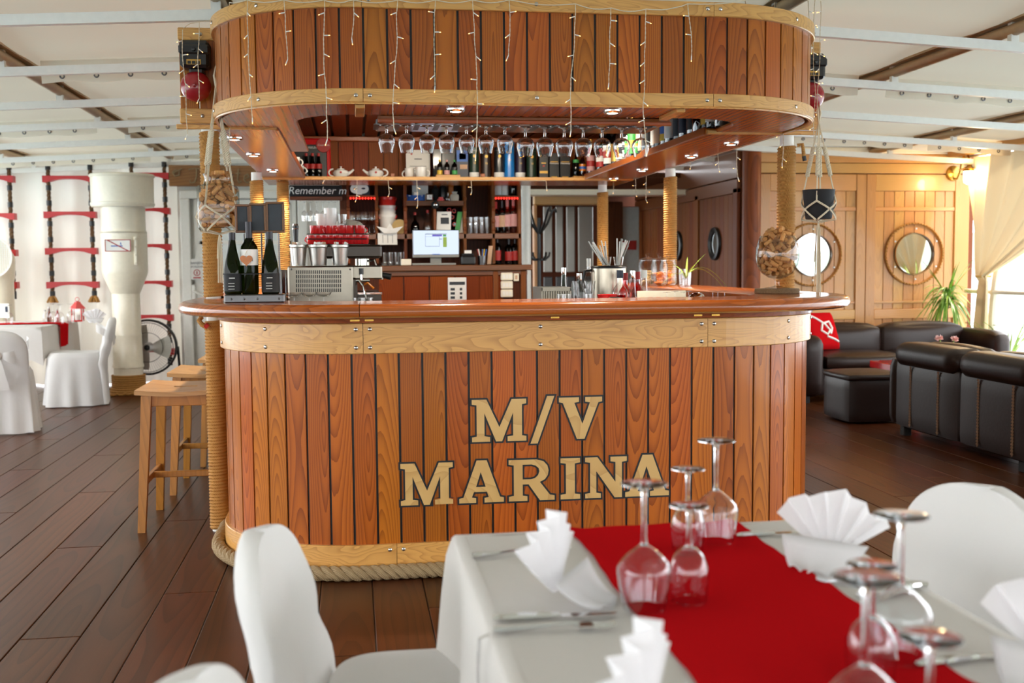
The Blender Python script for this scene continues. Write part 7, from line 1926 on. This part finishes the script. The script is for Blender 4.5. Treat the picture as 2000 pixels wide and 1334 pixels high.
# red coffee table with a vase of pink flowers
ctb = thing('coffee_table', 'glossy red coffee table between the two sofas', 'table', (4.85, 8.3, 0.0005))
obj('top', MB().cbox(4.42, 5.25, 8.0, 8.75, .38, .44, .006), 'red_gloss', ctb)
for x in (4.46, 5.21):
    for y in (8.04, 8.71): obj('leg', MB().cbox(x-.03, x+.03, y-.03, y+.03, 0, .38, .004), 'red_gloss', ctb)
fx, fy = X(1853, 8.25, .6), 8.25
vs_ = thing('flower_vase', 'small clear vase with two pink carnations on the red table', 'flowers', (fx, fy, .4405))
obj('vase', MB().lathe([(0, .004), (.02, 0), (.03, .03), (.02, .07), (.012, .10), (.016, .12), (.014, .12), (.010, .10), (.018, .07), (.027, .03), (0, .008)], (fx, fy, .4405), 20), 'clear_glass', vs_)
for i, (px, py) in enumerate(((1834, 661), (1864, 663))):
    x, z = X(px, fy, .65), Zz(py, fx, fy); obj('stem', MB().tube([(fx, fy, .46), (fx+(x-fx)*.35, fy, .56), (x, fy, z)], .004, 6), 'leaf', vs_)
    rr = random.Random(i)
    for k in range(26):
        a, b = rr.uniform(0, 2*PI), rr.uniform(-.4, 1.2); d = Vector((math.cos(a)*math.cos(b), math.sin(a)*math.cos(b), math.sin(b))); c = Vector((x, fy, z))
        s_ = d.orthogonal().normalized()*.014; w = d.cross(s_)
        obj('petal', MB().add([c, c+d*.022+s_, c+d*.036+w*.3, c+d*.022-s_], [(0, 1, 2, 3)], True), 'petal', vs_)
    for k in range(3):
        mb = MB(); blade(mb, (fx+(x-fx)*(.3+.2*k), fy, .54+.025*k), (math.cos(k*2.2), math.sin(k*2.2)), .06, .006, .3); obj('leaf', mb, 'leaf', vs_)
# near sofa seen from behind
sb = thing('leather_sofa', 'big dark brown leather sofa seen from behind at the right edge', 'sofa', (4.1, 6.1, 0.0005))
XB = 4.0
ys = [7.52, 6.66, 5.80, 4.94]
for i in range(3):
    y1, y0 = ys[i]-.006, ys[i+1]+.006
    obj('back_panel', cushion(MB(), XB, XB+.16, y0, y1, .07, .56, .03, .006), 'leather', sb)
    obj('back_roll', cushion(MB(), XB-.035, XB+.24, y0, y1, .52, .70, .085, .004, 12), 'leather', sb)
    for f in (.28, .72):
        yy = y0+(y1-y0)*f; mb = MB()
        mb.box(XB-.0085, XB-.003, yy-.003, yy+.003, .09, .53)
        for k in range(22): mb.box(XB-.0100, XB-.004, yy-.010, yy-.007, .1+k*.02, .112+k*.02); mb.box(XB-.0100, XB-.004, yy+.007, yy+.010, .1+k*.02, .112+k*.02)
        obj('seam', mb, 'leather_seam', sb)
    obj('seat_cushion', cushion(MB(), XB+.16, XB+.95, y0, y1, .25, .42, .05, .02), 'leather', sb)
    obj('base', cushion(MB(), XB+.05, XB+.92, y0, y1, .07, .27, .03, .003), 'leather', sb)
    obj('back_cushion', cushion(MB(), XB+.17, XB+.36, y0, y1, .40, .69, .07, .02), 'leather', sb)
obj('arm', cushion(MB(), XB+.0, XB+.95, 7.50, 7.62, .07, .58, .05, .01), 'leather', sb)
for y in (5.0, 6.0, 7.45):
    for x in (XB+.06, XB+.88): obj('foot', MB().cbox(x-.03, x+.03, y-.03, y+.03, 0, .075, .004), 'matt_black', sb)
# potted dracaena in the corner
p = (6.02, 10.30, .0005)
pt = thing('potted_plant', 'dracaena with long drooping green leaves in the corner behind the sofa', 'plant', p)
obj('pot', MB().lathe([(0, .002), (.09, 0), (.12, .24), (.125, .26), (.115, .26), (.1, .22), (0, .22)], p, 28), 'terracotta', pt)
obj('trunk', MB().tube([(p[0], p[1], .2), (p[0]+.01, p[1]-.03, .5), (p[0]-.02, p[1]-.06, .86)], [.022, .018, .014], 8), 'bark', pt)
rr = random.Random(11)
for k in range(110):
    a = rr.uniform(0, 2*PI); L_ = rr.uniform(.30, .60); up = rr.random()
    d = (min(.35, math.cos(a)), min(.12, .75*math.sin(a)-.25)); mb = MB(); blade(mb, (p[0]-.02, p[1]-.08, .80+.14*up), d, L_*(1-.25*up)*max(.45, math.hypot(*d)), rr.uniform(.008, .014), rr.uniform(1.3, 2.1)*(1-.5*up), rr.uniform(.6, 1.0)+.35*up, 10); obj('leaf', mb, 'leaf' if k % 3 else 'leaf_light', pt)
for k in range(7):
    a = rr.uniform(0, 2*PI); mb = MB(); blade(mb, (p[0]-.02, p[1]-.08, .9), (min(.2, math.cos(a)), min(0, math.sin(a))-.01), rr.uniform(.25, .4), .010, .1, 1.2, 9); obj('leaf', mb, 'leaf_light', pt)
pt2 = thing('potted_plant', 'small green plant beside the right arm of the back sofa', 'plant', (6.29, 9.6, .1205)); p = (6.29, 9.6, .1205)
obj('pot', MB().lathe([(0, .002), (.06, 0), (.08, .18), (.075, .18), (0, .16)], p, 20), 'terracotta', pt2)
for k in range(20):
    a = rr.uniform(0, 2*PI); mb = MB(); blade(mb, (p[0], p[1], .3), (math.cos(a), math.sin(a)), rr.uniform(.3, .55), .010, rr.uniform(.1, .6), 1.2, 9); obj('leaf', mb, 'leaf_light', pt2)
# wall lamp
lx, lz = X(1865, 10.45, 2.2), Zz(338, 6.1, 10.45)
wl = thing('wall_lamp', 'lit brass swan neck lamp with a frosted glass on the corner of the wooden wall', 'wall lamp', (lx, 10.48, lz))
obj('wall_plate', MB().lathe([(0, .03), (.05, .025), (.075, .012), (.08, 0)], (lx, 10.48, lz), 28, 'y'), 'brass', wl)
cy = 10.12; cx = X(1893, cy, lz); cz = Zz(333, cx, cy)
kx = cx-lx
obj('arm', MB().tube([(lx, 10.46, lz-.06), (lx, 10.40, lz-.06), (lx+.1*kx, 10.35, lz), (lx+.2*kx, 10.31, lz+.10), (lx+.4*kx, 10.25, lz+.17), (lx+.65*kx, 10.19, lz+.18), (lx+.9*kx, 10.14, lz+.13), (cx, cy, cz+.08), (cx, cy, cz+.03)], .011, 10), 'brass', wl)
obj('shade', MB().lathe([(.02, .06), (.03, .04), (.06, .025), (.100, .015), (.103, .011), (.06, .012)], (cx, cy, cz), 28), 'brass', wl)
obj('collar', MB().lathe([(.045, .03), (.057, .012), (.057, -.005), (.05, -.008)], (cx, cy, cz), 24), 'brass', wl)
obj('glass', MB().lathe([(.048, .0), (.054, -.03), (.054, -.09), (.046, -.12), (.02, -.137), (0, -.14)], (cx, cy, cz), 24), 'lamp_warm', wl)
L = bpy.data.lights.new('lamp_glow', 'POINT'); L.energy = 8; L.color = (1, .72, .38); L.shadow_soft_size = .06
lo = bpy.data.objects.new('glow', L); COL.objects.link(lo); lo.parent = wl; lo.location = (cx-lx, cy-.14-10.48, -.08)
# gathered curtain along the open side
def cur(u, v):
    if v <= .72:
        k = v/.72; z = 2.33-1.19*k
        yt = 10.32-2.45*u; yb = 9.93-.13*u
        y = yt+(yb-yt)*k**(1.75-.9*(1-u))
        sag = .0
        amp = .05*(1-.75*k)
        x = 6.19+amp*math.sin(u*44)+.02*math.sin(u*17+k*3)-.05*k
    else:
        k = (v-.72)/.28; z = 1.14-1.0*k
        y = 9.93-.13*u+(.02-.14*u+.10)*k**.6; x = 6.17+(.014+.025*k)*math.sin(u*44)
    return (x, y, z)
cu_ = thing('curtain', 'cream curtain gathered with a tie beside the open ship side', 'curtain', (6.1, 9.9, .12))
obj('cloth', MB().grid(cur, 180, 60), 'curtain_cloth', cu_)
obj('tie', MB().lathe([(.07, -.012), (.078, 0), (.07, .012)], (6.17, 9.87, 1.14), 24), 'straw', cu_)
obj('curtain_rail', MB().cyl((6.19, 10.4, 2.345), (6.19, 6.5, 2.345), .012, seg=8), 'steel', cu_)
# beam along the top of the open side
obj('side_beam', MB().cbox(6.1, 6.3, -5.3, 10.46, 2.36, 2.44, .008), 'wall_wood', tr)

# ================================================================== TABLE IN THE FOREGROUND
ZTB = .75
tb, cl = table(.195, .945, .70, 2.155, 'dining table in the foreground laid for guests', 'white tablecloth on the foreground table', drop=.235, seed=2, pole=True, br=.2)
runner(.428, .788, .70, 2.155, ZTB, 'red table runner down the middle of the foreground table', 'y', .0, .03)
ZR = ZTB+.0062
BIG = dict(bowl=[(.0045, .098), (.010, .101), (.024, .112), (.038, .126), (.0430, .136), (.0432, .142), (.0405, .164), (.0355, .190), (.0335, .200), (.0327, .200), (.0347, .190), (.0397, .164), (.0424, .142), (.042, .136)],
           stem=[(.012, .004), (.0065, .010), (.0042, .022), (.0040, .085), (.0062, .101)], foot=[(0, 0), (.030, 0), (.0365, .0012), (.037, .0025), (.030, .004), (.014, .006), (0, .007)])
MED = dict(bowl=[(.004, .068), (.012, .071), (.024, .083), (.0315, .102), (.0325, .120), (.0305, .142), (.0285, .157), (.0278, .157), (.0298, .142), (.0318, .120), (.0307, .102)],
           stem=[(.011, .004), (.006, .010), (.004, .020), (.004, .055), (.0058, .069)], foot=[(0, 0), (.026, 0), (.0315, .0012), (.032, .0025), (.026, .004), (.012, .006), (0, .007)])
def floorpt(px, py, z):
    d = CF*F+CR*(px-1000)-CU*(py-667); k = (z-H)/d[2]; return (d[0]*k, d[1]*k, z)
pb = pm = None
for nm, px, py, big, lab in (('A', 1258, 1186, True, 'large upturned wine glass at the left front of the first glass group'),
    ('B', 1345, 1172, False, 'smaller upturned wine glass close beside the large left one'),
    ('C', 1343, 1073, False, 'smaller upturned wine glass behind, partly hidden by the front pair'),
    ('D', 1398, 1056, True, 'large upturned wine glass farthest from the camera'),
    ('E', 1756, 1284, True, 'large upturned wine glass on the right, next to the white chair'),
    ('F', 1700, 1334, False, 'smaller upturned wine glass left of the right large one'),
    ('G', 1686, 1472, True, 'large upturned wine glass at the bottom right with its foot showing'),
    ('H', 1812, 1530, False, 'upturned wine glass cut by the bottom edge of the view')):
    p = floorpt(px, py, ZR)
    if p[0] > .80: p = (p[0], p[1], ZTB+.003)
    if big:
        if pb is None: pb = stemglass('wine_glass', BIG, lab, 'glass', p, 'upturned wine glasses on the foreground table', True, 'crystal', seg=40)
        else: dup(pb, p, label=lab)
    else:
        if pm is None: pm = stemglass('wine_glass', MED, lab, 'glass', p, 'upturned wine glasses on the foreground table', True, 'crystal', seg=40)
        else: dup(pm, p, label=lab)
# fan napkins
ZN = ZTB+.002
napkin((.325, 1.70, ZN), 1.05, 'white fan napkin at the far left place setting', 1.0, .3)
napkin((.845, 1.82, ZN), -.8, 'white fan napkin at the far right place setting', .95, .3)
napkin((.322, 1.15, ZN), 1.0, 'white fan napkin at the bottom edge, left place setting', 1.0, .2)
napkin((.90, 1.24, ZN), -.9, 'white fan napkin at the right edge of the view', 1.0, .2)
# cutlery
def knife(a, b, label):
    a = Vector((a[0], a[1], ZTB+.003)); b = Vector((b[0], b[1], ZTB+.003)); d = (b-a); L_ = d.length; rz = math.atan2(d.y, d.x)
    t = thing('knife', label, 'knife', a, 'knives on the foreground table', rz)
    def put(nm, mb): o = obj(nm, mb, 'chrome', None, org=(0, 0, 0)); o.parent = t; o.location = (0, 0, 0)
    put('handle', MB().tube([(0, 0, .004), (.01, 0, .004), (L_*.25, 0, .004), (L_*.48, 0, .004), (L_*.52, 0, .004)], [.003, .006, .0065, .0045, .004], 8))
    n = 10; poly = [(L_*.52+L_*.48*i/n, -.004-.006*math.sin(PI*min(1, i/n*1.02))**.5) for i in range(n)]+[(L_, .003), (L_*.55, .005)]
    put('blade', MB().prism(poly, 'z', .003, .0045))
def fork(a, b, label, spoon=False):
    a = Vector((a[0], a[1], ZTB+.003)); b = Vector((b[0], b[1], ZTB+.003)); d = (b-a); L_ = d.length; rz = math.atan2(d.y, d.x)
    t = thing('spoon' if spoon else 'fork', label, 'spoon' if spoon else 'fork', a, None, rz)
    def put(nm, mb): o = obj(nm, mb, 'chrome', None, org=(0, 0, 0)); o.parent = t; o.location = (0, 0, 0)
    put('handle', MB().tube([(0, 0, .004), (L_*.05, 0, .004), (L_*.3, 0, .006), (L_*.6, 0, .010), (L_*.7, 0, .008)], [.005, .006, .004, .0028, .004], 8))
    if spoon: put('bowl', MB().grid(lambda u, v: (L_*.7+L_*.3*u, (v-.5)*.04*math.sin(PI*(u*.92+.06)), .004+.006*(2*v-1)**2+.004*(1-u)), 10, 8))
    else:
        put('palm', MB().cbox(L_*.7, L_*.82, -.011, .011, .004, .007, .001))
        for k in range(4): put('tine', MB().tube([(L_*.82, -.009+.006*k, .005), (L_*.92, -.009+.006*k, .003), (L_, -.009+.006*k, .007)], .0016, 5))
fork((.210, 1.965), (.400, 1.99), 'fork left of the far left napkin')
knife((.203, 1.607), (.40, 1.60), 'knife in front of the far left napkin')
fork((.196, 1.553), (.38, 1.545), 'fork handle lying at the table edge, near left place setting')
knife((.745, 2.022), (.90, 2.03), 'knife behind the far right napkin')
fork((.945, 1.652), (.775, 1.715), 'fork in front of the far right napkin')
knife((.935, 1.655), (.80, 1.62), 'knife handle beside the far right fork')
knife((.74, 1.322), (.93, 1.345), 'knife at the lower right place setting')
obj('bent_clip', MB().tube([(.190, 1.545, ZTB+.003), (.175, 1.545, ZTB-.002), (.172, 1.545, ZTB-.05), (.173, 1.545, ZTB-.085)], .0025, 6), 'chrome', label='thin steel cloth clip over the left table edge', cat='clip')
# chairs around the table
chair((.150, 1.99, .0005), -PI/2-.13, 'white covered chair pulled up to the left side of the foreground table', False, .805, lk=.115, tk=.034)
chair((.115, 1.235, .0005), -PI/2-.08, 'white covered chair at the bottom left, only its rounded top showing', False, .815, lk=.1)
chair((1.0, 2.07, .0005), PI/2+.08, 'white covered chair at the right side of the foreground table', False, .815, bw=.25)
